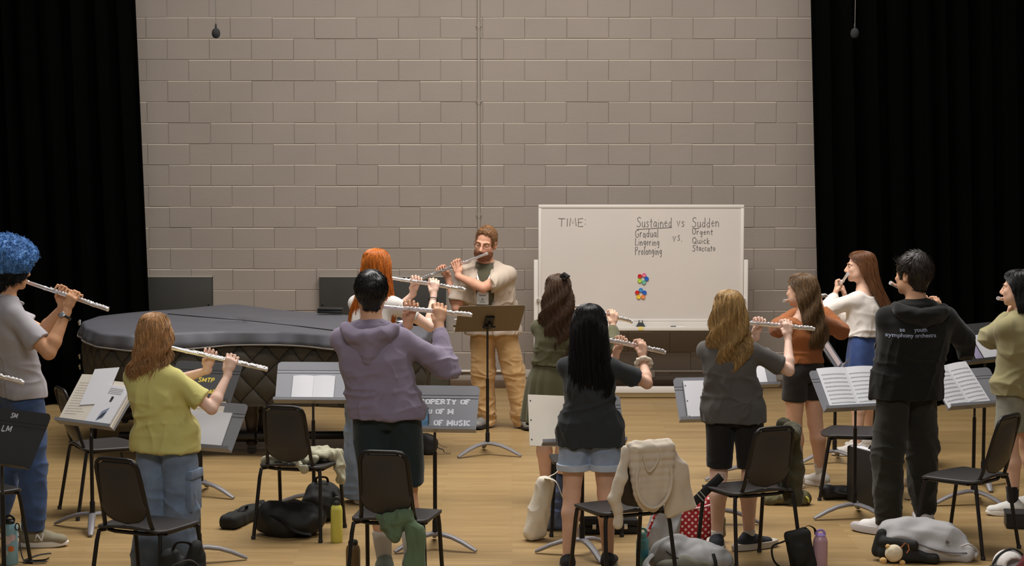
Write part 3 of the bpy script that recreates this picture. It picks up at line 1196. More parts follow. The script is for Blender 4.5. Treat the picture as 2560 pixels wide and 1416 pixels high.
# ------------------------------------------------------------------ clothes
def make_top(c, m, name='shirt', hem=0.1, grow=0.016, sleeve=0.5, sl_r=0.062, cuff_r=None, folds=0.006, bell=0.0, box=0.0, neck=True, res=0.0075, wrist=0.93,
             front_open=None, seed=0, ease=None, cuff=False, nrow=None):
    """hem: height of the hem above (+) / below (-) the hips in metres; sleeve: 0..1 upper arm, 1..2 forearm"""
    k = c['k']
    F = Field(c['lo'], c['hi'], res)
    zh = c['hip'] + hem
    tab = []
    for z, a, b in c['tab']:
        if z < c['hip'] - 0.01:
            continue
        if box:                                                  # loose: straighten the waist
            t = max(0.0, min(1.0, (c['ch'] - z) / (c['ch'] - c['hip'])))
            a = max(a, 0.165 * (0.92 if c['fem'] else 1.0) * box) if z < c['ch'] - 0.03 else a
            b = max(b, 0.112 * box) if z < c['ch'] - 0.08 else b
        tab.append((z, a, b))
    if not neck:
        tab = [t for t in tab if t[0] <= c['ch'] + 0.013]
    lo_a = tab[0]
    if zh < tab[0][0]:
        tab = [(zh, lo_a[1] * (1.0 + bell), lo_a[2] * (1.0 + bell))] + tab
    rw = c['rows'](tab, grow)
    rw2 = [r for r in rw if r[0] > zh + 0.02]
    # row exactly at the hem
    zs = np.array([r[0] for r in rw])
    vals = [float(smooth_interp([zh], zs, np.array([r[i] for r in rw]))[0]) for i in (3, 4)]
    x, y = c['spine'](zh)
    rw2 = [(zh, x, y, vals[0] * (1 + bell), vals[1] * (1 + bell))] + rw2
    if not neck:
        pass
    F.loft(rw2, c['rv'], c['fv'], 0.0, sup=2.2)
    if zh < c['hip'] + 0.02:
        for (hj, kn, an, fd) in c['legs']:
            F.cone(hj + U3 * 0.05 * k, hj.lerp(kn, 0.25), 0.096 * k + grow * 0.75 + 0.006, 0.098 * k + grow * 0.75 + 0.006, 0.05)
        F.plane((0, 0, zh), (0, 0, -1))
    for side in ('L', 'R'):
        S, E, W = c['arms'][side]
        F.cone(c['SC'] + (S - c['SC']) * (0.15 if neck else 0.62) + U3 * (0.056 if neck else 0.012) * k, S - U3 * 0.006, 0.042 * c['ra'] * k + grow * 0.7, 0.042 * c['ra'] * k + grow * 0.7, 0.055)
        if sleeve <= 1.0:
            e = S.lerp(E, sleeve)
            F.cone(S, e, 0.042 * c['ra'] * k + grow * 0.7, sl_r * 0.94 * k, 0.03, cut1=True)
        else:
            F.cone(S, E, 0.042 * c['ra'] * k + grow * 0.7, sl_r * k * 0.9, 0.03)
            e = E.lerp(W, min(wrist, sleeve - 1.0 + 0.001) if sleeve < 2 else wrist)
            cr = cuff_r or 0.036
            F.cone(E, E.lerp(e, 0.75), sl_r * k * 0.9, cr * 1.22, 0.03)
            F.cone(E.lerp(e, 0.7), e, cr * 1.2, cr, 0.012, cut1=True)
    if front_open:
        g, zt = front_open
        p = c['SC'] + c['fv'] * 0.2
        F.box((p.x, p.y, c['zsh'] - 0.3), (g, 0.17, 0.62), 0.01, 0.0, (c['rv'], c['fv'], U3), 's')
    v, q = F.mesh()
    v = relax(v, q, 2, 0.5)
    n = vnormals(v, q)
    sd = c['seed'] + seed
    w1 = Waves(sd, 13, 6, (1.0, 1.0, 0.8))
    w2 = Waves(sd + 1, 30, 6, (1.15, 1.15, 0.5))
    w3 = Waves(sd + 2, 26, 6, (0.55, 0.55, 1.5))
    r1 = 1 - 2.2 * np.abs(np.tanh(1.2 * w1(v)))
    r2 = 1 - 2.2 * np.abs(np.tanh(1.2 * w2(v)))
    r3 = 1 - 2.2 * np.abs(np.tanh(1.2 * w3(v)))
    # less slack on the shoulders, more round the waist, elbows and hem
    zr = np.clip((c['zsh'] + 0.02 - v[:, 2]) / 0.22, 0.18, 1)
    zw = np.clip(1 - np.abs(v[:, 2] - (c['hip'] + 0.13)) / 0.16, 0, 1)
    el = np.zeros(len(v))
    for side in ('L', 'R'):
        E = np.array(c['arms'][side][1])
        el = np.maximum(el, np.clip(1 - np.linalg.norm(v - E, axis=1) / 0.16, 0, 1))
    d = folds * ((0.75 * r1 + 0.5 * r2) * zr + r3 * (0.8 * zw + (1.0 * el if sleeve > 1 else 0)))
    d = np.maximum(d, -0.3 * grow - 0.001)
    v = v + n * d[:, None]
    return np_mesh(name, v, q, m, c['root'])


def make_legs(c, m, name='trousers', to=0.0, waist=0.06, grow=0.012, r_hem=0.1, r_knee=0.085, cuff=None, folds=0.006, hemroll=None, res=0.0075, seed=3, break_=0.0, mid=None):
    """to: 0 ankle ... 1 hip (fraction of the leg that stays bare from below)"""
    k = c['k']
    F = Field(c['lo'], c['hi'], res)
    zw = c['hip'] + waist
    tab = [t for t in c['tab'] if t[0] < zw]
    zs = np.array([t[0] for t in c['tab']])
    aw = [float(smooth_interp([zw], zs, np.array([t[i] for t in c['tab']]))[0]) for i in (1, 2)]
    tab = tab + [(zw, aw[0], aw[1])]
    F.loft(c['rows'](tab, grow), c['rv'], c['fv'], 0.0)
    ends = []
    for (hj, kn, an, fd) in c['legs']:
        full = [hj, kn, an - U3 * (an.z - 0.03)]
        l1, l2 = (kn - hj).length, (full[2] - kn).length
        stop = (1 - to) * (l1 + l2)
        if stop <= l1:
            e = hj.lerp(kn, stop / l1)
            F.cone(hj, e, 0.09 * k + grow, r_hem * k, 0.012, cut1=True)
        else:
            e = kn.lerp(full[2], (stop - l1) / l2)
            F.cone(hj, kn, 0.09 * k + grow, r_knee * k, 0.012)
            if cuff:
                e0 = kn.lerp(e, 0.86)
                F.cone(kn, kn.lerp(e, 0.5), r_knee * k, (r_hem * 1.05) * k, 0.03)
                F.cone(kn.lerp(e, 0.5), e0, r_hem * 1.05 * k, r_hem * 0.92 * k, 0.02)
                F.cone(e0, e, cuff * k * 1.03, cuff * k, 0.012, cut1=True)
            else:
                F.cone(kn, e, r_knee * k, r_hem * k, 0.02, cut1=True)
        ends.append((e, fd))
    v, q = F.mesh()
    v = relax(v, q, 2, 0.5)
    n = vnormals(v, q)
    sd = c['seed'] + seed
    w1 = Waves(sd, 18, 6, (1, 1, 0.5))
    w2 = Waves(sd + 1, 34, 6, (0.6, 0.6, 1.3))
    r1 = 1 - 2.2 * np.abs(np.tanh(1.2 * w1(v)))
    r2 = 1 - 2.2 * np.abs(np.tanh(1.2 * w2(v)))
    kz = c['legs'][0][1].z
    kn_ = np.clip(1 - np.abs(v[:, 2] - kz) / 0.17, 0, 1) + np.clip((0.30 - v[:, 2]) / 0.25, 0, 1) * (1 if to < 0.1 else 0)
    d = folds * (0.75 * r1 + r2 * (0.15 + 0.5 * np.clip(kn_, 0, 1)))
    if break_:
        d += break_ * np.clip((0.3 - v[:, 2]) / 0.25, 0, 1) * r2
    v = v + n * d[:, None]
    o = np_mesh(name, v, q, m, c['root'])
    return o, ends


def make_skirt(c, m, name='skirt', z0=0.45, waist=0.08, flare=1.35, folds=0.012, npl=11, res=0.008, deep=1.0):
    F = Field(c['lo'], c['hi'], res)
    zw = c['hip'] + waist
    zs = np.array([t[0] for t in c['tab']])
    at_ = lambda z: [float(smooth_interp([z], zs, np.array([t[i] for t in c['tab']]))[0]) for i in (1, 2)]
    a0, b0 = at_(zw)
    a1, b1 = at_(c['hip'])
    rw = c['rows']([(z0, a1 * flare, b1 * flare * deep), (c['hip'] - 0.02, a1 * 1.06, b1 * 1.06), (zw, a0, b0)], 0.012)
    F.loft(rw, c['rv'], c['fv'], 0.0)
    v, q = F.mesh()
    v = relax(v, q, 2, 0.5)
    x, y = c['PE'].x, c['PE'].y
    ang = np.arctan2(v[:, 1] - y, v[:, 0] - x)
    t = np.clip((zw - v[:, 2]) / max(0.05, zw - z0), 0, 1)
    d = folds * t * np.sin(ang * npl + 1.5 * np.sin(ang * 3 + c['seed']) + v[:, 2] * 2)
    rr = np.sqrt((v[:, 0] - x) ** 2 + (v[:, 1] - y) ** 2) + 1e-6
    v[:, 0] += d * (v[:, 0] - x) / rr
    v[:, 1] += d * (v[:, 1] - y) / rr
    return np_mesh(name, v, q, m, c['root'])


def make_shoes(c, m_up, m_sole, sock=None, sock_top=0.2, sock_r=0.040, chunky=1.0, lace=None, which=(0, 1), hi=0.0, size=1.0, stripe=None):
    k = c['k'] * (0.94 if c['fem'] else 1.0) * size
    out = []
    for i in which:
        hj, kn, an, fd = c['legs'][i]
        rt = Vector((fd.y, -fd.x, 0))
        O = Vector((an.x, an.y, 0))
        P = lambda x, y, z: O + (rt * x + fd * y + U3 * z) * k
        lo = [O.x - 0.3, O.y - 0.3, 0.0]
        F = Field(lo, [O.x + 0.3, O.y + 0.3, 0.22], 0.005)
        fl_ = (tuple(U3), 0.8)
        F.cone(P(0, -0.045, 0.055), P(0, 0.02, 0.06), 0.043 * k, 0.044 * k, 0.0)
        F.cone(P(0, 0.02, 0.055), P(0.004, 0.15, 0.04), 0.046 * k, 0.043 * k, 0.03, fl_)
        F.cone(P(0, -0.03, 0.07), P(0, -0.008, 0.105 + hi), 0.041 * k, 0.042 * k, 0.02, cut1=True)
        F.cone(P(0, 0.02, 0.085), P(0, 0.085, 0.062), 0.028 * k, 0.03 * k, 0.02)
        F.plane(P(0, 0, 0.022), (0, 0, -1))
        sh = sdf_obj('shoe', F, m_up, c['root'])
        mb = MB()
        n = 28

        def ring(zz, g):
            pts = []
            for j in range(n):
                t = 2 * PI * j / n
                y = math.cos(t)
                x = math.sin(t)
                wd = (0.047 + 0.006 * y) * g
                pts.append(P(wd * (abs(x) ** 0.8) * (1 if x >= 0 else -1), 0.052 + (0.146 * g) * (abs(y) ** 0.85) * (1 if y >= 0 else -1), zz + (0.012 * max(0, y) ** 3 if zz < 0.01 else 0.006 * max(0, y - .5))))
            return pts
        rings = [ring(0.002, 0.93), ring(0.006, 1.0 * chunky), ring(0.026 * chunky, 1.02 * chunky), ring(0.036 * chunky, 0.96 * chunky)]
        vs = [p for r_ in rings for p in r_]
        fs = [tuple(range(n - 1, -1, -1)), tuple(3 * n + j for j in range(n))]
        for a in range(3):
            for j in range(n):
                fs.append((a * n + j, a * n + (j + 1) % n, (a + 1) * n + (j + 1) % n, (a + 1) * n + j))
        mb.add(vs, fs)
        mb.build('sole', m_sole, sh, fixn=True)
        if lace:
            ml = MB()
            for j in range(5):
                y = 0.035 + 0.016 * j
                z = 0.113 - 0.0095 * j
                s = 1 if j % 2 else -1
                ml.tube([P(-0.024, y - 0.006 * s, z - 0.012), P(0, y, z + 0.001), P(0.024, y + 0.006 * s, z - 0.012)], 0.0032 * k, 6)
            ml.build('laces', lace, sh)
        if sock:
            Fs = Field([O.x - 0.15, O.y - 0.15, 0.05], [O.x + 0.15, O.y + 0.15, sock_top + 0.05], 0.005)
            d = (kn - an).normalized()
            tz = (sock_top - an.z) / max(0.05, d.z)
            Fs.cone(an - U3 * 0.02, an + d * tz, sock_r * k * 1.0, sock_r * k * (1.06 + max(0.0, sock_top - 0.13) * 2.6), 0.0, cut1=True)
            sdf_obj('sock', Fs, sock, c['root'], folds=[(0.0015, Waves(c['seed'] + i, 60, 5), False)])
        out.append((sh, P, k))
    return out


# ------------------------------------------------------------------ hair
def hair_axes(c, roll=True):
    hr, hf, hu = c['ax']
    f = Vector((hf.x, hf.y, 0)).normalized()
    r = Vector((f.y, -f.x, 0))
    return r, f, U3


def make_long_hair(c, m, rows, n_strand=900, wave=0.0, wl=0.12, groove=0.004, seed=0, sr=0.0013, wid=0.90, name='hair', ng=23, tips=0.06, fly=0.004):
    """rows: (z, half width, half depth, forward offset, face gap in degrees, x shift), from the crown down, head frame, metres"""
    C = c['C']
    r, f, u = hair_axes(c)
    hk = c['hk']
    rows = [(q[0], q[1] * wid, q[2] * (wid + 0.06), q[3], q[4], q[5]) for q in sorted(rows, key=lambda q: -q[0])]
    n_strand = int(n_strand * 1.35)
    tt = np.linspace(0, 1, len(rows))
    T = [np.array([q[i] for q in rows]) for i in range(6)]
    rs = np.random.RandomState(c['seed'] + seed)
    ph = rs.uniform(0, 6.28, 8)

    def pos(t, s, off=0.0, wv=1.0, p2=0.0):
        """t 0..1 crown to tips, s 0..1 round from one face edge to the other (arrays)"""
        z, a, b, cf, g, xs = [smooth_interp(t, tt, T[i]) for i in range(6)]
        g = np.radians(g)
        phi = g + (2 * np.pi - 2 * g) * s
        lock = np.sin(phi * ng + ph[0] + 2.2 * np.sin(t * 5 + phi * 2 + ph[1])) * 0.6 + np.sin(phi * ng * 2.3 + ph[2] + 3 * np.sin(t * 4 + ph[3] + phi)) * 0.4
        ramp = np.clip(t * 4, 0, 1)
        ww = wave * np.clip((t - 0.25) * 2.5, 0, 1) * wv
        d = off + groove * lock * ramp + 0.7 * ww * np.sin(z * 6.28 / wl * 1.0 + phi * 5 + ph[5] + p2)
        sx = ww * np.sin(z * 6.28 / wl + phi * 3 + ph[4] + p2)
        x = (a + d) * np.sin(phi) + xs + sx * 0.8
        y = cf + (b + d) * np.cos(phi)
        P = np.array(C)[None, :] + hk * (x[:, None] * np.array(r) + y[:, None] * np.array(f) + z[:, None] * np.array(u))
        return P
    nt, ns = 64, 110
    tg, sg = np.meshgrid(np.linspace(0, 1, nt), np.linspace(0, 1, ns), indexing='ij')
    tipr = tips * np.sin(sg.ravel() * 37 + ph[6]) * np.clip(tg.ravel() * 3 - 2, 0, 1) ** 2 * 0.5
    vo = pos(np.clip(tg.ravel() + tipr, 0, 1), sg.ravel())
    vi = pos(np.clip(tg.ravel() - 0.01, 0, 1), sg.ravel(), off=-0.018)
    idx = lambda i, j: i * ns + j
    q = []
    I, J = np.meshgrid(np.arange(nt - 1), np.arange(ns - 1), indexing='ij')
    I, J = I.ravel(), J.ravel()
    qo = np.stack([I * ns + J, (I + 1) * ns + J, (I + 1) * ns + J + 1, I * ns + J + 1], 1)
    qi = qo[:, ::-1] + nt * ns
    N = nt * ns
    rim = []
    for j in range(ns - 1):
        rim.append((idx(nt - 1, j), idx(nt - 1, j) + N, idx(nt - 1, j + 1) + N, idx(nt - 1, j + 1)))
    for i in range(nt - 1):
        rim.append((idx(i, 0), idx(i, 0) + N, idx(i + 1, 0) + N, idx(i + 1, 0)))
        rim.append((idx(i + 1, ns - 1), idx(i + 1, ns - 1) + N, idx(i, ns - 1) + N, idx(i, ns - 1)))
    V = [vo, vi]
    Q = [qo, qi, np.array(rim)]
    base = 2 * N
    # strands
    m_ = 16
    for k_ in range(n_strand):
        s0 = rs.uniform(0.0, 1.0)
        t0 = rs.uniform(0, 0.45) ** 1.2
        t1 = min(1.0, rs.uniform(0.65, 1.08))
        t = np.linspace(t0, t1, m_)
        s = np.clip(s0 + 0.015 * np.sin(t * 5 + rs.uniform(0, 6.28)), 0, 1)
        P = pos(t, s, off=rs.uniform(-0.001, 0.0035) + fly * rs.rand() ** 4 * np.linspace(0, 1, m_) ** 2 * 4, wv=rs.uniform(0.8, 1.4), p2=rs.uniform(-0.5, 0.5))
        if t1 >= 1.0:
            P[-3:, 2] -= np.array([0.3, 0.6, 1.0]) * rs.uniform(0, 0.03)
        rad = sr * rs.uniform(0.7, 1.3) * np.concatenate([np.linspace(0.6, 1, 4), np.ones(m_ - 8), np.linspace(1, 0.25, 4)])
        V_, Q_ = strand(P, rad)
        V.append(V_)
        Q.append(Q_ + base)
        base += len(V_)
    return np_mesh(name, np.concatenate(V), np.concatenate(Q), m, c['root'])


def strand(P, rad):
    n = len(P)
    t = np.gradient(P, axis=0)
    t /= np.linalg.norm(t, axis=1)[:, None] + 1e-9
    ref = np.array([0.31, 0.52, 0.79])
    a = np.cross(t, ref)
    a /= np.linalg.norm(a, axis=1)[:, None] + 1e-9
    b = np.cross(t, a)
    V = np.empty((n * 3, 3))
    for j in range(3):
        an = 2 * np.pi * j / 3
        V[j::3] = P + (a * np.cos(an) + b * np.sin(an)) * rad[:, None]
    i = np.arange(n - 1)
    Q = np.concatenate([np.stack([i * 3 + j, i * 3 + (j + 1) % 3, (i + 1) * 3 + (j + 1) % 3, (i + 1) * 3 + j], 1) for j in range(3)])
    return V, Q


def make_short_hair(c, m, n=1500, length=0.045, grow=0.012, top=0.0, hairline=0.065, nape=-0.075, side=-0.02, curl=0.0, r0=0.0026, seed=0, name='hair', messy=0.5, fringe=0.0):
    """cap over the skull plus tufts that lie along it"""
    C, (r, f, u), hk = c['C'], c['ax'], c['hk']
    F = Field((C.x - 0.2, C.y - 0.2, C.z - 0.2), (C.x + 0.2, C.y + 0.2, C.z + 0.2), 0.0055)
    M = (r, f, u)
    P = lambda x, y, z: C + (r * x + f * y + u * z) * hk
    g = grow
    F.ell(P(0, -0.014, 0.032 + top / 2), [v * hk for v in (0.075 + g, 0.095 + g, 0.086 + g + top / 2)], 0.0, M)
    F.cone(P(0, -0.05, 0.0), P(0, -0.048, nape), 0.056 * hk, 0.046 * hk, 0.03)
    # clear the face and the neck
    F.box(P(0, 0.16, -0.12 + hairline), [0.2 * hk, 0.105 * hk, 0.12 * hk], 0.02, 0.012, M, 's')
    F.box(P(0, 0.10, side - 0.14), [0.2 * hk, 0.105 * hk, 0.14 * hk], 0.01, 0.01, M, 's')
    F.box(P(0, 0.0, nape - 0.15), [0.3 * hk, 0.3 * hk, 0.15 * hk], 0.01, 0.01, M, 's')
    for s_ in (-1, 1):
        F.ell(P(s_ * 0.085, -0.002, -0.008), [v_ * hk for v_ in (0.03, 0.026, 0.040)], 0.008, M, 's')
    v, q = F.mesh()
    v = relax(v, q, 1)
    nn = vnormals(v, q)
    w = Waves(c['seed'] + seed, 60, 6)
    v = v + nn * (0.002 * w(v))[:, None]
    V, Q = [v], [q]
    base = len(v)
    rs = np.random.RandomState(c['seed'] + 9 + seed)
    Cn, rn, fn, un = [np.array(x) for x in (C, r, f, u)]
    flow = Waves(c['seed'] + 2, 14, 5)
    flow2 = Waves(c['seed'] + 3, 14, 5)
    pick = rs.choice(len(v), n)
    fl1, fl2 = flow(v[pick]), flow2(v[pick])
    crown = Cn + (un * 0.10 - fn * 0.05) * hk
    for j, i in enumerate(pick):
        p, nrm = v[i], nn[i]
        d = p - crown
        lz = (p - Cn) @ un / hk
        if abs((p - Cn) @ rn) / hk > 0.058 and -0.062 < lz < 0.04 and abs((p - Cn) @ fn) / hk < 0.036:
            continue
        d = d - nrm * (d @ nrm)
        d /= np.linalg.norm(d) + 1e-6
        tg = np.cross(nrm, d)
        dr = d + messy * (tg * fl1[j] + 0.4 * d * fl2[j]) + nrm * rs.uniform(0.05, 0.5)
        dr /= np.linalg.norm(dr) + 1e-6
        ln = length * rs.uniform(0.5, 1.15) * (0.55 if lz < 0.0 else 1.0)
        s = np.linspace(0, 1, 6)
        pts = p[None, :] - nrm * 0.004 + dr[None, :] * (ln * s)[:, None] - nrm[None, :] * (0.35 * ln * s ** 2)[:, None]
        if curl:
            ph = rs.uniform(0, 6.28)
            pts += (tg[None, :] * np.sin(s * 7 + ph)[:, None] + nrm[None, :] * (np.cos(s * 7 + ph) * 0.6)[:, None]) * curl * s[:, None] ** 0.6
        rad = r0 * rs.uniform(0.7, 1.3) * np.array([0.9, 1.0, 0.95, 0.8, 0.55, 0.15])
        a, b = strand(pts, rad)
        V.append(a)
        Q.append(b + base)
        base += len(a)
    return np_mesh(name, np.concatenate(V), np.concatenate(Q), m, c['root'])


def make_afro(c, m, rad=(0.165, 0.17, 0.15), off=(0, -0.02, 0.05), n=2600, root_m=None):
    C, (r, f, u), hk = c['C'], c['ax'], c['hk']
    Cn, rn, fn, un = [np.array(x) for x in (C, r, f, u)]
    F = Field((C.x - 0.24, C.y - 0.24, C.z - 0.2), (C.x + 0.24, C.y + 0.24, C.z + 0.27), 0.007)
    P = lambda x, y, z: C + (r * x + f * y + u * z) * hk
    F.ell(P(*off), rad, 0.0, (r, f, u))
    F.cone(P(0, -0.06, -0.01), P(0, -0.06, -0.085), 0.085, 0.06, 0.05)
    F.box(P(0, 0.19, -0.07), [0.3, 0.13, 0.125], 0.03, 0.03, (r, f, u), 's')
    v, q = F.mesh()
    nn = vnormals(v, q)
    w1, w2 = Waves(3, 45, 8), Waves(4, 95, 8)
    v = v + nn * (0.008 * w1(v) + 0.005 * w2(v))[:, None]
    V, Q = [v], [q]
    base = len(v)
    rs = np.random.RandomState(2)
    nn = vnormals(v, q)
    mi = [np.zeros(len(q), dtype=int)]
    for i in rs.choice(len(v), n):
        p, nrm = v[i], nn[i]
        t1 = np.cross(nrm, rs.normal(size=3))
        t1 /= np.linalg.norm(t1) + 1e-6
        t2 = np.cross(nrm, t1)
        s = np.linspace(0, 1, 11)
        R_ = rs.uniform(0.004, 0.008)
        turns = rs.uniform(1.0, 1.8)
        pts = p[None, :] + nrm[None, :] * (rs.uniform(0.004, 0.022) * s - 0.002)[:, None] + (t1[None, :] * np.cos(s * 6.28 * turns)[:, None] + t2[None, :] * np.sin(s * 6.28 * turns)[:, None]) * R_
        a, b = strand(pts, 0.0021 * np.linspace(1, 0.5, 11))
        V.append(a)
        Q.append(b + base)
        base += len(a)
    v, q = np.concatenate(V), np.concatenate(Q)
    cz = ((v[q].mean(1) - Cn) @ un) / hk
    w = Waves(8, 30, 5)
    mi = (cz + 0.012 * w(v[q].mean(1)) < -0.012).astype(int)
    return np_mesh('hair', v, q, [m, root_m], c['root'], mi)


def make_brows(c, m):
    C, (r, f, u), hk = c['C'], c['ax'], c['hk']
    P = lambda x, y, z: C + (r * x + f * y + u * z) * hk
    mb = MB()
    for s in (-1, 1):
        mb.tube([P(s * 0.014, 0.0965, 0.0235), P(s * 0.03, 0.092, 0.0285), P(s * 0.047, 0.079, 0.025)], [0.0035, 0.0042, 0.002], 8, flat=0.6)
    mb.build('eyebrows', m, c['root'])
    ml = MB()
    for s in (-1, 1):
        ml.tube([P(s * 0.018, 0.0885, 0.0035), P(s * 0.031, 0.0905, 0.001), P(s * 0.044, 0.083, 0.0035)], 0.0016, 6)
    ml.build('eyelashes', m, c['root'])


def make_hood(c, m, drop=0.2, wid=0.135, back=0.155, point=True, thick=0.042, neck=0.088):
    """hood lying on the back: a rolled rim round the neck, a hollow, and a pouch hanging behind"""
    rv, fv = c['rv'], c['fv']
    O = Vector((c['NB'].x, c['NB'].y, c['zsh'] + 0.07))
    F = Field([O.x - 0.34, O.y - 0.34, O.z - 0.36], [O.x + 0.34, O.y + 0.34, O.z + 0.16], 0.006)
    P = lambda x, y, z: O + rv * x + fv * y + U3 * z
    # collar standing up behind the neck
    col = [P(neck * math.sin(t), 0.012 + neck * 0.9 * math.cos(t), -0.005 + 0.022 * max(0.0, -math.cos(t)) - 0.05 * max(0.0, math.cos(t))) for t in [2 * PI * i / 24 for i in range(25)]]
    F.path(col, 0.026, 0.01)
    # rim of the hood opening: a heavy roll from the front of one shoulder round the back to the other
    rim = [P(wid * math.sin(t), -0.035 - (back - 0.03) * max(0.0, math.cos(t)) ** 0.8 + 0.06 * max(0.0, -math.cos(t)), -0.005 - 0.035 * max(0.0, math.cos(t)) + 0.008 * math.sin(t * 3)) for t in [R(-115) + R(230) * i / 24 for i in range(25)]]
    F.path(rim, [0.020 + 0.014 * math.sin(PI * i / 24) for i in range(25)], 0.02)
    # pouch below the rim
    n = 7
    for i in range(n):
        t = i / (n - 1)
        w = wid * ((1 - t) * 0.95 + 0.06 if point else math.sqrt(max(0.0, 1 - t ** 2.2)) * 0.92 + 0.06)
        y = -back - 0.012 * math.sin(PI * t) + 0.03 * t
        z = -0.045 - (drop - 0.045) * t
        F.cone(P(-w, y + 0.05 * (1 - t) + 0.02, z + 0.045 * (1 - t)), P(0, y, z), thick * 0.6, thick * 0.66, 0.03)
        F.cone(P(w, y + 0.05 * (1 - t) + 0.02, z + 0.045 * (1 - t)), P(0, y, z), thick * 0.6, thick * 0.66, 0.03)
    F.ell(P(0, -0.098, 0.04), (0.088, 0.04, 0.055), 0.02, (rv, fv, U3), 's')
    return sdf_obj('hood', F, m, c['root'], folds=[(0.0055, Waves(c['seed'] + 40, 24, 6, (0.8, 0.8, 1.6)), True), (0.002, Waves(c['seed'] + 41, 50, 5), False)], rel=2)


def ring_band(c, side, t, m, r=0.034, tr=0.006, name='wristband', w=1.0):
    S, E, W = c['arms'][side]
    p = E.lerp(W, t)
    d = (W - E).normalized()
    x = d.orthogonal().normalized()
    y = d.cross(x)
    mb = MB()
    mb.tube([p + (x * math.cos(2 * PI * i / 24) + y * math.sin(2 * PI * i / 24)) * r for i in range(24)], tr, 10, closed=True, flat=w, up=d)
    return mb, p, d, x, y
SK_LIGHT = srgb(220, 176, 150)
SK_PALE = srgb(235, 196, 176)
SK_TAN = srgb(206, 154, 116)
SK_WARM = srgb(216, 166, 132)
LIP = srgb(190, 110, 100)
M_WHITE_RUBBER = mat('white_rubber', srgb(226, 220, 212), 0.6)
M_DARK_RUBBER = mat('dark_rubber', srgb(40, 38, 38), 0.7)
M_LACE = mat('white_laces', srgb(225, 222, 216), 0.8)
M_SOCK = fabric('white_sock', srgb(222, 220, 215), 0.9, 0.6, 260)
M_BLACKPLASTIC = mat('black_gloss_plastic', (0.012, 0.012, 0.013), 0.35)
M_STEEL = mat('steel', (0.6, 0.6, 0.6), 0.3, 1.0)


def denim(name, c):
    return mat('denim_' + name, c, 0.9, 0, 0.5, 300, 0.22, 9, 0.2, sheen=0.1)


# ---- person with blue afro
def dress_blue(c):
    make_afro(c, hair_mat('blue_afro', srgb(82, 130, 188), 0.6, 0.5), root_m=hair_mat('dark_roots', srgb(26, 30, 34), 0.6, 0.3), rad=(0.158, 0.165, 0.148), off=(0, -0.006, 0.052))
    shirt = make_top(c, fabric('grey_polo', srgb(168, 164, 168)), 'shirt', hem=-0.02, grow=0.02, sleeve=0.72, sl_r=0.078, folds=0.006, box=1.0)
    k = c['k']
    mb = MB()
    N = c['NB']
    ring = [N + c['rv'] * (0.085 * math.sin(t)) + c['fv'] * (0.012 + 0.075 * math.cos(t)) + U3 * (-0.005 - 0.03 * math.cos(t)) for t in [2 * PI * i / 28 for i in range(28)]]
    mb.tube(ring, 0.026, 10, closed=True, flat=0.5, up=(0, 0, 1))
    mb.build('collar', fabric('grey_polo', (0, 0, 0)), shirt)
    ms = MB()
    ms.tube([p - U3 * 0.026 for p in ring], 0.0095, 8, closed=True)
    ms.build('collar_stripe', fabric('navy_trim', srgb(60, 66, 84)), shirt)
    make_legs(c, denim('mid_blue', srgb(66, 86, 124)), 'jeans', to=0.085, waist=0.05, grow=0.014, r_hem=0.070, r_knee=0.090, folds=0.007, break_=0.004)
    sh = make_shoes(c, mat('olive_suede', srgb(138, 130, 108), 0.9, 0, 0.4, 200, 0.1), M_WHITE_RUBBER, lace=M_LACE, chunky=1.0)
    # white letter on the side of the near shoe
    s, P, kk = sh[1]
    mn = MB()
    for (y0, z0, y1, z1) in ((0.012, 0.045, 0.022, 0.085), (0.022, 0.085, 0.048, 0.045), (0.048, 0.045, 0.058, 0.085)):
        mn.tube([P(0.0475, y0, z0), P(0.0475, y1, z1)], 0.0052, 6)
    mn.build('side_emblem', mat('emblem_white', srgb(232, 230, 226), 0.6), s)
    mb2, p, d, x, y = ring_band(c, 'R', 0.88, None, 0.034, 0.008)
    w = mb2.build('watch', mat('watch_strap', srgb(38, 36, 36), 0.5), c['root'])
    mf = MB()
    side = (c['rv'] * 0.6 - c['fv'] * 0.75).normalized()
    side = (side - d * side.dot(d)).normalized()
    mf.lathe([(0.015, 0), (0.018, 0.003), (0.018, 0.008), (0.015, 0.010)], 20, axes_matrix(p + side * 0.036, d, side.cross(d) * -1, side))
    mf.build('watch_face', mat('watch_metal', srgb(200, 200, 205), 0.25, 0.8), w)


make_person(dict(label='person with big curly blue afro, grey polo shirt and blue jeans, playing flute', root=(30, 1378), H=1.80, yaw=56, hyaw=50, hpitch=-2,
                 head=(25, 674, 0.05), feet=[(-12, 1345, 70), (86, 1368, 84)], hip=38, flute=(268, 772, False), hands=(0.25, 0.37), shw=0.172, res=0.0055,
                 elR=(95, 940, -0.1), elL=(110, 860, 0.1), skin=('tan', SK_TAN), lip=LIP, dress=dress_blue, skin_from=0.55,
                 flute_label='silver flute played by the person with the blue afro'))


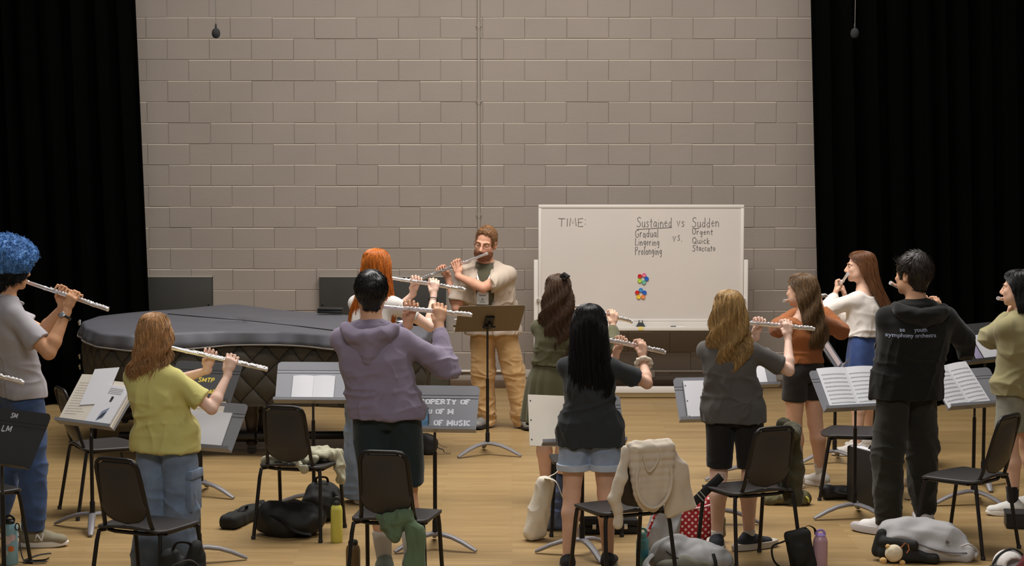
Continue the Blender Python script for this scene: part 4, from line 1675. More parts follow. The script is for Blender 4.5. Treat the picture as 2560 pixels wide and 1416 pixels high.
# ---- girl in yellow T-shirt
def dress_yellow(c):
    hm = hair_mat('golden_brown', srgb(176, 132, 88), 0.45, 0.45)
    make_long_hair(c, hm, [(0.128, 0.004, 0.004, -0.012, 0, 0), (0.118, 0.05, 0.062, -0.012, 0, 0), (0.085, 0.086, 0.104, -0.012, 8, 0), (0.03, 0.104, 0.118, -0.014, 55, 0), (-0.05, 0.112, 0.118, -0.018, 72, 0),
                           (-0.12, 0.112, 0.100, -0.03, 78, -0.01), (-0.17, 0.125, 0.085, -0.055, 82, -0.025), (-0.225, 0.118, 0.07, -0.065, 88, -0.03)], 1100, wave=0.013, wl=0.10, groove=0.0045, tips=0.12, wid=0.84)
    make_top(c, fabric('yellow_tee', srgb(208, 200, 124)), 'shirt', hem=-0.06, grow=0.022, sleeve=0.74, sl_r=0.084, folds=0.012, box=1.04)
    jm = denim('pale_cargo', srgb(118, 134, 156))
    o, ends = make_legs(c, jm, 'jeans', to=0.0, waist=0.05, grow=0.016, r_hem=0.115, r_knee=0.108, folds=0.008)
    hj, kn, an, fd = c['legs'][1]
    p = hj.lerp(kn, 0.62) + c['rv'] * 0.085
    mb = MB()
    Mx = axes_matrix(p, c['fv'], -c['rv'], U3)
    mb.box((-0.07, -0.012, -0.15), (0.075, 0.03, 0.07), 0.010, Mx)
    pk = mb.build('cargo_pocket', jm, o)
    mf = MB()
    mf.box((-0.076, -0.020, 0.035), (0.08, 0.02, 0.085), 0.007, Mx)
    mf.build('pocket_flap', jm, pk)
    make_shoes(c, mat('white_leather', srgb(215, 212, 206), 0.6), M_WHITE_RUBBER)


make_person(dict(label='person with shoulder-length golden-brown hair, yellow T-shirt and pale blue cargo jeans, seen from behind', root=(412, 1466), H=1.58, fem=True, yaw=16, hyaw=14,
                 head=(388, 838, 0.04), feet=[(372, 1463, 5), (452, 1469, 25)], hip=412, flute=(667, 922, False), hands=(0.27, 0.40), elR=(522, 1040, -0.05), elL=(420, 960, 0.2),
                 shw=0.142, skin=('pale', SK_PALE), dress=dress_yellow, skin_from=0.6, flute_label='silver flute played by the person in the yellow T-shirt'))


# ---- person in lavender hoodie
def dress_lav(c):
    make_short_hair(c, hair_mat('black_short', srgb(26, 25, 25), 0.32, 0.2), n=2300, length=0.05, grow=0.014, nape=-0.082, side=-0.03, messy=0.5)
    hm = fabric('lavender_fleece', srgb(140, 129, 148), 0.95, 0.5, 500)
    top = make_top(c, hm, 'hoodie', hem=-0.03, grow=0.028, sleeve=1.93, sl_r=0.078, cuff_r=0.040, folds=0.011, box=1.08, wrist=0.94)
    make_hood(c, hm, drop=0.215, wid=0.14, back=0.152)
    o, e = make_legs(c, fabric('dark_green_shorts', srgb(34, 46, 48), 0.75), 'shorts', to=0.56, waist=0.04, grow=0.016, r_hem=0.103, folds=0.008)
    make_shoes(c, mat('grey_green_suede', srgb(150, 160, 150), 0.85), M_WHITE_RUBBER, sock=M_SOCK, sock_top=0.26, lace=M_LACE)


make_person(dict(label='person with short black hair in a lavender hoodie and dark green shorts, seen from behind', root=(985, 1432), H=1.78, yaw=2, hyaw=-4,
                 head=(928, 735, 0.06), feet=[(962, 1440, -8), (1030, 1432, 12)], hip=966, flute=(1178, 786, True), hands=(0.24, 0.405), elR=(1098, 960, -0.06), elL=(900, 930, 0.35),
                 shw=0.165, skin=('warm', SK_WARM), dress=dress_lav, skin_from=0.03, flute_label='silver flute played by the person in the lavender hoodie', hand_k=1.05))


# ---- redhead
def dress_red(c):
    make_long_hair(c, hair_mat('copper', srgb(196, 110, 40), 0.4, 0.4), [(0.128, 0.004, 0.004, -0.012, 0, 0), (0.118, 0.05, 0.062, -0.012, 0, 0), (0.085, 0.086, 0.104, -0.012, 8, 0), (0.03, 0.102, 0.115, -0.014, 55, 0),
                           (-0.05, 0.108, 0.112, -0.018, 70, 0), (-0.15, 0.13, 0.10, -0.03, 76, 0), (-0.28, 0.165, 0.09, -0.05, 82, -0.005), (-0.37, 0.175, 0.08, -0.06, 88, -0.01)], 1100, wave=0.004, wl=0.2, groove=0.004, tips=0.16)
    make_top(c, fabric('white_tee', srgb(225, 220, 215)), 'shirt', hem=-0.03, grow=0.016, sleeve=0.55, sl_r=0.066, folds=0.006)
    make_legs(c, denim('light_wash', srgb(140, 156, 178)), 'jeans', to=0.0, waist=0.05, grow=0.012, r_hem=0.115, r_knee=0.095, folds=0.007)
    make_shoes(c, mat('white_leather', (1, 1, 1)), M_WHITE_RUBBER)
    mb, p, d, x, y = ring_band(c, 'R', 0.86, None, 0.0305, 0.0035)
    mb.build('wristband', mat('black_elastic', (0.02, 0.02, 0.02), 0.8), c['root'])


make_person(dict(label='person with long copper-red hair standing behind the lavender hoodie, black band on wrist', root=(925, 1258), H=1.72, fem=True, yaw=22, hyaw=18,
                 head=(942, 668, 0.04), feet=[(898, 1256, 0), (950, 1262, 20)], flute=(1162, 723, True), hands=(0.25, 0.37), elR=(1010, 845, -0.1), elL=(985, 800, 0.2),
                 skin=('pale', SK_PALE), dress=dress_red, skin_from=0.6, flute_label='silver flute played by the person with long copper hair'))


# ---- teacher
def dress_teacher(c):
    hm = hair_mat('teacher_brown', srgb(128, 92, 60), 0.5, 0.35)
    C, (r, f, u), hk = c['C'], c['ax'], c['hk']
    P = lambda x, y, z: C + (r * x + f * y + u * z) * hk
    make_short_hair(c, hm, n=1700, length=0.034, grow=0.006, top=0.014, hairline=0.088, nape=-0.06, side=-0.01, curl=0.006, messy=0.7, r0=0.0028)
    make_brows(c, hm)
    # beard: jaw and chin, clear of the lips
    F = Field((C.x - 0.13, C.y - 0.15, C.z - 0.17), (C.x + 0.13, C.y + 0.15, C.z + 0.06), 0.004)
    M = (r, f, u)
    F.ell(P(0, 0.032, -0.046), [v * hk for v in (0.0655, 0.0690, 0.076)], 0.0, M)
    F.ell(P(0, 0.073, -0.098), [v * hk for v in (0.030, 0.026, 0.024)], 0.02, M)
    F.cone(P(-0.03, 0.036, -0.072), P(0.03, 0.036, -0.072), 0.0385 * hk, 0.0385 * hk, 0.02)
    F.cone(P(-0.024, 0.089, -0.052), P(0.024, 0.089, -0.052), 0.0075 * hk, 0.0075 * hk, 0.006)
    F.ell(P(0, 0.105, -0.069), [v * hk for v in (0.020, 0.02, 0.0085)], 0.004, M, 's')
    for s in (-1, 1):
        F.ell(P(s * 0.042, 0.088, -0.016), [v * hk for v in (0.030, 0.045, 0.024)], 0.008, M, 's')
    F.box(P(0, 0.10, 0.045), [0.2, 0.2, 0.085 * hk], 0.004, 0.006, M, 's')
    F.ell(P(0, -0.03, -0.02), [v * hk for v in (0.074, 0.075, 0.12)], 0.004, M, 's')
    v, q = F.mesh()
    if len(v):
        nn = vnormals(v, q)
        v = v + nn * (0.0016 * Waves(3, 180, 8)(v))[:, None]
        np_mesh('beard', v, q, hair_mat('teacher_beard', srgb(120, 78, 54), 0.6, 0.3), c['root'])
    # glasses
    mb = MB()
    for s in (-1, 1):
        ring = [P(s * (0.033 + 0.0235 * math.cos(t)), 0.106 - 0.006 * math.cos(t) ** 2, 0.003 + 0.0175 * math.sin(t)) for t in [2 * PI * i / 28 for i in range(28)]]
        mb.tube(ring, 0.0014, 6, closed=True)
        mb.tube([P(s * 0.0565, 0.100, 0.008), P(s * 0.075, 0.06, 0.012), P(s * 0.081, 0.0, 0.01), P(s * 0.08, -0.02, -0.005)], 0.0015, 6)
    mb.tube([P(-0.0095, 0.107, 0.006), P(0, 0.110, 0.009), P(0.0095, 0.107, 0.006)], 0.0014, 6)
    mb.build('glasses', mat('bronze_wire', srgb(90, 74, 60), 0.35, 0.7), c['root'])
    tee = make_top(c, fabric('dark_olive_tee', srgb(94, 92, 74)), 'shirt', hem=-0.02, grow=0.012, sleeve=0.35, sl_r=0.062, folds=0.004, res=0.008)
    sm = fabric('cream_overshirt', srgb(190, 174, 157), 0.9, 0.4, 300)
    osh = make_top(c, sm, 'overshirt', hem=-0.10, grow=0.030, sleeve=0.80, sl_r=0.090, folds=0.012, box=1.08, front_open=(0.075, 1), seed=9, res=0.0075, neck=True)
    k = c['k']
    N = c['NB']
    rv, fv = c['rv'], c['fv']
    mc = MB()
    for s in (-1, 1):
        mc.tube([N - fv * 0.065 + U3 * 0.02 + rv * (s * 0.02), N + rv * (s * 0.072) - fv * 0.02 + U3 * 0.012, N + rv * (s * 0.088) + fv * 0.062 - U3 * 0.045, N + rv * (s * 0.096) + fv * 0.138 - U3 * 0.125, N + rv * (s * 0.082) + fv * 0.172 - U3 * 0.23],
                [0.022, 0.030, 0.036, 0.040, 0.004], 10, flat=0.35, up=(0, 0, 1))
    mc.build('collar', sm, osh)
    ml = MB()
    for s in (-1, 1):
        ml.tube([N + rv * (s * 0.068) + U3 * 0.0, N + rv * (s * 0.06) + fv * 0.105 - U3 * 0.085, N + rv * (s * 0.032) + fv * 0.142 - U3 * 0.15, N + rv * (s * 0.004) + fv * 0.146 - U3 * 0.215], 0.0085, 6, flat=0.25)
    ln = ml.build('lanyard', mat('white_ribbon', srgb(230, 228, 222), 0.7), c['root'])
    bm_ = MB()
    Mx = axes_matrix(N + fv * 0.152 - U3 * 0.275, rv, fv, U3)
    bm_.box((-0.05, -0.003, -0.055), (0.05, 0.003, 0.05), 0.002, Mx)
    bd = bm_.build('badge', mat('badge_card', srgb(226, 230, 232), 0.35), ln)
    md = MB()
    md.ball((0, 0.004, -0.012), (0.009, 0.002, 0.009), 12, Mx)
    md.box((-0.03, 0.002, 0.018), (0.03, 0.0042, 0.024), 0, Mx)
    md.box((-0.022, 0.002, -0.036), (0.022, 0.0042, -0.031), 0, Mx)
    md.build('badge_print', mat('badge_grey', srgb(150, 156, 160), 0.5), bd)
    make_legs(c, fabric('khaki', srgb(196, 160, 112), 0.85, 0.4, 400), 'trousers', to=0.0, waist=0.05, grow=0.016, r_hem=0.095, r_knee=0.098, folds=0.009, break_=0.006)
    make_shoes(c, mat('grey_leather', srgb(128, 126, 124), 0.5), M_DARK_RUBBER, lace=mat('dark_laces', srgb(60, 58, 56), 0.8), size=1.06)


make_person(dict(label='person with glasses, beard, lanyard and open cream shirt over khaki trousers, facing the group', root=(1258, 1082), H=1.74, yaw=190, hyaw=196, hpitch=-8, hroll=-8,
                 head=(1214, 610, -0.02), feet=[(1310, 1070, 165), (1212, 1068, 200)], hip=1232, flute=(1058, 695, True), hands=(0.235, 0.41), elL=(1262, 735, -0.25), elR=(1130, 790, -0.05),
                 shw=0.19, wide=1.1, skin=('pink', srgb(212, 156, 128)), lip=LIP, dress=dress_teacher, skin_from=0.6, res=0.0045, nose=1.05, hk=1.04,
                 flute_label='silver flute played by the bearded person in the cream shirt'))


# ---- olive dress, half-up brown hair
def dress_olive(c):
    hm = hair_mat('dark_brown_wavy', srgb(84, 62, 46), 0.42, 0.4)
    make_long_hair(c, hm, [(0.130, 0.004, 0.004, -0.012, 0, 0), (0.12, 0.05, 0.062, -0.014, 0, 0), (0.085, 0.084, 0.104, -0.014, 10, 0), (0.03, 0.094, 0.115, -0.018, 60, 0), (-0.05, 0.105, 0.118, -0.024, 82, 0.0),
                           (-0.16, 0.122, 0.10, -0.05, 84, 0.0), (-0.30, 0.105, 0.085, -0.07, 88, 0.022), (-0.42, 0.09, 0.07, -0.07, 92, 0.03), (-0.52, 0.065, 0.05, -0.06, 96, 0.03)], 1300, wave=0.014, wl=0.13, groove=0.006, tips=0.1)
    r, f, u = hair_axes(c)
    P = lambda x, y, z: c['C'] + r * x + f * y + u * z
    mb = MB()
    mb.tube([P(0.02, -0.085, 0.118), P(0.045, -0.1, 0.13), P(0.065, -0.095, 0.118), P(0.05, -0.105, 0.1), P(0.03, -0.105, 0.105)], [0.012, 0.02, 0.022, 0.016, 0.01], 10)
    mb.build('hair_bow', mat('black_satin', (0.012, 0.011, 0.012), 0.5), c['root'])
    dm = fabric('olive_dress', srgb(88, 86, 62), 0.85, 0.4, 350)
    make_top(c, dm, 'dress_top', hem=0.09, grow=0.018, sleeve=1.9, sl_r=0.075, cuff_r=0.038, folds=0.009, wrist=0.95, box=0.95)
    make_skirt(c, dm, 'dress_skirt', z0=c['hip'] - 0.32 * c['k'], waist=0.10, flare=1.3, folds=0.012)
    ms = MB()
    make_skirt(c, fabric('black_hem', srgb(28, 27, 25)), 'slip_hem', z0=c['hip'] - 0.345 * c['k'], waist=-0.2, flare=1.1, folds=0.008)
    make_shoes(c, mat('black_leather', (0.02, 0.02, 0.02), 0.5), M_DARK_RUBBER)


make_person(dict(label='person in an olive green dress with long wavy brown half-up hair, before the whiteboard', root=(1385, 1256), H=1.62, fem=True, yaw=12, hyaw=4,
                 head=(1396, 732, 0.05), feet=[(1366, 1254, 0), (1406, 1258, 15)], hip=1382, flute=(1580, 803, True), hands=(0.27, 0.43), elR=(1545, 905, -0.05), elL=(1350, 870, 0.3),
                 shw=0.15, skin=('light', SK_LIGHT), dress=dress_olive, skin_from=0.03, flute_label='silver flute played by the person in the olive dress'))


# ---- long black hair, dark T-shirt, denim shorts
def dress_dark(c):
    make_long_hair(c, hair_mat('black_long', srgb(22, 20, 20), 0.3, 0.2), [(0.130, 0.004, 0.004, -0.012, 0, 0), (0.12, 0.05, 0.064, -0.014, 0, 0), (0.085, 0.088, 0.106, -0.014, 10, 0), (0.03, 0.106, 0.118, -0.018, 55, 0), (-0.05, 0.116, 0.12, -0.024, 74, 0.0),
                           (-0.16, 0.118, 0.10, -0.05, 80, 0.005), (-0.28, 0.138, 0.08, -0.075, 88, 0.012), (-0.37, 0.135, 0.06, -0.085, 94, 0.012), (-0.41, 0.12, 0.05, -0.085, 98, 0.012)], 1300, wave=0.003, wl=0.3, groove=0.0035, tips=0.14)
    make_top(c, fabric('charcoal_tee', srgb(48, 52, 54)), 'shirt', hem=-0.105, grow=0.016, sleeve=0.66, sl_r=0.072, folds=0.014, box=0.92)
    dm = denim('pale_shorts', srgb(150, 164, 186))
    o, ends = make_legs(c, dm, 'shorts', to=0.735, waist=0.05, grow=0.014, r_hem=0.1, folds=0.005)
    for e, fd in ends:
        mb = MB()
        mb.lathe([(0.094, -0.014), (0.1, -0.01), (0.101, 0.022), (0.095, 0.026)], 32, Matrix.Translation(e))
        mb.build('cuff', denim('pale_cuff', srgb(186, 194, 206)), o)
    mb, p, d, x, y = ring_band(c, 'R', 0.80, None, 0.042, 0.015)
    vs = []
    for v in mb.v:
        q = Vector(v) - p
        a = math.atan2(q.dot(y), q.dot(x))
        vs.append(tuple(Vector(v) + (q - d * q.dot(d)).normalized() * 0.003 * math.sin(a * 11) + d * 0.004 * math.sin(a * 7)))
    mb.v = vs
    mb.build('scrunchie', fabric('cream_scrunchie', srgb(214, 200, 180), 0.9, 0.5, 300), c['root'])
    make_shoes(c, mat('black_canvas', srgb(34, 34, 36), 0.8), mat('sole_grey', srgb(140, 138, 134), 0.7))


make_person(dict(label='person with long straight black hair, dark T-shirt, denim shorts and cream scrunchie on wrist', root=(1468, 1426), H=1.58, fem=True, yaw=8, hyaw=6,
                 head=(1474, 815, 0.05), feet=[(1420, 1428, -5), (1520, 1424, 12)], hip=1475, flute=(1662, 879, True), hands=(0.26, 0.385), elR=(1622, 1010, -0.05), elL=(1440, 960, 0.3),
                 shw=0.15, skin=('light', SK_LIGHT), dress=dress_dark, skin_from=0.03, leg_k=1.02, flute_label='silver flute played by the person with long straight black hair'))


# ---- long wavy blonde hair, grey T-shirt, black shorts
def dress_blonde(c):
    make_long_hair(c, hair_mat('dark_blonde', srgb(168, 134, 84), 0.42, 0.5), [(0.130, 0.004, 0.004, -0.012, 0, 0), (0.12, 0.05, 0.062, -0.014, 0, 0), (0.085, 0.086, 0.104, -0.014, 8, 0), (0.03, 0.102, 0.117, -0.018, 55, 0), (-0.06, 0.118, 0.116, -0.024, 74, 0.0),
                           (-0.15, 0.128, 0.10, -0.045, 80, 0.0), (-0.22, 0.118, 0.09, -0.065, 88, 0.01), (-0.31, 0.08, 0.07, -0.08, 94, 0.025), (-0.40, 0.05, 0.05, -0.08, 98, 0.03), (-0.46, 0.028, 0.03, -0.08, 98, 0.028)], 1300, wave=0.017, wl=0.15, groove=0.006, tips=0.08)
    make_top(c, fabric('grey_tee', srgb(92, 88, 84)), 'shirt', hem=-0.07, grow=0.020, sleeve=0.76, sl_r=0.078, folds=0.014, box=1.0)
    make_legs(c, fabric('black_bike_shorts', srgb(34, 31, 30), 0.7, 0.2), 'shorts', to=0.60, waist=0.05, grow=0.008, r_hem=0.083, folds=0.003)
    make_shoes(c, mat('navy_knit', srgb(52, 54, 62), 0.85, 0, 0.4, 300), mat('cream_sole', srgb(196, 186, 172), 0.7), sock=M_SOCK, sock_top=0.125, chunky=1.3)


make_person(dict(label='person with long wavy dark-blonde hair, grey T-shirt and black knee-length shorts', root=(1836, 1378), H=1.62, fem=True, yaw=8, hyaw=2,
                 head=(1822, 778, 0.05), feet=[(1792, 1377, 0), (1872, 1374, 60)], hip=1838, flute=(2035, 821, True), hands=(0.23, 0.40), elR=(1962, 985, -0.06), elL=(1810, 900, 0.35),
                 shw=0.15, skin=('pale', SK_PALE), dress=dress_blonde, skin_from=0.03, flute_label='silver flute played by the blonde person in the grey T-shirt'))


# ---- rust top, black shorts, turned to the left
def dress_rust(c):
    make_long_hair(c, hair_mat('mid_brown', srgb(106, 82, 56), 0.42, 0.45), [(0.128, 0.004, 0.004, -0.012, 0, 0), (0.118, 0.05, 0.062, -0.014, 0, 0), (0.085, 0.084, 0.102, -0.014, 12, 0), (0.03, 0.094, 0.116, -0.018, 68, 0), (-0.05, 0.102, 0.116, -0.026, 92, 0.0),
                           (-0.15, 0.105, 0.10, -0.05, 96, 0.0), (-0.25, 0.112, 0.085, -0.085, 102, 0.01), (-0.33, 0.10, 0.07, -0.10, 106, 0.02), (-0.38, 0.07, 0.05, -0.1, 108, 0.02)], 1200, wave=0.013, wl=0.16, groove=0.006, tips=0.12)
    make_brows(c, hair_mat('mid_brown', (0, 0, 0)))
    make_top(c, fabric('rust_knit', srgb(152, 92, 52), 0.9, 0.5, 350), 'sweater', hem=0.055, grow=0.018, sleeve=1.9, sl_r=0.078, cuff_r=0.038, folds=0.008, neck=False, wrist=0.92)
    make_legs(c, denim('black_shorts', srgb(46, 42, 40)), 'shorts', to=0.765, waist=0.09, grow=0.006, r_hem=0.098, folds=0.005)
    make_shoes(c, mat('white_canvas', srgb(222, 216, 208), 0.8), M_WHITE_RUBBER, sock=M_SOCK, sock_top=0.165, lace=M_LACE)


make_person(dict(label='person with long brown hair, off-shoulder rust sweater and black denim shorts', root=(2022, 1222), H=1.60, fem=True, yaw=-34, hyaw=-48,
                 head=(2003, 728, 0.05), feet=[(1990, 1218, -30), (2052, 1216, -40)], hip=2012, flute=(2066, 738, True), hands=(0.26, 0.40), elR=(2135, 850, 0.25), elL=(1935, 830, 0.2),
                 shw=0.152, shr=0.02, skin=('light', SK_LIGHT), lip=LIP, dress=dress_rust, skin_from=0.03, leg_k=1.05, flute_label='silver flute played by the person in the rust sweater'))


# ---- white top, blue skirt
def dress_white(c):
    make_long_hair(c, hair_mat('auburn', srgb(112, 74, 48), 0.38, 0.4), [(0.128, 0.004, 0.004, -0.012, 0, 0), (0.118, 0.05, 0.062, -0.014, 0, 0), (0.085, 0.084, 0.102, -0.014, 16, 0), (0.03, 0.094, 0.114, -0.018, 62, 0), (-0.06, 0.100, 0.116, -0.03, 78, 0.0),
                           (-0.15, 0.102, 0.11, -0.06, 88, 0.0), (-0.28, 0.11, 0.10, -0.13, 96, 0.0), (-0.40, 0.10, 0.08, -0.18, 100, 0.0), (-0.47, 0.07, 0.06, -0.2, 100, 0.0)], 1200, wave=0.003, wl=0.3, groove=0.004, tips=0.12)
    make_brows(c, hair_mat('auburn', (0, 0, 0)))
    make_top(c, fabric('white_knit', srgb(232, 224, 216), 0.9, 0.3), 'sweater', hem=0.06, grow=0.022, sleeve=1.9, sl_r=0.082, cuff_r=0.042, folds=0.009, neck=False, box=1.05, wrist=0.9)
    make_skirt(c, denim('indigo_skirt', srgb(58, 76, 122)), 'skirt', z0=c['hip'] - 0.36 * c['k'], waist=0.1, flare=1.28, folds=0.012)
    make_shoes(c, mat('white_canvas', (1, 1, 1)), M_WHITE_RUBBER, chunky=1.2, lace=M_LACE)


make_person(dict(label='person in a white long-sleeved top and blue skirt with long auburn hair', root=(2160, 1130), H=1.64, fem=True, yaw=-62, hyaw=-88,
                 head=(2150, 668, 0.0), feet=[(2142, 1140, -85), (2176, 1122, -70)], hip=2160, flute=(2084, 737, True), hands=(0.27, 0.40), elR=(2085, 780, 0.2), elL=(2098, 800, -0.2),
                 shw=0.15, skin=('light', SK_LIGHT), lip=LIP, dress=dress_white, skin_from=0.03, res=0.005, flute_label='silver flute played by the person in the white top'))


# ---- black hoodie with printed back
def dress_black(c):
    make_short_hair(c, hair_mat('black_brown', srgb(44, 38, 34), 0.4, 0.3), n=2500, length=0.052, grow=0.016, nape=-0.082, side=-0.03, messy=0.45, top=0.012, r0=0.0026)
    make_brows(c, hair_mat('black_brown', (0, 0, 0)))
    hm = fabric('black_fleece', srgb(27, 27, 25), 0.95, 0.5, 500)
    top = make_top(c, hm, 'hoodie', hem=-0.09, grow=0.034, sleeve=1.93, sl_r=0.09, cuff_r=0.042, folds=0.010, box=1.12, wrist=0.95)
    make_hood(c, hm, drop=0.09, wid=0.15, back=0.160, point=False)
    from mathutils.bvhtree import BVHTree
    bv = BVHTree.FromPolygons([v.co.copy() for v in top.data.vertices], [tuple(p.vertices) for p in top.data.polygons])
    x, y = c['spine'](c['zsh'] - 0.2)
    wm = mat('print_white', srgb(214, 224, 246), 0.7)
    for txt, dz, sz, dx in (('se', 827, 0.036, 2262), ('youth', 827, 0.036, 2307), ('symphony orchestra', 841, 0.036, 2287)):
        p0 = c['L'](at(dx, dz, c['Y0'] - 0.16)) - c['fv'] * 0.25
        Mx = axes_matrix(p0, c['rv'], U3, -c['fv'])
        o = add_text('back_print', txt, sz, wm, top, Mx, 0.0004, bold=0.0006)
        for v in o.data.vertices:
            hit = bv.ray_cast(v.co, c['fv'])
            if hit[0] is not None:
                v.co = hit[0] - c['fv'] * 0.0028
    make_legs(c, fabric('charcoal_joggers', srgb(43, 42, 36), 0.95, 0.5, 500), 'joggers', to=0.03, waist=0.04, grow=0.018, r_hem=0.088, r_knee=0.098, cuff=0.052, folds=0.011)
    make_shoes(c, mat('white_chunky', srgb(226, 222, 218), 0.7), mat('grey_sole', srgb(186, 180, 178), 0.7), lace=M_LACE, chunky=1.3, size=1.05)


make_person(dict(label='person with short dark hair in a black hoodie with printed back and charcoal joggers', root=(2262, 1335), H=1.79, yaw=-8, hyaw=-42, hpitch=2,
                 head=(2282, 690, 0.06), feet=[(2222, 1338, -52), (2312, 1316, 5)], hip=2272, flute=(2392, 790, True), hands=(0.26, 0.36), elR=(2440, 880, 0.1), elL=(2195, 900, 0.2),
                 shw=0.178, skin=('warm', SK_WARM), lip=LIP, dress=dress_black, skin_from=0.6, flute_label='silver flute played by the person in the black hoodie'))


# ---- right edge, sage sweater
def dress_sage(c):
    make_long_hair(c, hair_mat('black_bob', srgb(26, 25, 26), 0.32, 0.2), [(0.128, 0.004, 0.004, -0.012, 0, 0), (0.118, 0.05, 0.062, -0.014, 0, 0), (0.085, 0.084, 0.104, -0.014, 14, 0), (0.03, 0.098, 0.116, -0.018, 62, 0), (-0.05, 0.104, 0.116, -0.02, 80, 0.0),
                           (-0.12, 0.108, 0.105, -0.03, 84, 0.0), (-0.17, 0.10, 0.09, -0.04, 88, 0.0)], 900, wave=0.004, wl=0.2, groove=0.004, tips=0.1)
    make_brows(c, hair_mat('black_bob', (0, 0, 0)))
    make_top(c, fabric('sage_sweat', srgb(150, 142, 104), 0.95, 0.5, 450), 'sweater', hem=-0.06, grow=0.032, sleeve=1.93, sl_r=0.095, cuff_r=0.044, folds=0.012, box=1.1, wrist=0.93)
    make_legs(c, denim('grey_shorts', srgb(142, 142, 128)), 'shorts', to=0.66, waist=0.05, grow=0.016, r_hem=0.103, folds=0.006)
    make_shoes(c, mat('white_mesh', srgb(222, 220, 214), 0.75, 0, 0.4, 300), M_WHITE_RUBBER, sock=fabric('black_sock', srgb(34, 33, 32), 0.9), sock_top=0.2, lace=M_LACE)


make_person(dict(label='person with a black bob in a baggy sage green sweater and grey shorts', root=(2552, 1288), H=1.64, fem=True, yaw=-42, hyaw=-62,
                 head=(2546, 722, 0.0), feet=[(2532, 1290, -82), (2580, 1276, -50)], hip=2552, flute=(2590, 762, True), hands=(0.26, 0.38), elL=(2452, 900, -0.15), elR=(2640, 820, 0.2),
                 shw=0.17, skin=('light', SK_LIGHT), lip=LIP, dress=dress_sage, skin_from=0.03, flute_label='silver flute played by the person in the sage sweater'))
# ------------------------------------------------------------------ grand piano under a quilted cover
M_NYLON = mat('charcoal_nylon', srgb(86, 86, 92), 0.55, 0, 0.2, 240, 0.05, 3, 0.4)
M_QUILT = mat('quilted_black', srgb(64, 60, 52), 0.7, 0, 0.35, 220, 0.1, 6, 0.35)
M_PIANO = mat('piano_black', (0.014, 0.012, 0.011), 0.28)
PZ = 1.0
corner = [(207, 803), (245, 790), (400, 776), (575, 762), (600, 762), (700, 774), (860, 788), (1000, 800), (1078, 812), (1062, 842), (960, 846), (850, 838), (700, 829), (560, 827), (440, 833), (330, 838), (250, 832), (214, 818)]
ctr = [fl(x, y, PZ) for x, y in corner]
base_p = Vector((sum(p.x for p in ctr) / len(ctr), sum(p.y for p in ctr) / len(ctr), 0))
ctr = [Vector((p.x - base_p.x, p.y - base_p.y, 0)) for p in ctr]
# resample the outline densely
def resample(pts, n):
    P = [Vector(p) for p in pts]
    m = len(P)
    seg = [(P[(i + 1) % m] - P[i]).length for i in range(m)]
    tot = sum(seg)
    out, i, acc = [], 0, 0.0
    for k in range(n):
        d = tot * k / n
        while acc + seg[i] < d:
            acc += seg[i]
            i += 1
        out.append(P[i].lerp(P[(i + 1) % m], (d - acc) / seg[i]))
    return out, tot


NP_ = 960
out, per = resample(ctr, NP_)
for _ in range(20):
    out = [(out[i - 1] + out[i] * 2 + out[(i + 1) % NP_]) * 0.25 for i in range(NP_)]
area2 = sum(out[i].x * out[(i + 1) % NP_].y - out[(i + 1) % NP_].x * out[i].y for i in range(NP_))
if area2 < 0:
    out.reverse()
nrm = []
for i in range(NP_):
    t = out[(i + 1) % NP_] - out[i - 1]
    nrm.append(Vector((t.y, -t.x, 0)).normalized())
piano = thing('grand_piano', 'grand piano under a black quilted cover at the back of the stage', 'piano', base_p)
# top sheet with its plain skirt
mb = MB()
rings = [(-1.0, 0.012), (-0.7, 0.010), (-0.4, 0.007), (-0.12, 0.003), (-0.012, 0.001), (0.004, -0.005), (0.012, -0.02), (0.022, -0.07), (0.034, -0.11)]
vs = []
c0 = Vector((0, 0, 0))
for (g, dz) in rings:
    for i in range(NP_):
        s = i / NP_ * per
        if g < -0.05:
            p = out[i] * (-g * -1 + 1 if False else (1 + g)) if g > -1 else out[i] * 0.0
            p = out[i] * (1 + g)
        else:
            wv = 0.0
            if dz < -0.02:
                wv = 0.012 * math.sin(s * 9 + 2 * math.sin(s * 2.3)) + 0.006 * math.sin(s * 31 + math.sin(s * 7))
            p = out[i] + nrm[i] * (g + wv)
        zz = PZ + dz + (0.012 * math.sin(s * 3.1) if dz < -0.1 else 0)
        vs.append((p.x, p.y, zz + 0.003 * math.sin(p.x * 7 + p.y * 3)))
fs = []
for a in range(len(rings) - 1):
    for i in range(NP_):
        i2 = (i + 1) % NP_
        fs.append((a * NP_ + i, (a + 1) * NP_ + i, (a + 1) * NP_ + i2, a * NP_ + i2))
mb.add(vs, fs)
cov = mb.build('cover_top', M_NYLON, piano, angle=None, fixn=True)
cov.modifiers.new('th', 'SOLIDIFY').thickness = 0.004
mb = MB()
mb.tube([(out[i] + nrm[i] * (0.036 + 0.012 * math.sin(i / NP_ * per * 9 + 2 * math.sin(i / NP_ * per * 2.3)))).to_tuple()[:2] + (PZ - 0.112 + 0.012 * math.sin(i / NP_ * per * 3.1),) for i in range(NP_)], 0.007, 6, closed=True)
mb.build('hem_piping', mat('grey_piping', srgb(112, 108, 102), 0.7), cov)
# seam across the top
mb = MB()
sp_ = [fl(x, y, PZ + 0.012) - base_p for x, y in ((420, 785), (520, 793), (640, 805), (760, 818), (862, 829))]
mb.tube([(p.x, p.y, PZ + 0.012 + 0.003 * math.sin(p.x * 7 + p.y * 3)) for p in sp_], 0.006, 6, flat=0.6)
mb.build('seam', mat('seam_black', (0.012, 0.012, 0.012), 0.9), cov)
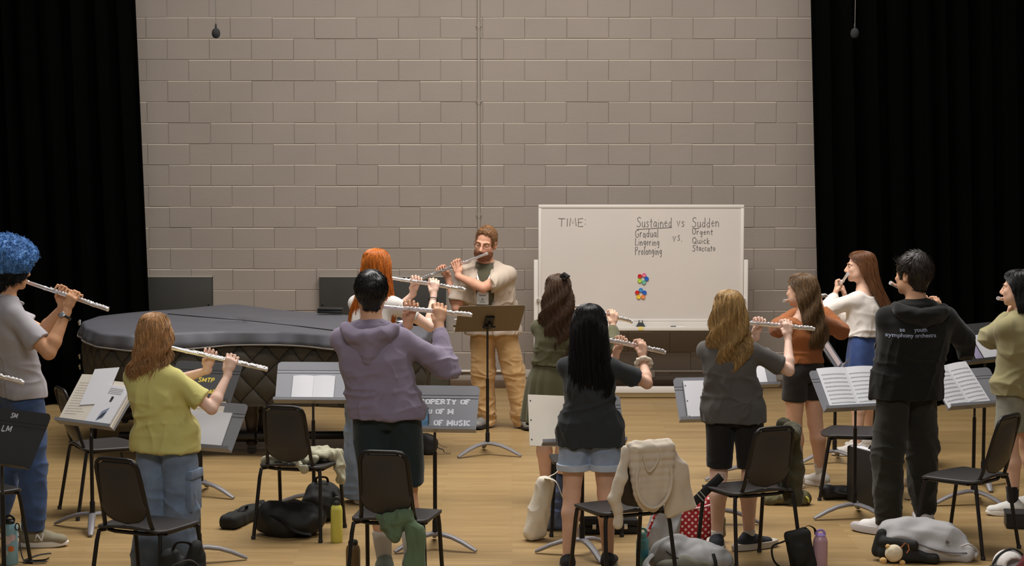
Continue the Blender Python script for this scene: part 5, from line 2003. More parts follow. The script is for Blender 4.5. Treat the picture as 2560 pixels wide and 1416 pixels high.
# quilted skirt
mb = MB()
NZ = 120
zb_, zt_ = 0.43, PZ - 0.06
vs = []
for jz in range(NZ + 1):
    z = zb_ + (zt_ - zb_) * jz / NZ
    for i in range(NP_):
        s = i / NP_ * per
        q = 0.105
        u1, u2 = (s + z * 0.95) / q, (s - z * 0.95) / q
        puff = 0.022 * (abs(math.sin(u1 * PI / 2)) * abs(math.sin(u2 * PI / 2))) ** 0.4
        sag = 0.02 * math.sin(s * 4 + 1.2 * math.sin(s * 1.7)) * (1 - jz / NZ)
        inw = -0.05 * (1 - jz / NZ) ** 2 - 0.03 * max(0.0, jz / NZ - 0.75) * 4
        p = out[i] + nrm[i] * (0.0 + puff + sag + inw)
        vs.append((p.x, p.y, z + (0.02 * math.sin(s * 2.3) if jz == 0 else 0)))
fs = []
for a in range(NZ):
    for i in range(NP_):
        i2 = (i + 1) % NP_
        fs.append((a * NP_ + i, a * NP_ + i2, (a + 1) * NP_ + i2, (a + 1) * NP_ + i))
mb.add(vs, fs)
for k_, f_ in enumerate(fs):
    i, a = f_[0] % NP_, f_[0] // NP_
    s = (i + 0.5) / NP_ * per
    z = zb_ + (zt_ - zb_) * (a + 0.5) / NZ
    if min(abs(math.sin((s + z * 0.95) / q * PI / 2)), abs(math.sin((s - z * 0.95) / q * PI / 2))) < 0.075:
        mb.mi[k_] = 1
sk = mb.build('quilted_skirt', [M_QUILT, mat('black_stitching', (0.008, 0.008, 0.007), 0.9)], piano, angle=None, fixn=True)
# rim and underside of the case
mb = MB()
inn = [(p - nrm[i] * 0.06) for i, p in enumerate(out)][::12]
mb.prism([(p.x, p.y) for p in inn], 0.56, PZ - 0.02)
mb.build('case', M_PIANO, piano, smooth=False, fixn=True)
# metal hook clasps at the left corner
il = min(range(NP_), key=lambda i: proj(out[i] + base_p + Vector((0, 0, PZ)))[0])
for (di, z) in ((-4, PZ - 0.01), (2, PZ - 0.09), (-2, PZ - 0.28), (3, PZ - 0.36)):
    i = (il + di) % NP_
    p = out[i] + nrm[i] * 0.03 + Vector((0, 0, z))
    tg = Vector((-nrm[i].y, nrm[i].x, 0))
    mb = MB()
    mb.tube([p - tg * 0.022 + U3 * 0.012, p + nrm[i] * 0.008, p + tg * 0.022 + U3 * 0.012, p + tg * 0.012 - U3 * 0.022, p - tg * 0.012 - U3 * 0.022, p - tg * 0.022 + U3 * 0.012], 0.007, 8)
    mb.build('metal_clasp', mat('nickel', (0.78, 0.75, 0.70), 0.25, 0.8), piano)


def pl(px, py, zf=0.0):
    return fl(px, py, zf) - base_p


# legs with casters
for (px, py) in ((313, 1058), (630, 1135), (990, 1110)):
    p = pl(px, py)
    mb = MB()
    Mx = Matrix.Translation(p)
    mb.box((-0.07, -0.07, 0.42), (0.07, 0.07, 0.58), 0.012, Mx)
    mb.lathe([(0.055, 0.42), (0.062, 0.38), (0.05, 0.34), (0.058, 0.30), (0.042, 0.2), (0.034, 0.13), (0.05, 0.10), (0.04, 0.075)], 20, Mx)
    lg = mb.build('leg', mat('dark_walnut', srgb(44, 30, 24), 0.35), piano)
    mb = MB()
    mb.lathe([(0.034, -0.014), (0.038, 0), (0.034, 0.014)], 16, Mx @ TR((0, 0, 0.038), 0, PI / 2))
    mb.box((-0.03, -0.022, 0.04), (0.03, 0.022, 0.08), 0.004, Mx)
    mb.build('caster', mat('dark_metal', (0, 0, 0)), lg)
# pedal lyre and dolly arm
p = pl(618, 1120)
mb = MB()
Mx = Matrix.Translation(p)
mb.box((-0.16, -0.09, 0.06), (0.16, 0.16, 0.14), 0.012, Mx)
mb.box((-0.14, -0.05, 0.30), (0.14, 0.2, 0.46), 0.02, Mx)
mb.box((-0.13, 0.02, 0.1), (-0.08, 0.07, 0.45), 0.01, Mx)
mb.box((0.08, 0.02, 0.1), (0.13, 0.07, 0.45), 0.01, Mx)
mb.build('pedal_lyre', mat('dark_walnut', (0, 0, 0)), piano)
mb = MB()
a, b = pl(640, 1090, 0.16), pl(925, 1088, 0.12)
mb.tube([a, b], 0.035, 10, flat=0.9)
c_ = pl(300, 1090, 0.12)
mb.tube([a, c_], 0.035, 10, flat=0.9)
mb.build('transport_frame', mat('black_steel', (0.02, 0.018, 0.017), 0.5), piano)

# adjustable bench under the tail
p = fl(330, 1105)
t = thing('piano_bench', 'low black padded bench below the tail of the grand piano', 'bench', p, R(8))
mb = MB()
mb.box((-0.36, -0.17, 0.27), (0.36, 0.17, 0.36), 0.03)
mb.build('seat', mat('black_vinyl', (0.02, 0.02, 0.02), 0.45), t)
mb = MB()
mb.box((-0.34, -0.15, 0.2), (0.34, 0.15, 0.275), 0.006)
mb.build('frame', mat('dark_walnut', (0, 0, 0)), t)
for sx in (-1, 1):
    for sy in (-1, 1):
        mb = MB()
        mb.tube([(sx * 0.3, sy * 0.12, 0.22), (sx * 0.31, sy * 0.13, 0.0)], [0.024, 0.018], 8)
        mb.build('leg', mat('dark_walnut', (0, 0, 0)), t)

# things lying on the piano
a = fl(828, 783, PZ + 0.015)
t = thing('flute_case', 'slim black flute case lying on the piano beside the lavender hoodie', 'case', a, R(-6))
mb = MB()
mb.box((-0.11, -0.045, 0), (0.10, 0.045, 0.022), 0.006)
mb.build('lower_shell', M_BLACKPLASTIC, t)
mb = MB()
mb.box((-0.11, -0.045, 0.024), (0.10, 0.045, 0.042), 0.006)
mb.build('lid', M_BLACKPLASTIC, t)
M_PAPER = mat('white_paper', srgb(232, 230, 226), 0.75)
a = fl(1050, 806, PZ + 0.02)
t = thing('open_folder', 'open white folder lying on the keyboard end of the piano', 'folder', a, R(-14))
mb = MB()
mb.grid(12, 2, lambda u, v: ((u - 0.5) * 0.30, (v - 0.5) * 0.24, 0.006 + 0.03 * abs(u - 0.5) ** 2))
o = mb.build('pages', M_PAPER, t, angle=None)
o.modifiers.new('t', 'SOLIDIFY').thickness = 0.003
mb = MB()
mb.box((-0.17, -0.13, -0.004), (0.17, 0.13, 0.003), 0.002)
mb.build('cover_board', M_BLACKPLASTIC, t)

# ------------------------------------------------------------------ mobile whiteboard
WB_Y = 18.72
a, b = at(1346, 512, WB_Y), at(1858, 806, WB_Y)
wx0, wx1, wz1, wz0 = a.x, b.x, a.z, b.z
wb = thing('whiteboard', 'large mobile whiteboard with handwritten words on a white frame', 'whiteboard', ((wx0 + wx1) / 2, WB_Y, 0))
W2 = (wx1 - wx0) / 2
M_BOARD = mat('whiteboard_enamel', srgb(206, 198, 190), 0.22, 0, 0, 1, 0.02, 2, 0.5)
M_FRAME = mat('white_frame', srgb(214, 208, 200), 0.4)
mb = MB()
mb.box((-W2 + 0.02, 0.004, wz0 + 0.02), (W2 - 0.02, 0.022, wz1 - 0.02))
mb.build('panel', M_BOARD, wb)
mb = MB()
for (lo, hi) in (((-W2, -0.004, wz1 - 0.032), (W2, 0.03, wz1)), ((-W2, -0.004, wz0), (W2, 0.03, wz0 + 0.03)), ((-W2, -0.004, wz0 + 0.03), (-W2 + 0.03, 0.03, wz1 - 0.032)), ((W2 - 0.03, -0.004, wz0 + 0.03), (W2, 0.03, wz1 - 0.032))):
    mb.box(lo, hi, 0.006)
mb.build('frame', M_FRAME, wb)
zt0 = at(1600, 827, WB_Y - 0.08).z
mb = MB()
mb.box((-W2 + 0.03, -0.085, zt0), (W2 - 0.03, 0.01, zt0 + 0.02), 0.004)
mb.box((-W2 + 0.03, -0.09, zt0), (W2 - 0.03, -0.08, zt0 + 0.035), 0.003)
mb.box((-W2 + 0.03, -0.004, zt0 + 0.015), (W2 - 0.03, 0.02, wz0 + 0.004), 0.003)
mb.build('tray', M_FRAME, wb)
for s in (-1, 1):
    px = -W2 - 0.022 if s < 0 else W2 + 0.022
    ztop = at(1342, 650, WB_Y).z
    mb = MB()
    mb.box((px - 0.02, -0.0, 0.09), (px + 0.02, 0.04, ztop), 0.004)
    mb.box((px - 0.022, -0.32, 0.075), (px + 0.022, 0.36, 0.115), 0.006)
    lg = mb.build('post', M_FRAME, wb)
    for yy in (-0.28, 0.32):
        mb = MB()
        mb.lathe([(0.03, -0.012), (0.036, 0), (0.03, 0.012)], 16, TR((px, yy, 0.037), PI / 2, PI / 2))
        mb.box((px - 0.02, yy - 0.02, 0.04), (px + 0.02, yy + 0.02, 0.08), 0.004)
        mb.build('caster', mat('dark_metal', (0, 0, 0)), lg)
    mb = MB()
    zk = at(1347, 750, WB_Y).z
    mb.tube([(px - s * 0.02, -0.03, zk), (px - s * 0.02, 0.01, zk)], 0.016, 12)
    mb.build('pivot_knob', mat('nickel', (1, 1, 1)), lg)
mb = MB()
mb.box((-W2 - 0.02, -0.03, 0.055), (W2 + 0.02, 0.01, 0.115), 0.005)
mb.build('cross_bar', M_FRAME, wb)

GL = {  # handwriting strokes, baseline 0, capital height 1, lower-case height .6: (width, strokes)
    'T': (0.75, [[(0, 1), (0.8, 0.97)], [(0.4, 0.98), (0.38, 0)]]),
    'I': (0.3, [[(0.15, 1), (0.12, 0)]]),
    'M': (0.8, [[(0, 0), (0.08, 1), (0.36, 0.3), (0.66, 1), (0.76, 0)]]),
    'E': (0.6, [[(0.58, 1), (0.04, 0.97), (0.02, 0), (0.6, 0.02)], [(0.03, 0.5), (0.48, 0.53)]]),
    ':': (0.3, [[(0.1, 0.85), (0.14, 0.78)], [(0.1, 0.3), (0.14, 0.22)]]),
    '.': (0.3, [[(0.1, 0.06), (0.14, 0.0)]]),
    'S': (0.62, [[(0.6, 0.9), (0.4, 1.02), (0.12, 0.9), (0.16, 0.65), (0.5, 0.45), (0.52, 0.15), (0.26, -0.02), (0, 0.12)]]),
    'G': (0.7, [[(0.62, 0.85), (0.35, 1), (0.06, 0.7), (0.08, 0.2), (0.36, 0), (0.62, 0.2), (0.62, 0.45), (0.4, 0.44)]]),
    'L': (0.55, [[(0.1, 1), (0.05, 0.02), (0.55, 0.04)]]),
    'P': (0.6, [[(0.05, -0.05), (0.08, 1), (0.45, 0.98), (0.52, 0.7), (0.08, 0.48)]]),
    'U': (0.6, [[(0.05, 1), (0.06, 0.2), (0.28, 0), (0.5, 0.2), (0.55, 1)]]),
    'Q': (0.72, [[(0.36, 1), (0.06, 0.75), (0.06, 0.25), (0.34, 0), (0.62, 0.3), (0.62, 0.75), (0.36, 1)], [(0.4, 0.25), (0.72, -0.08)]]),
    'u': (0.5, [[(0.03, 0.58), (0.06, 0.12), (0.22, 0), (0.4, 0.15), (0.42, 0.58)], [(0.42, 0.3), (0.48, 0)]]),
    's': (0.42, [[(0.38, 0.52), (0.2, 0.6), (0.06, 0.48), (0.34, 0.22), (0.3, 0.04), (0.02, 0.04)]]),
    't': (0.4, [[(0.2, 0.9), (0.18, 0.1), (0.32, 0)], [(0.02, 0.58), (0.38, 0.62)]]),
    'a': (0.5, [[(0.4, 0.5), (0.18, 0.6), (0.04, 0.3), (0.14, 0.02), (0.38, 0.2), (0.41, 0.55), (0.42, 0.1), (0.5, 0)]]),
    'i': (0.22, [[(0.1, 0.55), (0.1, 0)], [(0.1, 0.78), (0.12, 0.82)]]),
    'n': (0.5, [[(0.04, 0.58), (0.06, 0)], [(0.05, 0.36), (0.26, 0.58), (0.4, 0.42), (0.43, 0)]]),
    'e': (0.46, [[(0.05, 0.3), (0.4, 0.36), (0.24, 0.6), (0.05, 0.35), (0.14, 0.02), (0.42, 0.1)]]),
    'd': (0.52, [[(0.4, 0.42), (0.2, 0.55), (0.04, 0.26), (0.16, 0), (0.4, 0.2)], [(0.43, 1), (0.42, 0)]]),
    'v': (0.46, [[(0.02, 0.6), (0.2, 0), (0.42, 0.62)]]),
    'r': (0.4, [[(0.05, 0.58), (0.07, 0)], [(0.06, 0.36), (0.2, 0.56), (0.36, 0.54)]]),
    'l': (0.22, [[(0.1, 1), (0.1, 0)]]),
    'g': (0.5, [[(0.4, 0.48), (0.18, 0.58), (0.05, 0.3), (0.2, 0.08), (0.4, 0.3), (0.41, 0.56), (0.38, -0.3), (0.1, -0.32)]]),
    'o': (0.48, [[(0.22, 0.6), (0.04, 0.35), (0.12, 0.04), (0.34, 0.06), (0.4, 0.4), (0.22, 0.6)]]),
    'c': (0.44, [[(0.4, 0.48), (0.2, 0.6), (0.05, 0.3), (0.16, 0.02), (0.42, 0.1)]]),
    'k': (0.46, [[(0.06, 1), (0.06, 0)], [(0.38, 0.6), (0.07, 0.28), (0.42, 0)]]),
}
rh = random.Random(4)


def handwrite(mb, txt, px0, py0, px1, cap):
    """write between pixel columns on the board, baseline at py0, capital height in pixels"""
    A, B = at(px0, py0, WB_Y), at(px1, py0, WB_Y)
    hgt = cap * (B - A).length / max(1, abs(px1 - px0))
    wtot = sum(GL[ch][0] + 0.14 for ch in txt if ch != ' ') + 0.35 * txt.count(' ')
    sx = (B.x - A.x) / wtot
    x = A.x - wb.location.x
    for ch in txt:
        if ch == ' ':
            x += 0.35 * sx
            continue
        wd, st = GL[ch]
        dy = rh.uniform(-0.06, 0.06) * hgt
        for s in st:
            pts = [(x + p[0] * sx + rh.uniform(-0.02, 0.02) * sx, 0.0022, A.z + dy + p[1] * hgt) for p in s]
            mb.tube(pts, 0.0031, 6, flat=0.35, up=(0, 1, 0))
        x += (wd + 0.14) * sx


words_ = [('TIME:', 1396, 566, 1470, 20), ('Sustained', 1592, 568, 1682, 24), ('vs', 1692, 566, 1714, 22), ('Sudden', 1730, 568, 1800, 24), ('Gradual', 1588, 594, 1648, 20),
          ('Lingering', 1588, 614, 1650, 18), ('Prolonging', 1588, 637, 1656, 19), ('v', 1682, 606, 1692, 22), ('s.', 1694, 603, 1708, 22), ('Urgent', 1731, 587, 1784, 15), ('Quick', 1731, 610, 1776, 16), ('Staccato', 1731, 628, 1790, 15)]
M_DRY = mat('dry_marker', srgb(104, 100, 98), 0.7)
for wd_ in words_:
    mb = MB()
    handwrite(mb, *wd_)
    mb.build('handwriting', M_DRY, wb)
for (x0, y0, x1, y1) in ((1592, 574, 1680, 569), (1731, 572, 1748, 571)):
    A, B = at(x0, y0, WB_Y), at(x1, y1, WB_Y)
    mb = MB()
    mb.tube([(A.x - wb.location.x, 0.0022, A.z), (B.x - wb.location.x, 0.0022, B.z)], 0.003, 6, flat=0.35, up=(0, 1, 0))
    mb.build('underline', M_DRY, wb)

# magnets, clip, note, marker
mag = [('red', srgb(196, 42, 44)), ('pink', srgb(222, 120, 150)), ('blue', srgb(40, 96, 190)), ('teal', srgb(110, 180, 160)), ('lime', srgb(178, 206, 70)), ('yellow', srgb(232, 196, 60)), ('sky', srgb(70, 140, 200)), ('orange', srgb(230, 140, 80))]
magd = dict(mag)
for (cx, cy, cols, where) in ((1607, 697, ['pink', 'blue', 'teal', 'lime', 'red'], 'upper'), (1602, 735, ['sky', 'blue', 'orange', 'yellow', 'red'], 'lower')):
    nth = len(cols)
    for i, cn in enumerate(cols):
        ang = PI / 2 - 2 * PI * i / nth - (0.35 if where == 'upper' else 0)
        p = at(cx + 9.5 * math.cos(ang), cy - 9.5 * math.sin(ang), WB_Y)
        mb = MB()
        prof = [(0.018, 0.0), (0.0205, 0.002), (0.0205, 0.010), (0.017, 0.014), (0.0145, 0.0105), (0.0, 0.0105)]
        mb.lathe(prof[:-1], 18, TR((0, 0.004, 0), 0, PI / 2))
        o = mb.build('board_magnet', mat('magnet_' + cn, magd[cn], 0.35), None, loc=p)
        tag(o, '%s round magnet in the %s flower of magnets on the whiteboard' % (cn, where), 'magnet', 'round magnets on the whiteboard')
p = at(1602, 808, WB_Y - 0.05)
t = thing('binder_clip', 'black binder clip standing on the whiteboard tray', 'clip', (p.x, WB_Y - 0.04, zt0 + 0.02))
hc = at(1602, 795, WB_Y).z - at(1602, 809, WB_Y).z
mb = MB()
mb.add([(-0.05, -0.02, 0), (0.05, -0.02, 0), (0.05, 0.02, 0), (-0.05, 0.02, 0), (-0.022, -0.005, hc), (0.022, -0.005, hc), (0.022, 0.005, hc), (-0.022, 0.005, hc)], [(0, 3, 2, 1), (4, 5, 6, 7), (0, 1, 5, 4), (1, 2, 6, 5), (2, 3, 7, 6), (3, 0, 4, 7)])
mb.build('spring_body', M_BLACKPLASTIC, t, smooth=False)
mb = MB()
for s in (-1, 1):
    mb.tube([(s * 0.012, 0, hc - 0.004), (s * 0.02, -0.006, hc + 0.014), (s * 0.008, -0.008, hc + 0.02)], 0.0035, 6)
mb.build('wire_handles', M_BLACKPLASTIC, t)
p = at(1602, 822, WB_Y - 0.1)
mb = MB()
mb.box((-0.024, -0.0015, -0.016), (0.024, 0.0015, 0.018), 0.001)
o = mb.build('sticky_note', mat('yellow_note', srgb(226, 206, 120), 0.8), None, loc=(p.x, WB_Y - 0.0925, zt0 + 0.02))
tag(o, 'pale yellow sticky note on the front lip of the whiteboard tray', 'note')
p = at(1690, 824, WB_Y - 0.06)
t = thing('dry_erase_marker', 'white marker with black cap lying in the whiteboard tray', 'marker', (p.x + 0.02, WB_Y - 0.055, zt0 + 0.031))
mb = MB()
Mx = TR((0, 0, 0), 0, 0, PI / 2)
mb.lathe([(0.009, -0.02), (0.009, 0.06), (0.007, 0.065)], 12, Mx)
mb.build('barrel', M_FRAME, t)
mb = MB()
mb.lathe([(0.008, -0.07), (0.0105, -0.066), (0.0105, -0.02)], 12, Mx)
mb.build('cap', M_BLACKPLASTIC, t)
# ------------------------------------------------------------------ chairs
M_SHELL = mat('chair_shell', srgb(54, 51, 50), 0.42, 0, 0.15, 500, 0.0, 8, 0.5)
M_TUBE = mat('chair_tube', srgb(30, 27, 26), 0.35, 0.2, spec=0.6)
M_GLIDE = mat('dark_rubber', (0, 0, 0))


def make_chair(label):
    t = thing('music_chair', label, 'chair', (0, 0, 0), 0, 'black music chairs')
    # shell seat
    mb = MB()

    def seat(u, v):
        x = (u - 0.5) * 2
        y = v
        rc_ = 1.0
        if y > 0.8:
            rc_ = 0.72 + 0.28 * math.sqrt(max(0.0, 1 - ((y - 0.8) / 0.2) ** 2))
        elif y < 0.15:
            rc_ = 0.86 + 0.14 * math.sqrt(max(0.0, 1 - ((0.15 - y) / 0.15) ** 2))
        wd = (0.208 + 0.026 * y) * rc_
        yy = -0.20 + 0.43 * y - 0.035 * x * x * (y > 0.5) * (y - 0.5) * 2 + 0.03 * x * x * (1 - y) * 0
        z = 0.462 - 0.012 * (1 - x * x) * math.sin(PI * min(1, y * 1.15)) - 0.05 * max(0, y - 0.8) ** 2 * 25 * 0.35 + 0.022 * abs(x) ** 4 * 0
        z += 0.02 * max(0.0, 0.2 - y) / 0.2 * (1 - 0.9 * x * x)
        return (x * wd, yy, z)
    mb.grid(24, 24, seat)
    o = mb.build('seat', M_SHELL, t, angle=None)
    md = o.modifiers.new('thickness', 'SOLIDIFY')
    md.thickness = 0.016
    md.offset = -1
    # back shell: rounded top, round bowl bottom
    mb = MB()

    def back(u, v):
        x = (u - 0.5) * 2
        z = v
        w0 = 0.126
        # outline: superellipse corners at the top, half round at the bottom
        if z > 0.82:
            q = (z - 0.82) / 0.18
            w = w0 - 0.045 * (1 - math.sqrt(max(0, 1 - q * q)))
        elif z < 0.32:
            q = (0.32 - z) / 0.32
            w = w0 * 1.05 * math.sqrt(max(0.0, 1 - q ** 2.3)) + 0.012
        else:
            w = w0 * (1 + 0.05 * (0.82 - z) / 0.5)
        zz = 0.492 + 0.345 * z
        y = -0.205 - 0.085 * z + 0.05 * max(0, 0.35 - z) ** 1.5 - 0.028 * (1 - x * x) * math.sin(PI * min(1, z + 0.1))
        return (x * w, y, zz)
    mb.grid(22, 30, back)
    o = mb.build('backrest', M_SHELL, t, angle=None)
    md = o.modifiers.new('thickness', 'SOLIDIFY')
    md.thickness = 0.009
    md.offset = 0
    # tube round the back, running down into the seat
    pts = []
    for s in (1,):
        pts = [(0.165, -0.10, 0.444), (0.158, -0.155, 0.449), (0.150, -0.185, 0.468), (0.144, -0.20, 0.51), (0.139, -0.225, 0.60), (0.135, -0.26, 0.72), (0.131, -0.285, 0.80), (0.122, -0.292, 0.828), (0.10, -0.296, 0.846), (0.07, -0.298, 0.850)]
    full = pts + [(-p[0], p[1], p[2]) for p in reversed(pts)]
    mb = MB()
    mb.tube(full, 0.0115, 12)
    mb.build('back_frame', M_TUBE, t)
    mb = MB()
    mb.tube([(-0.19, 0.15, 0.438), (-0.195, -0.13, 0.440)], 0.011, 10)
    mb.tube([(0.19, 0.15, 0.438), (0.195, -0.13, 0.440)], 0.011, 10)
    mb.tube([(-0.195, -0.13, 0.440), (-0.1, -0.165, 0.437), (0.1, -0.165, 0.437), (0.195, -0.13, 0.440)], 0.011, 10)
    mb.tube([(-0.19, 0.12, 0.432), (0.19, 0.12, 0.432)], 0.010, 10)
    mb.build('seat_frame', M_TUBE, t)
    for sx in (-1, 1):
        for (top, bend, foot) in (((0.165, -0.16, 0.442), (0.198, -0.185, 0.425), (0.222, -0.255, 0.0)), ((0.19, 0.13, 0.438), (0.205, 0.165, 0.415), (0.218, 0.225, 0.0))):
            mb = MB()
            b2 = [bend[i] * 0.85 + top[i] * 0.15 for i in range(3)]
            lowb = [bend[i] + (foot[i] - bend[i]) * 0.1 for i in range(3)]
            mb.tube([(sx * top[0], top[1], top[2]), (sx * b2[0], b2[1], b2[2] + 0.008), (sx * lowb[0], lowb[1], lowb[2]), (sx * foot[0], foot[1], foot[2] + 0.002)], 0.0118, 12)
            lg = mb.build('leg', M_TUBE, t)
            mb = MB()
            mb.lathe([(0.014, 0.0), (0.0145, 0.018), (0.0125, 0.022)], 12, TR((sx * foot[0], foot[1], 0)))
            mb.build('glide', M_GLIDE, lg)
    return t


def lay(px, py, yaw, zt=0.85):
    """floor position of a chair from the pixel of the top of its back"""
    p = fl(px, py, zt)
    # the top of the back sits 0.297 behind the seat centre
    return Vector((p.x + 0.297 * math.sin(R(yaw)), p.y + 0.297 * math.cos(R(yaw)), 0))


chair0 = None
CH = {}
for key, px, py, yaw, lab in (
        ('yellow', 292, 1146, 24, 'black music chair directly behind the person in the yellow T-shirt'),
        ('jeans', 150, 972, 62, 'black music chair beyond the stand stacked with sheet music, turned sideways'),
        ('sagecloth', 708, 1018, 14, 'black music chair with a pale sage garment lying on its seat'),
        ('green', 957, 1131, 10, 'black music chair behind the lavender hoodie with a green jacket hanging off its seat'),
        ('cream', 1618, 1112, -24, 'black music chair with a cream hooded sweatshirt draped over its back'),
        ('gray', 1934, 1066, -24, 'black music chair behind the blonde person, olive jacket hanging on its far side'),
        ('hood', 2245, 941, -80, 'black music chair half hidden behind the charcoal joggers, seat showing to the left'),
        ('sage', 2526, 1040, -48, 'black music chair turned to the left beside the person in the sage sweater'),
        ('edge', -62, 1165, 40, 'black music chair cut off by the picture edge behind the pale blue bottle'),
        ('olive', 1468, 1011, 0, 'black music chair hidden behind the legs of the person in denim shorts'),
        ('white', 2272, 900, 6, 'black music chair beyond the black hoodie, only a seat corner and a leg showing')):
    p = lay(px, py, yaw) + Vector((0, {'gray': -0.07, 'yellow': -0.04}.get(key, 0.0), 0))
    if key == 'edge':
        p = fl(-58, 1412)
    if chair0 is None:
        chair0 = make_chair(lab)
        chair0.location = p
        chair0.rotation_euler = (0, 0, -R(yaw))
        CH[key] = chair0
    else:
        CH[key] = dup(chair0, p, -R(yaw), lab)

# ------------------------------------------------------------------ music stands
M_DESK = mat('stand_desk', srgb(132, 133, 138), 0.42, 0.25, 0.08, 600, 0.03, 3, 0.5)
M_DESKD = mat('stand_desk_dark', srgb(74, 74, 74), 0.45, 0.25, 0.08, 600, 0.03, 3, 0.5)
M_POLE = mat('stand_pole', srgb(32, 30, 29), 0.38, 0.3)
M_BASE = mat('stand_base', srgb(138, 135, 137), 0.5, 0.25)
M_STEN_W = mat('stencil_white', srgb(206, 208, 214), 0.7)
M_STEN_Y = mat('stencil_yellow', srgb(206, 180, 70), 0.7)
DW, DH = 0.262, 0.318
SERIF = {
    'P': [[(0, 0), (0, 1)], [(0.02, 1), (0.4, 1), (0.5, 0.78), (0.4, 0.52), (0.02, 0.52)]], 'R': [[(0, 0), (0, 1)], [(0.02, 1), (0.4, 1), (0.5, 0.78), (0.4, 0.54), (0.02, 0.54)], [(0.24, 0.5), (0.56, 0)]],
    'O': [[(0.3, 1), (0.06, 0.8), (0.06, 0.2), (0.3, 0)], [(0.36, 1), (0.6, 0.8), (0.6, 0.2), (0.36, 0)]], 'E': [[(0, 0), (0, 1)], [(0.03, 1), (0.5, 1), (0.5, 0.86)], [(0.03, 0.5), (0.36, 0.5)], [(0.03, 0), (0.5, 0), (0.5, 0.14)]],
    'T': [[(0.3, 0), (0.3, 0.94)], [(0.02, 0.84), (0.02, 1), (0.58, 1), (0.58, 0.84)]], 'Y': [[(0.3, 0), (0.3, 0.45)], [(0.0, 1), (0.28, 0.48)], [(0.6, 1), (0.32, 0.48)]],
    'F': [[(0, 0), (0, 1)], [(0.03, 1), (0.5, 1), (0.5, 0.86)], [(0.03, 0.52), (0.36, 0.52)]], 'U': [[(0.04, 1), (0.04, 0.2), (0.26, 0)], [(0.52, 1), (0.52, 0.2), (0.32, 0)]],
    'M': [[(0, 0), (0.02, 1)], [(0.05, 0.98), (0.36, 0.2)], [(0.4, 0.2), (0.72, 0.98)], [(0.75, 1), (0.77, 0)]], 'S': [[(0.5, 0.8), (0.4, 0.98), (0.14, 0.98), (0.04, 0.76), (0.24, 0.56)], [(0.3, 0.5), (0.52, 0.28), (0.42, 0.02), (0.12, 0.02), (0.02, 0.2)]],
    'I': [[(0.1, 0), (0.1, 1)]], 'C': [[(0.54, 0.8), (0.4, 0.98), (0.1, 0.85), (0.04, 0.5)], [(0.04, 0.46), (0.1, 0.14), (0.4, 0.02), (0.54, 0.2)]],
    'H': [[(0, 0), (0, 1)], [(0.56, 0), (0.56, 1)], [(0.03, 0.5), (0.53, 0.5)]], 'L': [[(0, 0), (0, 1)], [(0.03, 0), (0.5, 0), (0.5, 0.16)]], 'N': [[(0, 0), (0, 1)], [(0.03, 0.98), (0.5, 0.04)], [(0.54, 0), (0.54, 1)]],
    'A': [[(0.02, 0), (0.28, 1)], [(0.32, 1), (0.58, 0)], [(0.16, 0.32), (0.44, 0.32)]], 'D': [[(0, 0), (0, 1)], [(0.03, 1), (0.36, 1), (0.54, 0.75), (0.54, 0.25), (0.36, 0), (0.03, 0)]],
    'B': [[(0, 0), (0, 1)], [(0.03, 1), (0.4, 0.98), (0.44, 0.56), (0.03, 0.52)], [(0.03, 0.5), (0.5, 0.46), (0.5, 0.04), (0.03, 0)]], 'V': [[(0.0, 1), (0.27, 0)], [(0.31, 0), (0.58, 1)]],
}
SERIFED = set('PRTYFIHMNAE')


def stencil(mb, txt, M, x0, z0, h, wdt, thick, shear=0.0, serif=True):
    """block stencil letters written on the desk plane (local x right, z up the desk)"""
    adv = {ch: max(p[0] for s in SERIF[ch] for p in s) + 0.28 for ch in set(txt.replace(' ', ''))}
    tot = sum(adv[ch] if ch != ' ' else 0.5 for ch in txt)
    sx = wdt / tot
    x = x0
    for ch in txt:
        if ch == ' ':
            x += 0.5 * sx
            continue
        for s in SERIF[ch]:
            P = [(x + p[0] * sx + shear * p[1] * h, z0 + p[1] * h) for p in s]
            yo = lambda b: -0.0008 - max(0.0, (b - DH * 0.8) / (DH * 0.2)) * 0.004
            mb.tube([M @ Vector((a, yo(b), b)) for a, b in P], thick, 6, flat=0.1, up=M.to_3x3() @ Vector((0, 1, 0)))
            if serif and len(s) == 2 and ch in SERIFED and abs(s[0][0] - s[1][0]) < 0.03:
                for (a, b) in P:
                    mb.tube([M @ Vector((a - 0.17 * sx, yo(b), b)), M @ Vector((a + 0.17 * sx, yo(b), b))], thick * 0.75, 6, flat=0.1, up=M.to_3x3() @ Vector((0, 1, 0)))
        x += adv[ch] * sx


STANDS = {}


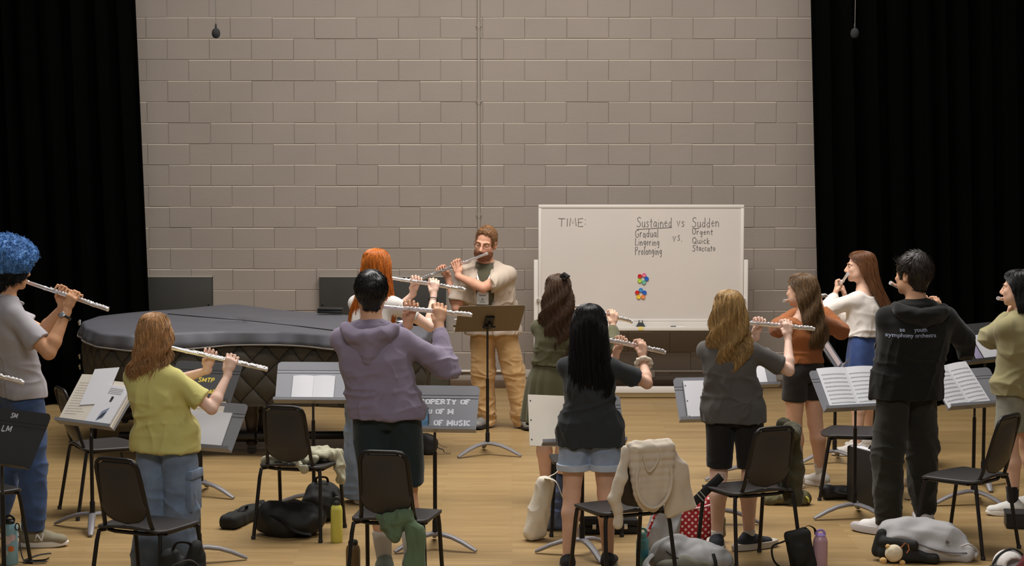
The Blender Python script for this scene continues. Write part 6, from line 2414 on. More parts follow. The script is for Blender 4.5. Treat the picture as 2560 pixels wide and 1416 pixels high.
def make_stand(key, label, foot, bot, yaw, tilt=32, desk=None, base_rot=0, texts=(), txt_mat=None, back=False):
    """foot: floor pixel of the pole; bot: pixel of the desk's bottom edge centre; yaw: way the player looks (0 = away from the camera)"""
    desk = desk or M_DESK
    F0 = fl(*foot)
    zb_ = at(bot[0], bot[1], F0.y).z
    t = thing('music_stand', label, 'music stand', F0, -R(yaw), 'black music stands')
    # local frame: x right, y = the way the player looks; desk leans back by tilt
    Md = Matrix.Translation((0, -0.035, zb_)) @ Matrix.Rotation(-R(tilt), 4, 'X')
    mb = MB()
    n = 10
    rc = 0.03
    out_ = [(-DW * 0.97, 0), (DW * 0.97, 0)]
    for i in range(n + 1):
        a = PI / 2 * i / n
        out_.append((DW - rc + rc * math.cos(a), DH - rc + rc * math.sin(a)))
    for i in range(n + 1):
        a = PI / 2 + PI / 2 * i / n
        out_.append((-DW + rc + rc * math.cos(a), DH - rc + rc * math.sin(a)))
    m = len(out_)

    def bendz(x, z):
        return 0.012 if z > DH * 0.8 else 0.0
    # main plate below the fold, a folded strip above it
    zf = DH * 0.80
    low = [(-DW * 0.97, 0), (DW * 0.97, 0), (DW * 0.995, zf), (-DW * 0.995, zf)]
    mb.add([(x, 0, z) for x, z in low] + [(x, 0.002, z) for x, z in low], [(0, 1, 2, 3), (7, 6, 5, 4), (0, 4, 5, 1), (1, 5, 6, 2), (2, 6, 7, 3), (3, 7, 4, 0)], Md)
    up_ = [(x, z) for x, z in out_ if z > zf]
    up_ = [(-DW * 0.995, zf), (DW * 0.995, zf)] + up_
    k_ = len(up_)
    sl = lambda z: -0.004 * (z - zf) / (DH - zf)
    mb.add([(x, sl(z), z) for x, z in up_] + [(x, sl(z) + 0.002, z) for x, z in up_], [tuple(range(k_)), tuple(range(2 * k_ - 1, k_ - 1, -1))] + [(i, k_ + i, k_ + (i + 1) % k_, (i + 1) % k_) for i in range(k_)], Md)
    for zz in (zf, zf - 0.022):
        mb.tube([Md @ Vector((-DW * 0.99, -0.0005, zz)), Md @ Vector((DW * 0.99, -0.0005, zz))], 0.0022, 6)
    d = mb.build('desk', desk, t, smooth=False)
    mb = MB()
    mb.add([(x, y, z) for x in (-DW * 0.985, DW * 0.985) for (y, z) in ((0.002, 0.0), (-0.055, -0.004), (-0.055, -0.0075), (0.002, -0.0035))], [(0, 1, 5, 4), (1, 2, 6, 5), (2, 3, 7, 6), (3, 0, 4, 7), (0, 3, 2, 1), (4, 5, 6, 7)], Md)
    mb.add([(x, y, z) for x in (-DW * 0.985, DW * 0.985) for (y, z) in ((-0.055, -0.0075), (-0.058, 0.012), (-0.055, 0.012), (-0.0525, -0.0045))], [(0, 4, 5, 1), (1, 5, 6, 2), (2, 6, 7, 3), (3, 7, 4, 0), (0, 1, 2, 3), (4, 7, 6, 5)], Md)
    mb.build('ledge', desk, d, smooth=False, fixn=True)
    if texts:
        for tx in texts:
            mb = MB()
            stencil(mb, tx[0], Md, *tx[1:])
            mb.build('stencil_lettering', txt_mat or M_STEN_W, d, smooth=False)
    # hinge bracket behind the desk
    mb = MB()
    mb.box((-0.035, 0.004, DH * 0.15), (0.035, 0.022, DH * 0.62), 0.005, Md)
    mb.box((-0.012, 0.02, DH * 0.2), (0.012, 0.045, DH * 0.45), 0.004, Md)
    mb.tube([Md @ Vector((-0.05, 0.034, DH * 0.3)), Md @ Vector((0.05, 0.034, DH * 0.3))], 0.009, 10)
    mb.build('tilt_bracket', M_POLE, t)
    hp = Md @ Vector((0, 0.034, DH * 0.3))
    mb = MB()
    mb.tube([(0, 0, 0.45), (0, 0, hp.z - 0.04), (0, hp.y, hp.z)], 0.0085, 10)
    mb.build('inner_tube', mat('stand_rod', srgb(70, 68, 66), 0.3, 0.6), t)
    mb = MB()
    mb.lathe([(0.0125, 0.11), (0.0125, 0.60)], 14)
    mb.lathe([(0.017, 0.09), (0.017, 0.17), (0.0135, 0.18)], 14)
    mb.build('pole', M_POLE, t)
    for i in range(3):
        a = R(base_rot) + 2 * PI * i / 3
        c_, s_ = math.cos(a), math.sin(a)
        prof = [(0.0, 0.092), (0.05, 0.092), (0.12, 0.080), (0.19, 0.056), (0.25, 0.028), (0.285, 0.012)]
        mb = MB()
        mb.tube([(c_ * r_, s_ * r_, z_) for r_, z_ in prof], [0.022, 0.024, 0.023, 0.022, 0.020, 0.014], 10, flat=0.6, up=(0, 0, 1))
        mb.build('leg', M_BASE, t)
    STANDS[key] = (t, Md)
    return t


make_stand('jeans', 'music stand stacked with sheet music beside the person with the blue afro', (232, 1322), (222, 1066), 36, 40, base_rot=75)
make_stand('yellow', 'music stand with blank white pages in front of the person in the yellow T-shirt', (498, 1408), (516, 1122), 24, 36, base_rot=40)
make_stand('smtp', 'music stand with yellow stencilled letters beyond the yellow T-shirt', (503, 1240), (496, 1004), 20, 36, desk=M_DESKD, base_rot=-10,
           texts=(('SMTP', -0.045, DH * 0.50, 0.032, 0.13, 0.0042, 0.006, False), ('NOT AVAILABLE', -0.16, DH * 0.22, 0.030, 0.33, 0.004, 0.006, False)), txt_mat=M_STEN_Y)
make_stand('booklet', 'music stand holding a small open white booklet, in front of the piano', (785, 1272), (783, 1006), 3, 38, base_rot=60)
make_stand('property', 'music stand with large white stencilled words and a phone on its ledge', (1088, 1372), (1086, 1078), 5, 36, base_rot=-22,
           texts=(('PROPERTY OF', -0.13, DH * 0.60, 0.030, 0.345, 0.0052), ('U OF M', -0.045, DH * 0.385, 0.030, 0.16, 0.0052), ('SCHOOL OF MUSIC', -0.215, DH * 0.14, 0.032, 0.44, 0.0052)))
make_stand('teacher', 'music stand seen from behind, in front of the bearded person', (1219, 1138), (1211, 829), 168, 47, base_rot=25, desk=mat('stand_desk_olive', srgb(112, 98, 78), 0.5, 0.1))
make_stand('notebook', 'music stand with a spiral notebook at the left elbow of the blonde person', (1790, 1310), (1800, 1052), -8, 34, base_rot=-15)
make_stand('cream', 'music stand with cream paper beside the person in denim shorts', (1455, 1388), (1450, 1108), -10, 34, base_rot=42)
make_stand('music', 'music stand with open printed music at the left of the black hoodie', (2135, 1296), (2158, 1024), -20, 40, base_rot=55)
make_stand('printed', 'music stand with slanting printed music at the right of the black hoodie', (2432, 1262), (2428, 1018), -26, 42, base_rot=45)
make_stand('phone', 'music stand holding a lilac phone beside the sage sweater', (2457, 1215), (2500, 905), -38, 36, base_rot=-10, desk=M_DESKD,
           texts=(('M', -0.20, DH * 0.68, 0.034, 0.05, 0.0045, 0.0, False),))
make_stand('edge', 'music stand with white letters cut off by the picture edge by the blue jeans', (12, 1510), (-20, 1160), 34, 30, desk=mat('stand_desk_black', srgb(62, 62, 62), 0.45, 0.2), base_rot=0,
           texts=(('SM', -0.035, DH * 0.855, 0.026, 0.055, 0.0035, 0.004, False), ('LM', -0.065, DH * 0.60, 0.034, 0.08, 0.004, 0.004, False)))
make_stand('behind_blonde', 'music stand mostly hidden by the blonde person, lower corner at her right elbow', (1856, 1200), (1850, 968), -14, 34, base_rot=60)
make_stand('side', 'music stand seen edge-on between the rust sweater and the blue skirt', (2086, 1158), (2082, 918), -76, 34, base_rot=0)


# ------------------------------------------------------------------ papers on the stands
M_SHEET = mat('sheet_white', srgb(210, 210, 214), 0.75)
M_CREAM = mat('sheet_cream', srgb(210, 202, 188), 0.8)
M_INK = mat('ink_grey', srgb(150, 150, 154), 0.8)
M_INKD = mat('ink_dark', srgb(58, 58, 66), 0.8)


def sheet(key, name, label, cat, x0, z0, w_, h_, rot=0.0, th=0.004, m=None, curl=0.0, lift=0.003, book=False, group='papers on the music stands', lines=0, extra=None):
    """a paper, booklet or stack lying on a stand's desk; x0, z0 = its lower left corner on the desk plane"""
    t, Md = STANDS[key]
    Wd = Matrix.Translation(t.location) @ Matrix.Rotation(t.rotation_euler.z, 4, 'Z') @ Md
    Ml = Matrix.Translation((x0, -lift, z0)) @ Matrix.Rotation(-R(rot), 4, 'Y')
    MW = Wd @ Ml
    base = MW @ Vector((w_ / 2, 0, h_ / 2))
    root = thing(name, label, cat, base, 0, group)
    ML = Matrix.Translation(-base) @ MW
    m = m or M_SHEET

    def surf(u, v, off=0.0):
        y = -off - curl * (u - 0.5) ** 2 * 0.4 - 0.006 * curl * 20 * math.sin(v * PI) * 0.3
        if book:
            y = -off - 0.012 * (1 - abs(2 * u - 1)) * 0 - 0.010 * math.sin(PI * min(1, abs(2 * u - 1) * 1.0)) * 0.9
        return (u * w_, y, v * h_)
    mb = MB()
    nx, ny = 24, 8
    vs = [surf(i / nx, j / ny, th) for i in range(nx + 1) for j in range(ny + 1)] + [surf(i / nx, j / ny, 0) for i in range(nx + 1) for j in range(ny + 1)]
    N = (nx + 1) * (ny + 1)
    q = lambda i, j: i * (ny + 1) + j
    fs = []
    for i in range(nx):
        for j in range(ny):
            fs.append((q(i, j), q(i + 1, j), q(i + 1, j + 1), q(i, j + 1)))
            fs.append((N + q(i, j), N + q(i, j + 1), N + q(i + 1, j + 1), N + q(i + 1, j)))
    for i in range(nx):
        fs.append((q(i, 0), N + q(i, 0), N + q(i + 1, 0), q(i + 1, 0)))
        fs.append((q(i, ny), q(i + 1, ny), N + q(i + 1, ny), N + q(i, ny)))
    for j in range(ny):
        fs.append((q(0, j), q(0, j + 1), N + q(0, j + 1), N + q(0, j)))
        fs.append((q(nx, j), N + q(nx, j), N + q(nx, j + 1), q(nx, j + 1)))
    mb.add(vs, fs, ML)
    o = mb.build('pages', m, root, angle=40)
    if lines:
        mb = MB()
        rl = random.Random(int(x0 * 1000) + lines)
        for pg in (((0.04, 0.47), (0.53, 0.96)) if book else ((0.06, 0.94),)):
            for i in range(lines):
                v0 = 0.06 + 0.86 * i / lines
                for k_ in range(5):
                    v = v0 + k_ * 0.0062
                    P = [ML @ Vector(surf(pg[0] + (pg[1] - pg[0]) * a / 8, v, th + 0.0008)) for a in range(9)]
                    mb.tube(P, 0.00035, 3)
                u = pg[0] + 0.02
                while u < pg[1] - 0.02:
                    v = v0 + rl.uniform(0, 0.025)
                    a = surf(u, v, th + 0.0010)
                    b = surf(u, v + 0.022, th + 0.0010)
                    mb.ball(ML @ Vector(a), 0.0010, 6)
                    mb.tube([ML @ Vector(a), ML @ Vector(b)], 0.0003, 3)
                    u += rl.uniform(0.03, 0.09)
        mb.build('printed_music', M_INK, root, smooth=False)
    if book:
        mb = MB()
        mb.tube([ML @ Vector(surf(0.5, a / 6, th + 0.0002)) for a in range(7)], 0.0008, 5)
        mb.build('centre_fold', M_INK, root)
    if extra:
        extra(root, ML, surf, th)
    return root


def cover_print(root, ML, surf, th):
    mb = MB()
    d = [(0.40, 0.10), (0.62, 0.20), (0.66, 0.46), (0.44, 0.34)]
    mb.add([ML @ Vector(surf(u, v, th + 0.001)) for u, v in d], [(0, 1, 2, 3)])
    mb.build('diamond_print', mat('print_slate', srgb(120, 130, 152), 0.8), root, smooth=False)
    mb = MB()
    for i in range(5):
        mb.tube([ML @ Vector(surf(0.44 + 0.02 * i, 0.16 + 0.03 * i, th + 0.0016)), ML @ Vector(surf(0.58 + 0.015 * i, 0.22 + 0.03 * i, th + 0.0016))], 0.0016, 4)
    mb.ball(ML @ Vector(surf(0.55, 0.70, th)), 0.010, 10)
    mb.box((0, 0, 0), (0.02, 0.002, 0.026), 0, ML @ Matrix.Translation(Vector(surf(0.50, 0.60, th + 0.002))))
    for i in range(4):
        mb.tube([ML @ Vector(surf(0.25, 0.80 + 0.04 * i, th + 0.001)), ML @ Vector(surf(0.8, 0.80 + 0.04 * i, th + 0.001))], 0.0007, 4)
    mb.build('cover_print', M_INKD, root, smooth=False)


def typed(root, ML, surf, th):
    mb = MB()
    for i in range(13):
        v = 0.16 + 0.055 * i
        mb.tube([ML @ Vector(surf(0.1, v, th + 0.0008)), ML @ Vector(surf(0.55 + 0.3 * ((i * 37) % 10) / 10, v, th + 0.0008))], 0.0007, 3)
    mb.build('text_lines', mat('ink_pale', srgb(186, 182, 176), 0.8), root, smooth=False)


def holes(root, ML, surf, th):
    mb = MB()
    for i in range(3):
        mb.lathe([(0.0045, 0), (0.0045, 0.0008)], 12, ML @ Matrix.Translation(Vector(surf(0.05, 0.12 + 0.38 * i, th + 0.0008))) @ Matrix.Rotation(PI / 2, 4, 'X'))
    mb.build('punched_holes', M_INKD, root, smooth=False)


def spiral(root, ML, surf, th):
    holes(root, ML, surf, th)
    mb = MB()
    for i in range(24):
        c_ = Vector(surf(0.0, 0.02 + 0.96 * i / 23, th * 0.5))
        mb.tube([ML @ (c_ + Vector((0.005 * math.cos(a), 0.006 * math.sin(a), 0))) for a in [2 * PI * q / 8 for q in range(8)]], 0.0009, 4, closed=True)
    mb.build('spiral_binding', M_POLE, root)


sheet('jeans', 'sheet_music', 'thick stack of loose sheet music spilling over its stand, bottom pages', 'sheet music', -0.245, 0.0, 0.49, 0.34, 0, 0.022, M_CREAM, lift=0.004)
sheet('jeans', 'sheet_music', 'cream typed page lying open on the left of the sheet music stack', 'sheet music', -0.25, 0.002, 0.25, 0.36, 3, 0.004, M_CREAM, lift=0.028, extra=typed)
sheet('jeans', 'sheet_music', 'white printed booklet with a slate diamond on the sheet music stack', 'booklet', 0.0, 0.004, 0.225, 0.30, -2, 0.010, M_SHEET, lift=0.030, extra=cover_print)
sheet('jeans', 'sheet_music', 'loose white leaf sticking up behind the diamond booklet', 'sheet music', -0.13, 0.13, 0.21, 0.28, 9, 0.003, M_SHEET, lift=0.0335)
sheet('yellow', 'blank_pages', 'blank white pages on the stand in front of the yellow T-shirt', 'paper', -0.225, 0.0, 0.40, 0.25, 0, 0.006, M_SHEET, lift=0.003)
sheet('yellow', 'sheet_music', 'cream printed sheet showing above the blank pages on the same stand', 'sheet music', -0.18, 0.06, 0.30, 0.245, 4, 0.002, M_CREAM, lift=0.0005, extra=typed)
sheet('booklet', 'booklet', 'small open booklet with rounded white pages on the stand by the piano', 'booklet', -0.145, 0.0, 0.285, 0.205, 0, 0.007, M_SHEET, book=True)
sheet('notebook', 'notebook', 'white spiral notebook with punched pages at the elbow of the blonde person', 'notebook', -0.20, 0.0, 0.23, 0.29, 0, 0.010, M_SHEET, extra=spiral)
sheet('cream', 'sheet_music', 'plain cream sheet leaning over the left end of its stand by the denim shorts', 'sheet music', -0.33, -0.005, 0.27, 0.34, -4, 0.005, M_CREAM, extra=holes)
sheet('music', 'sheet_music', 'open music book with printed staves on the stand left of the black hoodie', 'music book', -0.20, 0.0, 0.42, 0.33, 0, 0.005, M_SHEET, book=True, lines=9)
sheet('printed', 'sheet_music', 'open music book with printed staves on the stand right of the black hoodie', 'music book', -0.245, 0.0, 0.37, 0.34, 6, 0.005, M_SHEET, book=True, lines=9)
sheet('phone', 'sheet_music', 'white pages behind the lilac phone on the stand by the sage sweater', 'sheet music', -0.03, 0.0, 0.24, 0.22, 4, 0.004, M_SHEET)
sheet('behind_blonde', 'sheet_music', 'white page corner on the stand hidden behind the blonde person', 'sheet music', 0.02, 0.0, 0.16, 0.2, 0, 0.004, M_SHEET)
sheet('side', 'sheet_music', 'pinkish sheet seen edge-on between the rust sweater and the blue skirt', 'sheet music', -0.12, 0.02, 0.22, 0.27, 0, 0.006, mat('pinkish_paper', srgb(226, 206, 204), 0.8))


def phone(key, label, x0, z0, col, cam_mod=False):
    t, Md = STANDS[key]
    MW = Matrix.Translation(t.location) @ Matrix.Rotation(t.rotation_euler.z, 4, 'Z') @ Md @ Matrix.Translation((x0, -0.012, z0)) @ Matrix.Rotation(R(-5), 4, 'Y')
    base = MW @ Vector((0.036, 0, 0.075))
    root = thing('phone', label, 'phone', base, 0)
    ML = Matrix.Translation(-base) @ MW
    mb = MB()
    mb.box((0, -0.008, 0), (0.074, 0, 0.152), 0.006, ML, 3)
    b = mb.build('body', col, root)
    mb = MB()
    if cam_mod:
        mb.box((0.008, -0.012, 0.10), (0.034, -0.007, 0.145), 0.004, ML)
        for zz in (0.112, 0.133):
            mb.lathe([(0.008, 0), (0.008, 0.003)], 14, ML @ Matrix.Translation((0.021, -0.011, zz)) @ Matrix.Rotation(PI / 2, 4, 'X'))
        mb.build('camera_module', mat('lens_dark', srgb(58, 52, 70), 0.2), b)
    else:
        mb.box((0.004, -0.0095, 0.006), (0.070, -0.0075, 0.146), 0.003, ML)
        mb.build('screen', mat('phone_screen', srgb(88, 128, 158), 0.08, 0, 0, 1, 0.25, 30, 0.6), b)


phone('property', 'phone with a bluish screen standing on the ledge of the stencilled stand', -0.105, 0.004, M_BLACKPLASTIC)
phone('phone', 'lilac phone with camera bump standing on the ledge by the sage sweater', -0.135, 0.004, mat('lilac_case', srgb(168, 158, 190), 0.35), True)
# bent wire clip on the far stand, white clip at the corner of the bearded person's stand
t, Md = STANDS['teacher']
MW = Matrix.Translation(t.location) @ Matrix.Rotation(t.rotation_euler.z, 4, 'Z') @ Md
b = MW @ Vector((DW * 0.97, -0.03, 0.03))
o = MB().tube([(0, 0, 0.05), (0.012, 0, 0.055), (0.03, 0, 0.035), (0.022, 0, -0.02), (0.016, 0, -0.03)], 0.006, 8).build('page_clip', M_FRAME, None, loc=b)
tag(o, "white page clip on the corner of the stand seen from behind", 'clip')
t, Md = STANDS['smtp']
MW = Matrix.Translation(t.location) @ Matrix.Rotation(t.rotation_euler.z, 4, 'Z') @ Md
b = MW @ Vector((-0.02, -0.03, 0.02))
o = MB().tube([(0.016 * math.cos(a), 0, 0.016 * math.sin(a)) for a in [2 * PI * q / 16 for q in range(16)]], 0.004, 8, closed=True).build('clip_ring', mat('nickel', (1, 1, 1)), None, loc=b)
tag(o, 'small metal ring clip on the stand with yellow letters', 'clip')
# ------------------------------------------------------------------ bags, bottles and clothes about the floor
M_BAGK = mat('black_nylon', srgb(30, 29, 28), 0.55, 0, 0.4, 220, 0.1, 9, 0.4)
M_BAGK2 = mat('black_canvas_bag', srgb(40, 40, 38), 0.75, 0, 0.5, 260, 0.1, 9, 0.3)
M_STRAP = mat('black_webbing', srgb(26, 25, 25), 0.8, 0, 0.4, 500)
M_ZIP = mat('nickel', (1, 1, 1))


def blob(name, m, parent, fn, lo, hi, h=0.007, folds=0.004, freq=22, seed=1, cut=True, stretch=(1, 1, 1)):
    F = Field(lo, hi, h)
    fn(F)
    if cut:
        F.plane((0, 0, 0.001), (0, 0, -1))
    fd = [(folds, Waves(seed, freq, 6, stretch), True), (folds * 0.5, Waves(seed + 1, freq * 2.2, 6, stretch), False)] if folds else None
    o = sdf_obj(name, F, m, parent, folds=fd, rel=2)
    if cut:
        for v in o.data.vertices:
            if v.co.z < 0.0005:
                v.co.z = 0.0005
    return o


def strap(name, pts, parent, m=None, w=0.014, flat=0.18, up=(0, 0, 1)):
    P = [Vector(p) for p in pts]
    sm = []
    n = len(P)
    for i in range(n - 1):
        a, b, c_, d = P[max(i - 1, 0)], P[i], P[i + 1], P[min(i + 2, n - 1)]
        for j in range(6):
            t = j / 6
            sm.append(0.5 * (2 * b + (c_ - a) * t + (2 * a - 5 * b + 4 * c_ - d) * t * t + (3 * b - a - 3 * c_ + d) * t ** 3))
    sm.append(P[-1])
    return MB().tube(sm, w, 10, flat=flat, up=up).build(name, m or M_STRAP, parent)


# --- under the chair with the sage garment
p = fl(720, 1338)
t = thing('duffel_bag', 'large soft black bag slumped on the floor under the chair with the sage garment', 'bag', p)
b = blob('body', M_BAGK, t, lambda F: (F.ell((0.015, 0, 0.088), (0.225, 0.14, 0.108), 0), F.ell((-0.09, -0.02, 0.13), (0.10, 0.09, 0.085), 0.05), F.ell((0.08, 0.03, 0.10), (0.11, 0.11, 0.10), 0.05)), (-0.27, -0.22, 0), (0.27, 0.22, 0.28), folds=0.012, freq=17, seed=5)
strap('handle', [(-0.1, -0.10, 0.15), (-0.02, -0.15, 0.13), (0.06, -0.16, 0.06), (0.16, -0.13, 0.03)], b)
strap('zip', [(-0.14, 0.0, 0.19), (-0.05, 0.0, 0.20), (0.08, 0.01, 0.19), (0.15, 0.02, 0.14)], b, M_STRAP, 0.006, 0.5)
p = fl(806, 1300)
t = thing('backpack', 'rounded black backpack standing behind the slumped black bag', 'backpack', p)
b = blob('body', M_BAGK2, t, lambda F: (F.ell((0, 0, 0.12), (0.135, 0.11, 0.135), 0), F.ell((-0.02, -0.07, 0.10), (0.10, 0.06, 0.09), 0.03)), (-0.2, -0.2, 0), (0.2, 0.2, 0.3), folds=0.006, seed=8)
strap('top_loop', [(-0.04, -0.02, 0.25), (-0.03, -0.03, 0.285), (0.03, -0.03, 0.285), (0.04, -0.02, 0.25)], b, w=0.009)
strap('shoulder_strap', [(0.08, -0.06, 0.22), (0.14, -0.10, 0.14), (0.13, -0.09, 0.04)], b)
a_, b_ = fl(567, 1326), fl(642, 1292)
mid = (a_ + b_) * 0.5
t = thing('instrument_case', 'long narrow black instrument bag lying left of the slumped black bag', 'case', mid)
d = (b_ - a_) * 0.5
b = blob('body', M_BAGK2, t, lambda F: F.box((0, 0, 0.045), (d.length, 0.062, 0.045), 0.03, 0, (d.normalized(), Vector((-d.y, d.x, 0)).normalized(), U3)), (-0.32, -0.32, 0), (0.32, 0.32, 0.14), folds=0.003, seed=12)
strap('handle', [d * 0.3 + Vector((0, 0, 0.09)), d * 0.15 + Vector((0.02, -0.03, 0.115)), d * -0.15 + Vector((0.02, -0.03, 0.115)), d * -0.3 + Vector((0, 0, 0.09))], b, w=0.011)
strap('side_flap', [d * 0.9 + Vector((0.0, 0, 0.07)), d * 1.05 + Vector((0.03, 0, 0.10)), d * 0.8 + Vector((0.07, -0.02, 0.04))], b, w=0.02)


def bottle(label, px, py, r, hgt, col, cap_col, shoulder=0.78, loop=True, rough=0.35, name='water_bottle', trans=0.0, liquid=None, sleeve=None, mname=None):
    p = fl(px, py)
    t = thing(name, label, 'bottle', p, 0, 'water bottles')
    mb = MB()
    hs = hgt * shoulder
    mb.lathe([(r * 0.92, 0.0), (r, 0.006), (r, hs * 0.5), (r, hs - 0.01), (r * 0.9, hs + 0.012), (r * 0.62, hs + 0.028), (r * 0.6, hs + 0.034)], 32)
    b = mb.build('body', mat(mname or ('bottle_%d_%d' % (px, py)), col, rough, 0.0, trans=trans, spec=0.5), t)
    cm = mat('cap_%d_%d' % (px, py), cap_col, 0.45)
    mb = MB()
    mb.lathe([(r * 0.66, hs + 0.026), (r * 0.68, hs + 0.03), (r * 0.68, hgt - 0.014), (r * 0.5, hgt - 0.004)], 28)
    cp = mb.build('cap', cm, t)
    if loop:
        mb = MB()
        mb.tube([(r * 0.6 * math.cos(a), 0, hgt - 0.012 + 0.03 * math.sin(a)) for a in [PI * i / 12 for i in range(13)]], 0.005, 8, flat=1.5)
        mb.build('carry_loop', cm, cp)
    if liquid:
        mb = MB()
        mb.lathe([(r * 0.88, 0.006), (r * 0.9, 0.012), (r * 0.9, hs * 0.62)], 24)
        mb.build('drink', liquid, b)
    if sleeve:
        mb = MB()
        z0, z1, sc_ = sleeve
        mb.lathe([(r * 1.01, z0 * hgt), (r * 1.02, z0 * hgt + 0.003), (r * 1.02, z1 * hgt - 0.003), (r * 1.01, z1 * hgt)], 32)
        mb.build('band', mat('band_%d' % px, sc_, 0.6), b)
    return t, b


bottle('bright yellow-green water bottle standing right of the slumped black bag', 842, 1356, 0.037, 0.262, srgb(210, 206, 96), srgb(44, 44, 40), 0.80)
bottle('smoky brown bottle with a black cap behind the chair with the green jacket', 883, 1436, 0.042, 0.205, srgb(112, 88, 52), srgb(26, 25, 25), 0.72, loop=False, sleeve=None)
t_, b_ = bottle('pale blue bottle covered in stickers at the bottom left corner', 26, 1411, 0.046, 0.272, srgb(142, 186, 204), srgb(22, 22, 24), 0.80)
for (ang, z, rr, cn, cc) in ((-1.2, 0.10, 0.018, 'sticker_orange', srgb(214, 120, 60)), (-1.75, 0.15, 0.026, 'sticker_white', srgb(222, 210, 212)), (-1.0, 0.165, 0.02, 'sticker_pink', srgb(214, 190, 196)), (-1.95, 0.075, 0.016, 'sticker_grey', srgb(196, 204, 206))):
    mb = MB()
    mb.grid(8, 8, lambda u, v: (0.0467 * math.cos(ang + (u - 0.5) * rr / 0.023), 0.0467 * math.sin(ang + (u - 0.5) * rr / 0.023), z + (v - 0.5) * rr * 2 * (1 - 0.5 * (2 * u - 1) ** 2)))
    mb.build('sticker', mat(cn, cc, 0.5), b_, angle=None)
mb = MB()
mb.tube([(0.05 + 0.012 * math.cos(a), -0.02, 0.228 + 0.02 * math.sin(a)) for a in [2 * PI * q / 16 for q in range(16)]], 0.004, 8, closed=True)
mb.build('split_ring', mat('dark_metal', (0, 0, 0)), t_)
p = fl(70, 1406)
t = thing('bag_strap', 'loose black webbing straps lying on the floor beside the pale blue bottle', 'strap', p)
strap('long_strap', [(-0.05, 0.02, 0.20), (-0.045, 0.0, 0.10), (-0.03, 0.0, 0.02), (0.0, -0.01, 0.010), (0.09, 0.0, 0.012), (0.12, 0.02, 0.02)], t, w=0.013, up=(1, 0, 0))
strap('folded_strap', [(-0.02, -0.01, 0.012), (0.05, 0.05, 0.03), (0.12, 0.08, 0.035)], t, w=0.015)
strap('strap_end', [(-0.02, -0.02, 0.012), (0.05, -0.05, 0.012), (0.12, -0.03, 0.014)], t, w=0.012)

# backpack in front of the yellow T-shirt's chair
p = fl(458, 1545)
t = thing('backpack', 'dark backpack on the floor by the front leg of the chair behind the yellow T-shirt', 'backpack', p)
b = blob('body', M_BAGK2, t, lambda F: (F.box((0, 0, 0.16), (0.115, 0.085, 0.165), 0.07, 0), F.ell((0.075, -0.02, 0.33), (0.05, 0.06, 0.085), 0.04), F.ell((-0.06, -0.03, 0.29), (0.055, 0.06, 0.10), 0.04), F.ell((0.0, -0.085, 0.13), (0.09, 0.035, 0.10), 0.03)), (-0.2, -0.2, 0), (0.2, 0.2, 0.47), folds=0.008, seed=21)
strap('top_handle', [(-0.05, -0.04, 0.35), (-0.02, -0.06, 0.41), (0.04, -0.05, 0.41), (0.06, -0.03, 0.38)], b, w=0.012)
strap('front_zip', [(-0.09, -0.09, 0.26), (-0.02, -0.105, 0.31), (0.06, -0.10, 0.33), (0.11, -0.07, 0.28)], b, mat('zip_grey', srgb(90, 88, 86), 0.5), 0.005, 0.6)

# small dark bag beyond the stencilled stand
p = fl(1070, 1136)
t = thing('shoulder_bag', 'small black bag with loose straps on the floor beyond the stencilled stand', 'bag', p)
b = blob('body', M_BAGK, t, lambda F: (F.ell((0, 0, 0.07), (0.085, 0.07, 0.09), 0), F.ell((-0.03, 0.0, 0.1), (0.05, 0.05, 0.07), 0.02)), (-0.15, -0.15, 0), (0.15, 0.15, 0.22), folds=0.006, seed=31)
strap('loose_strap', [(0.05, -0.02, 0.09), (0.09, -0.03, 0.05), (0.12, -0.02, 0.04), (0.13, 0.0, 0.012), (0.18, 0.0, 0.008)], b, w=0.009)
strap('buckle_strap', [(0.06, 0.02, 0.10), (0.11, 0.02, 0.06), (0.15, 0.02, 0.05)], b, w=0.007)

# --- clothes on chairs
def on_chair(key):
    c = CH[key]
    ca, sa = math.cos(c.rotation_euler.z), math.sin(c.rotation_euler.z)
    return c.location.copy(), Vector((ca, sa, 0)), Vector((-sa, ca, 0))


O, X, Y = on_chair('sagecloth')
base = O + U3 * 0.468
t = thing('garment', 'pale sage garment crumpled on the seat of the chair before the piano', 'garment', base)
Q = lambda x, y, z: X * x + Y * y + U3 * z
blob('cloth', fabric('sage_linen', srgb(176, 172, 148), 0.9, 0.4, 300), t,
     lambda F: (F.cone(Q(-0.19, -0.12, 0.012), Q(0.12, -0.08, 0.018), 0.022, 0.03, 0), F.cone(Q(-0.15, 0.04, 0.012), Q(0.17, 0.06, 0.03), 0.024, 0.036, 0.03), F.cone(Q(-0.02, -0.12, 0.02), Q(0.12, 0.16, 0.035), 0.034, 0.03, 0.03), F.cone(Q(-0.16, -0.11, 0.015), Q(-0.1, 0.05, 0.02), 0.026, 0.028, 0.03),
                F.cone(Q(0.05, 0.03, 0.05), Q(0.22, 0.10, 0.03), 0.032, 0.034, 0.03), F.cone(Q(0.0, -0.02, 0.045), Q(0.15, 0.0, 0.05), 0.022, 0.026, 0.03), F.cone(Q(0.22, 0.09, 0.025), Q(0.252, 0.06, -0.11), 0.036, 0.036, 0.02), F.cone(Q(0.02, -0.17, 0.01), Q(0.10, -0.205, -0.02), 0.022, 0.018, 0.02)),
     (-0.38, -0.38, -0.17), (0.38, 0.38, 0.2), folds=0.010, freq=38, seed=41, cut=False, h=0.005)
O, X, Y = on_chair('green')
base = O + U3 * 0.47
t = thing('jacket', 'dusty green jacket hanging off the seat of the chair behind the lavender hoodie', 'jacket', base)
gm = fabric('dusty_green', srgb(96, 116, 88), 0.85, 0.4, 300)
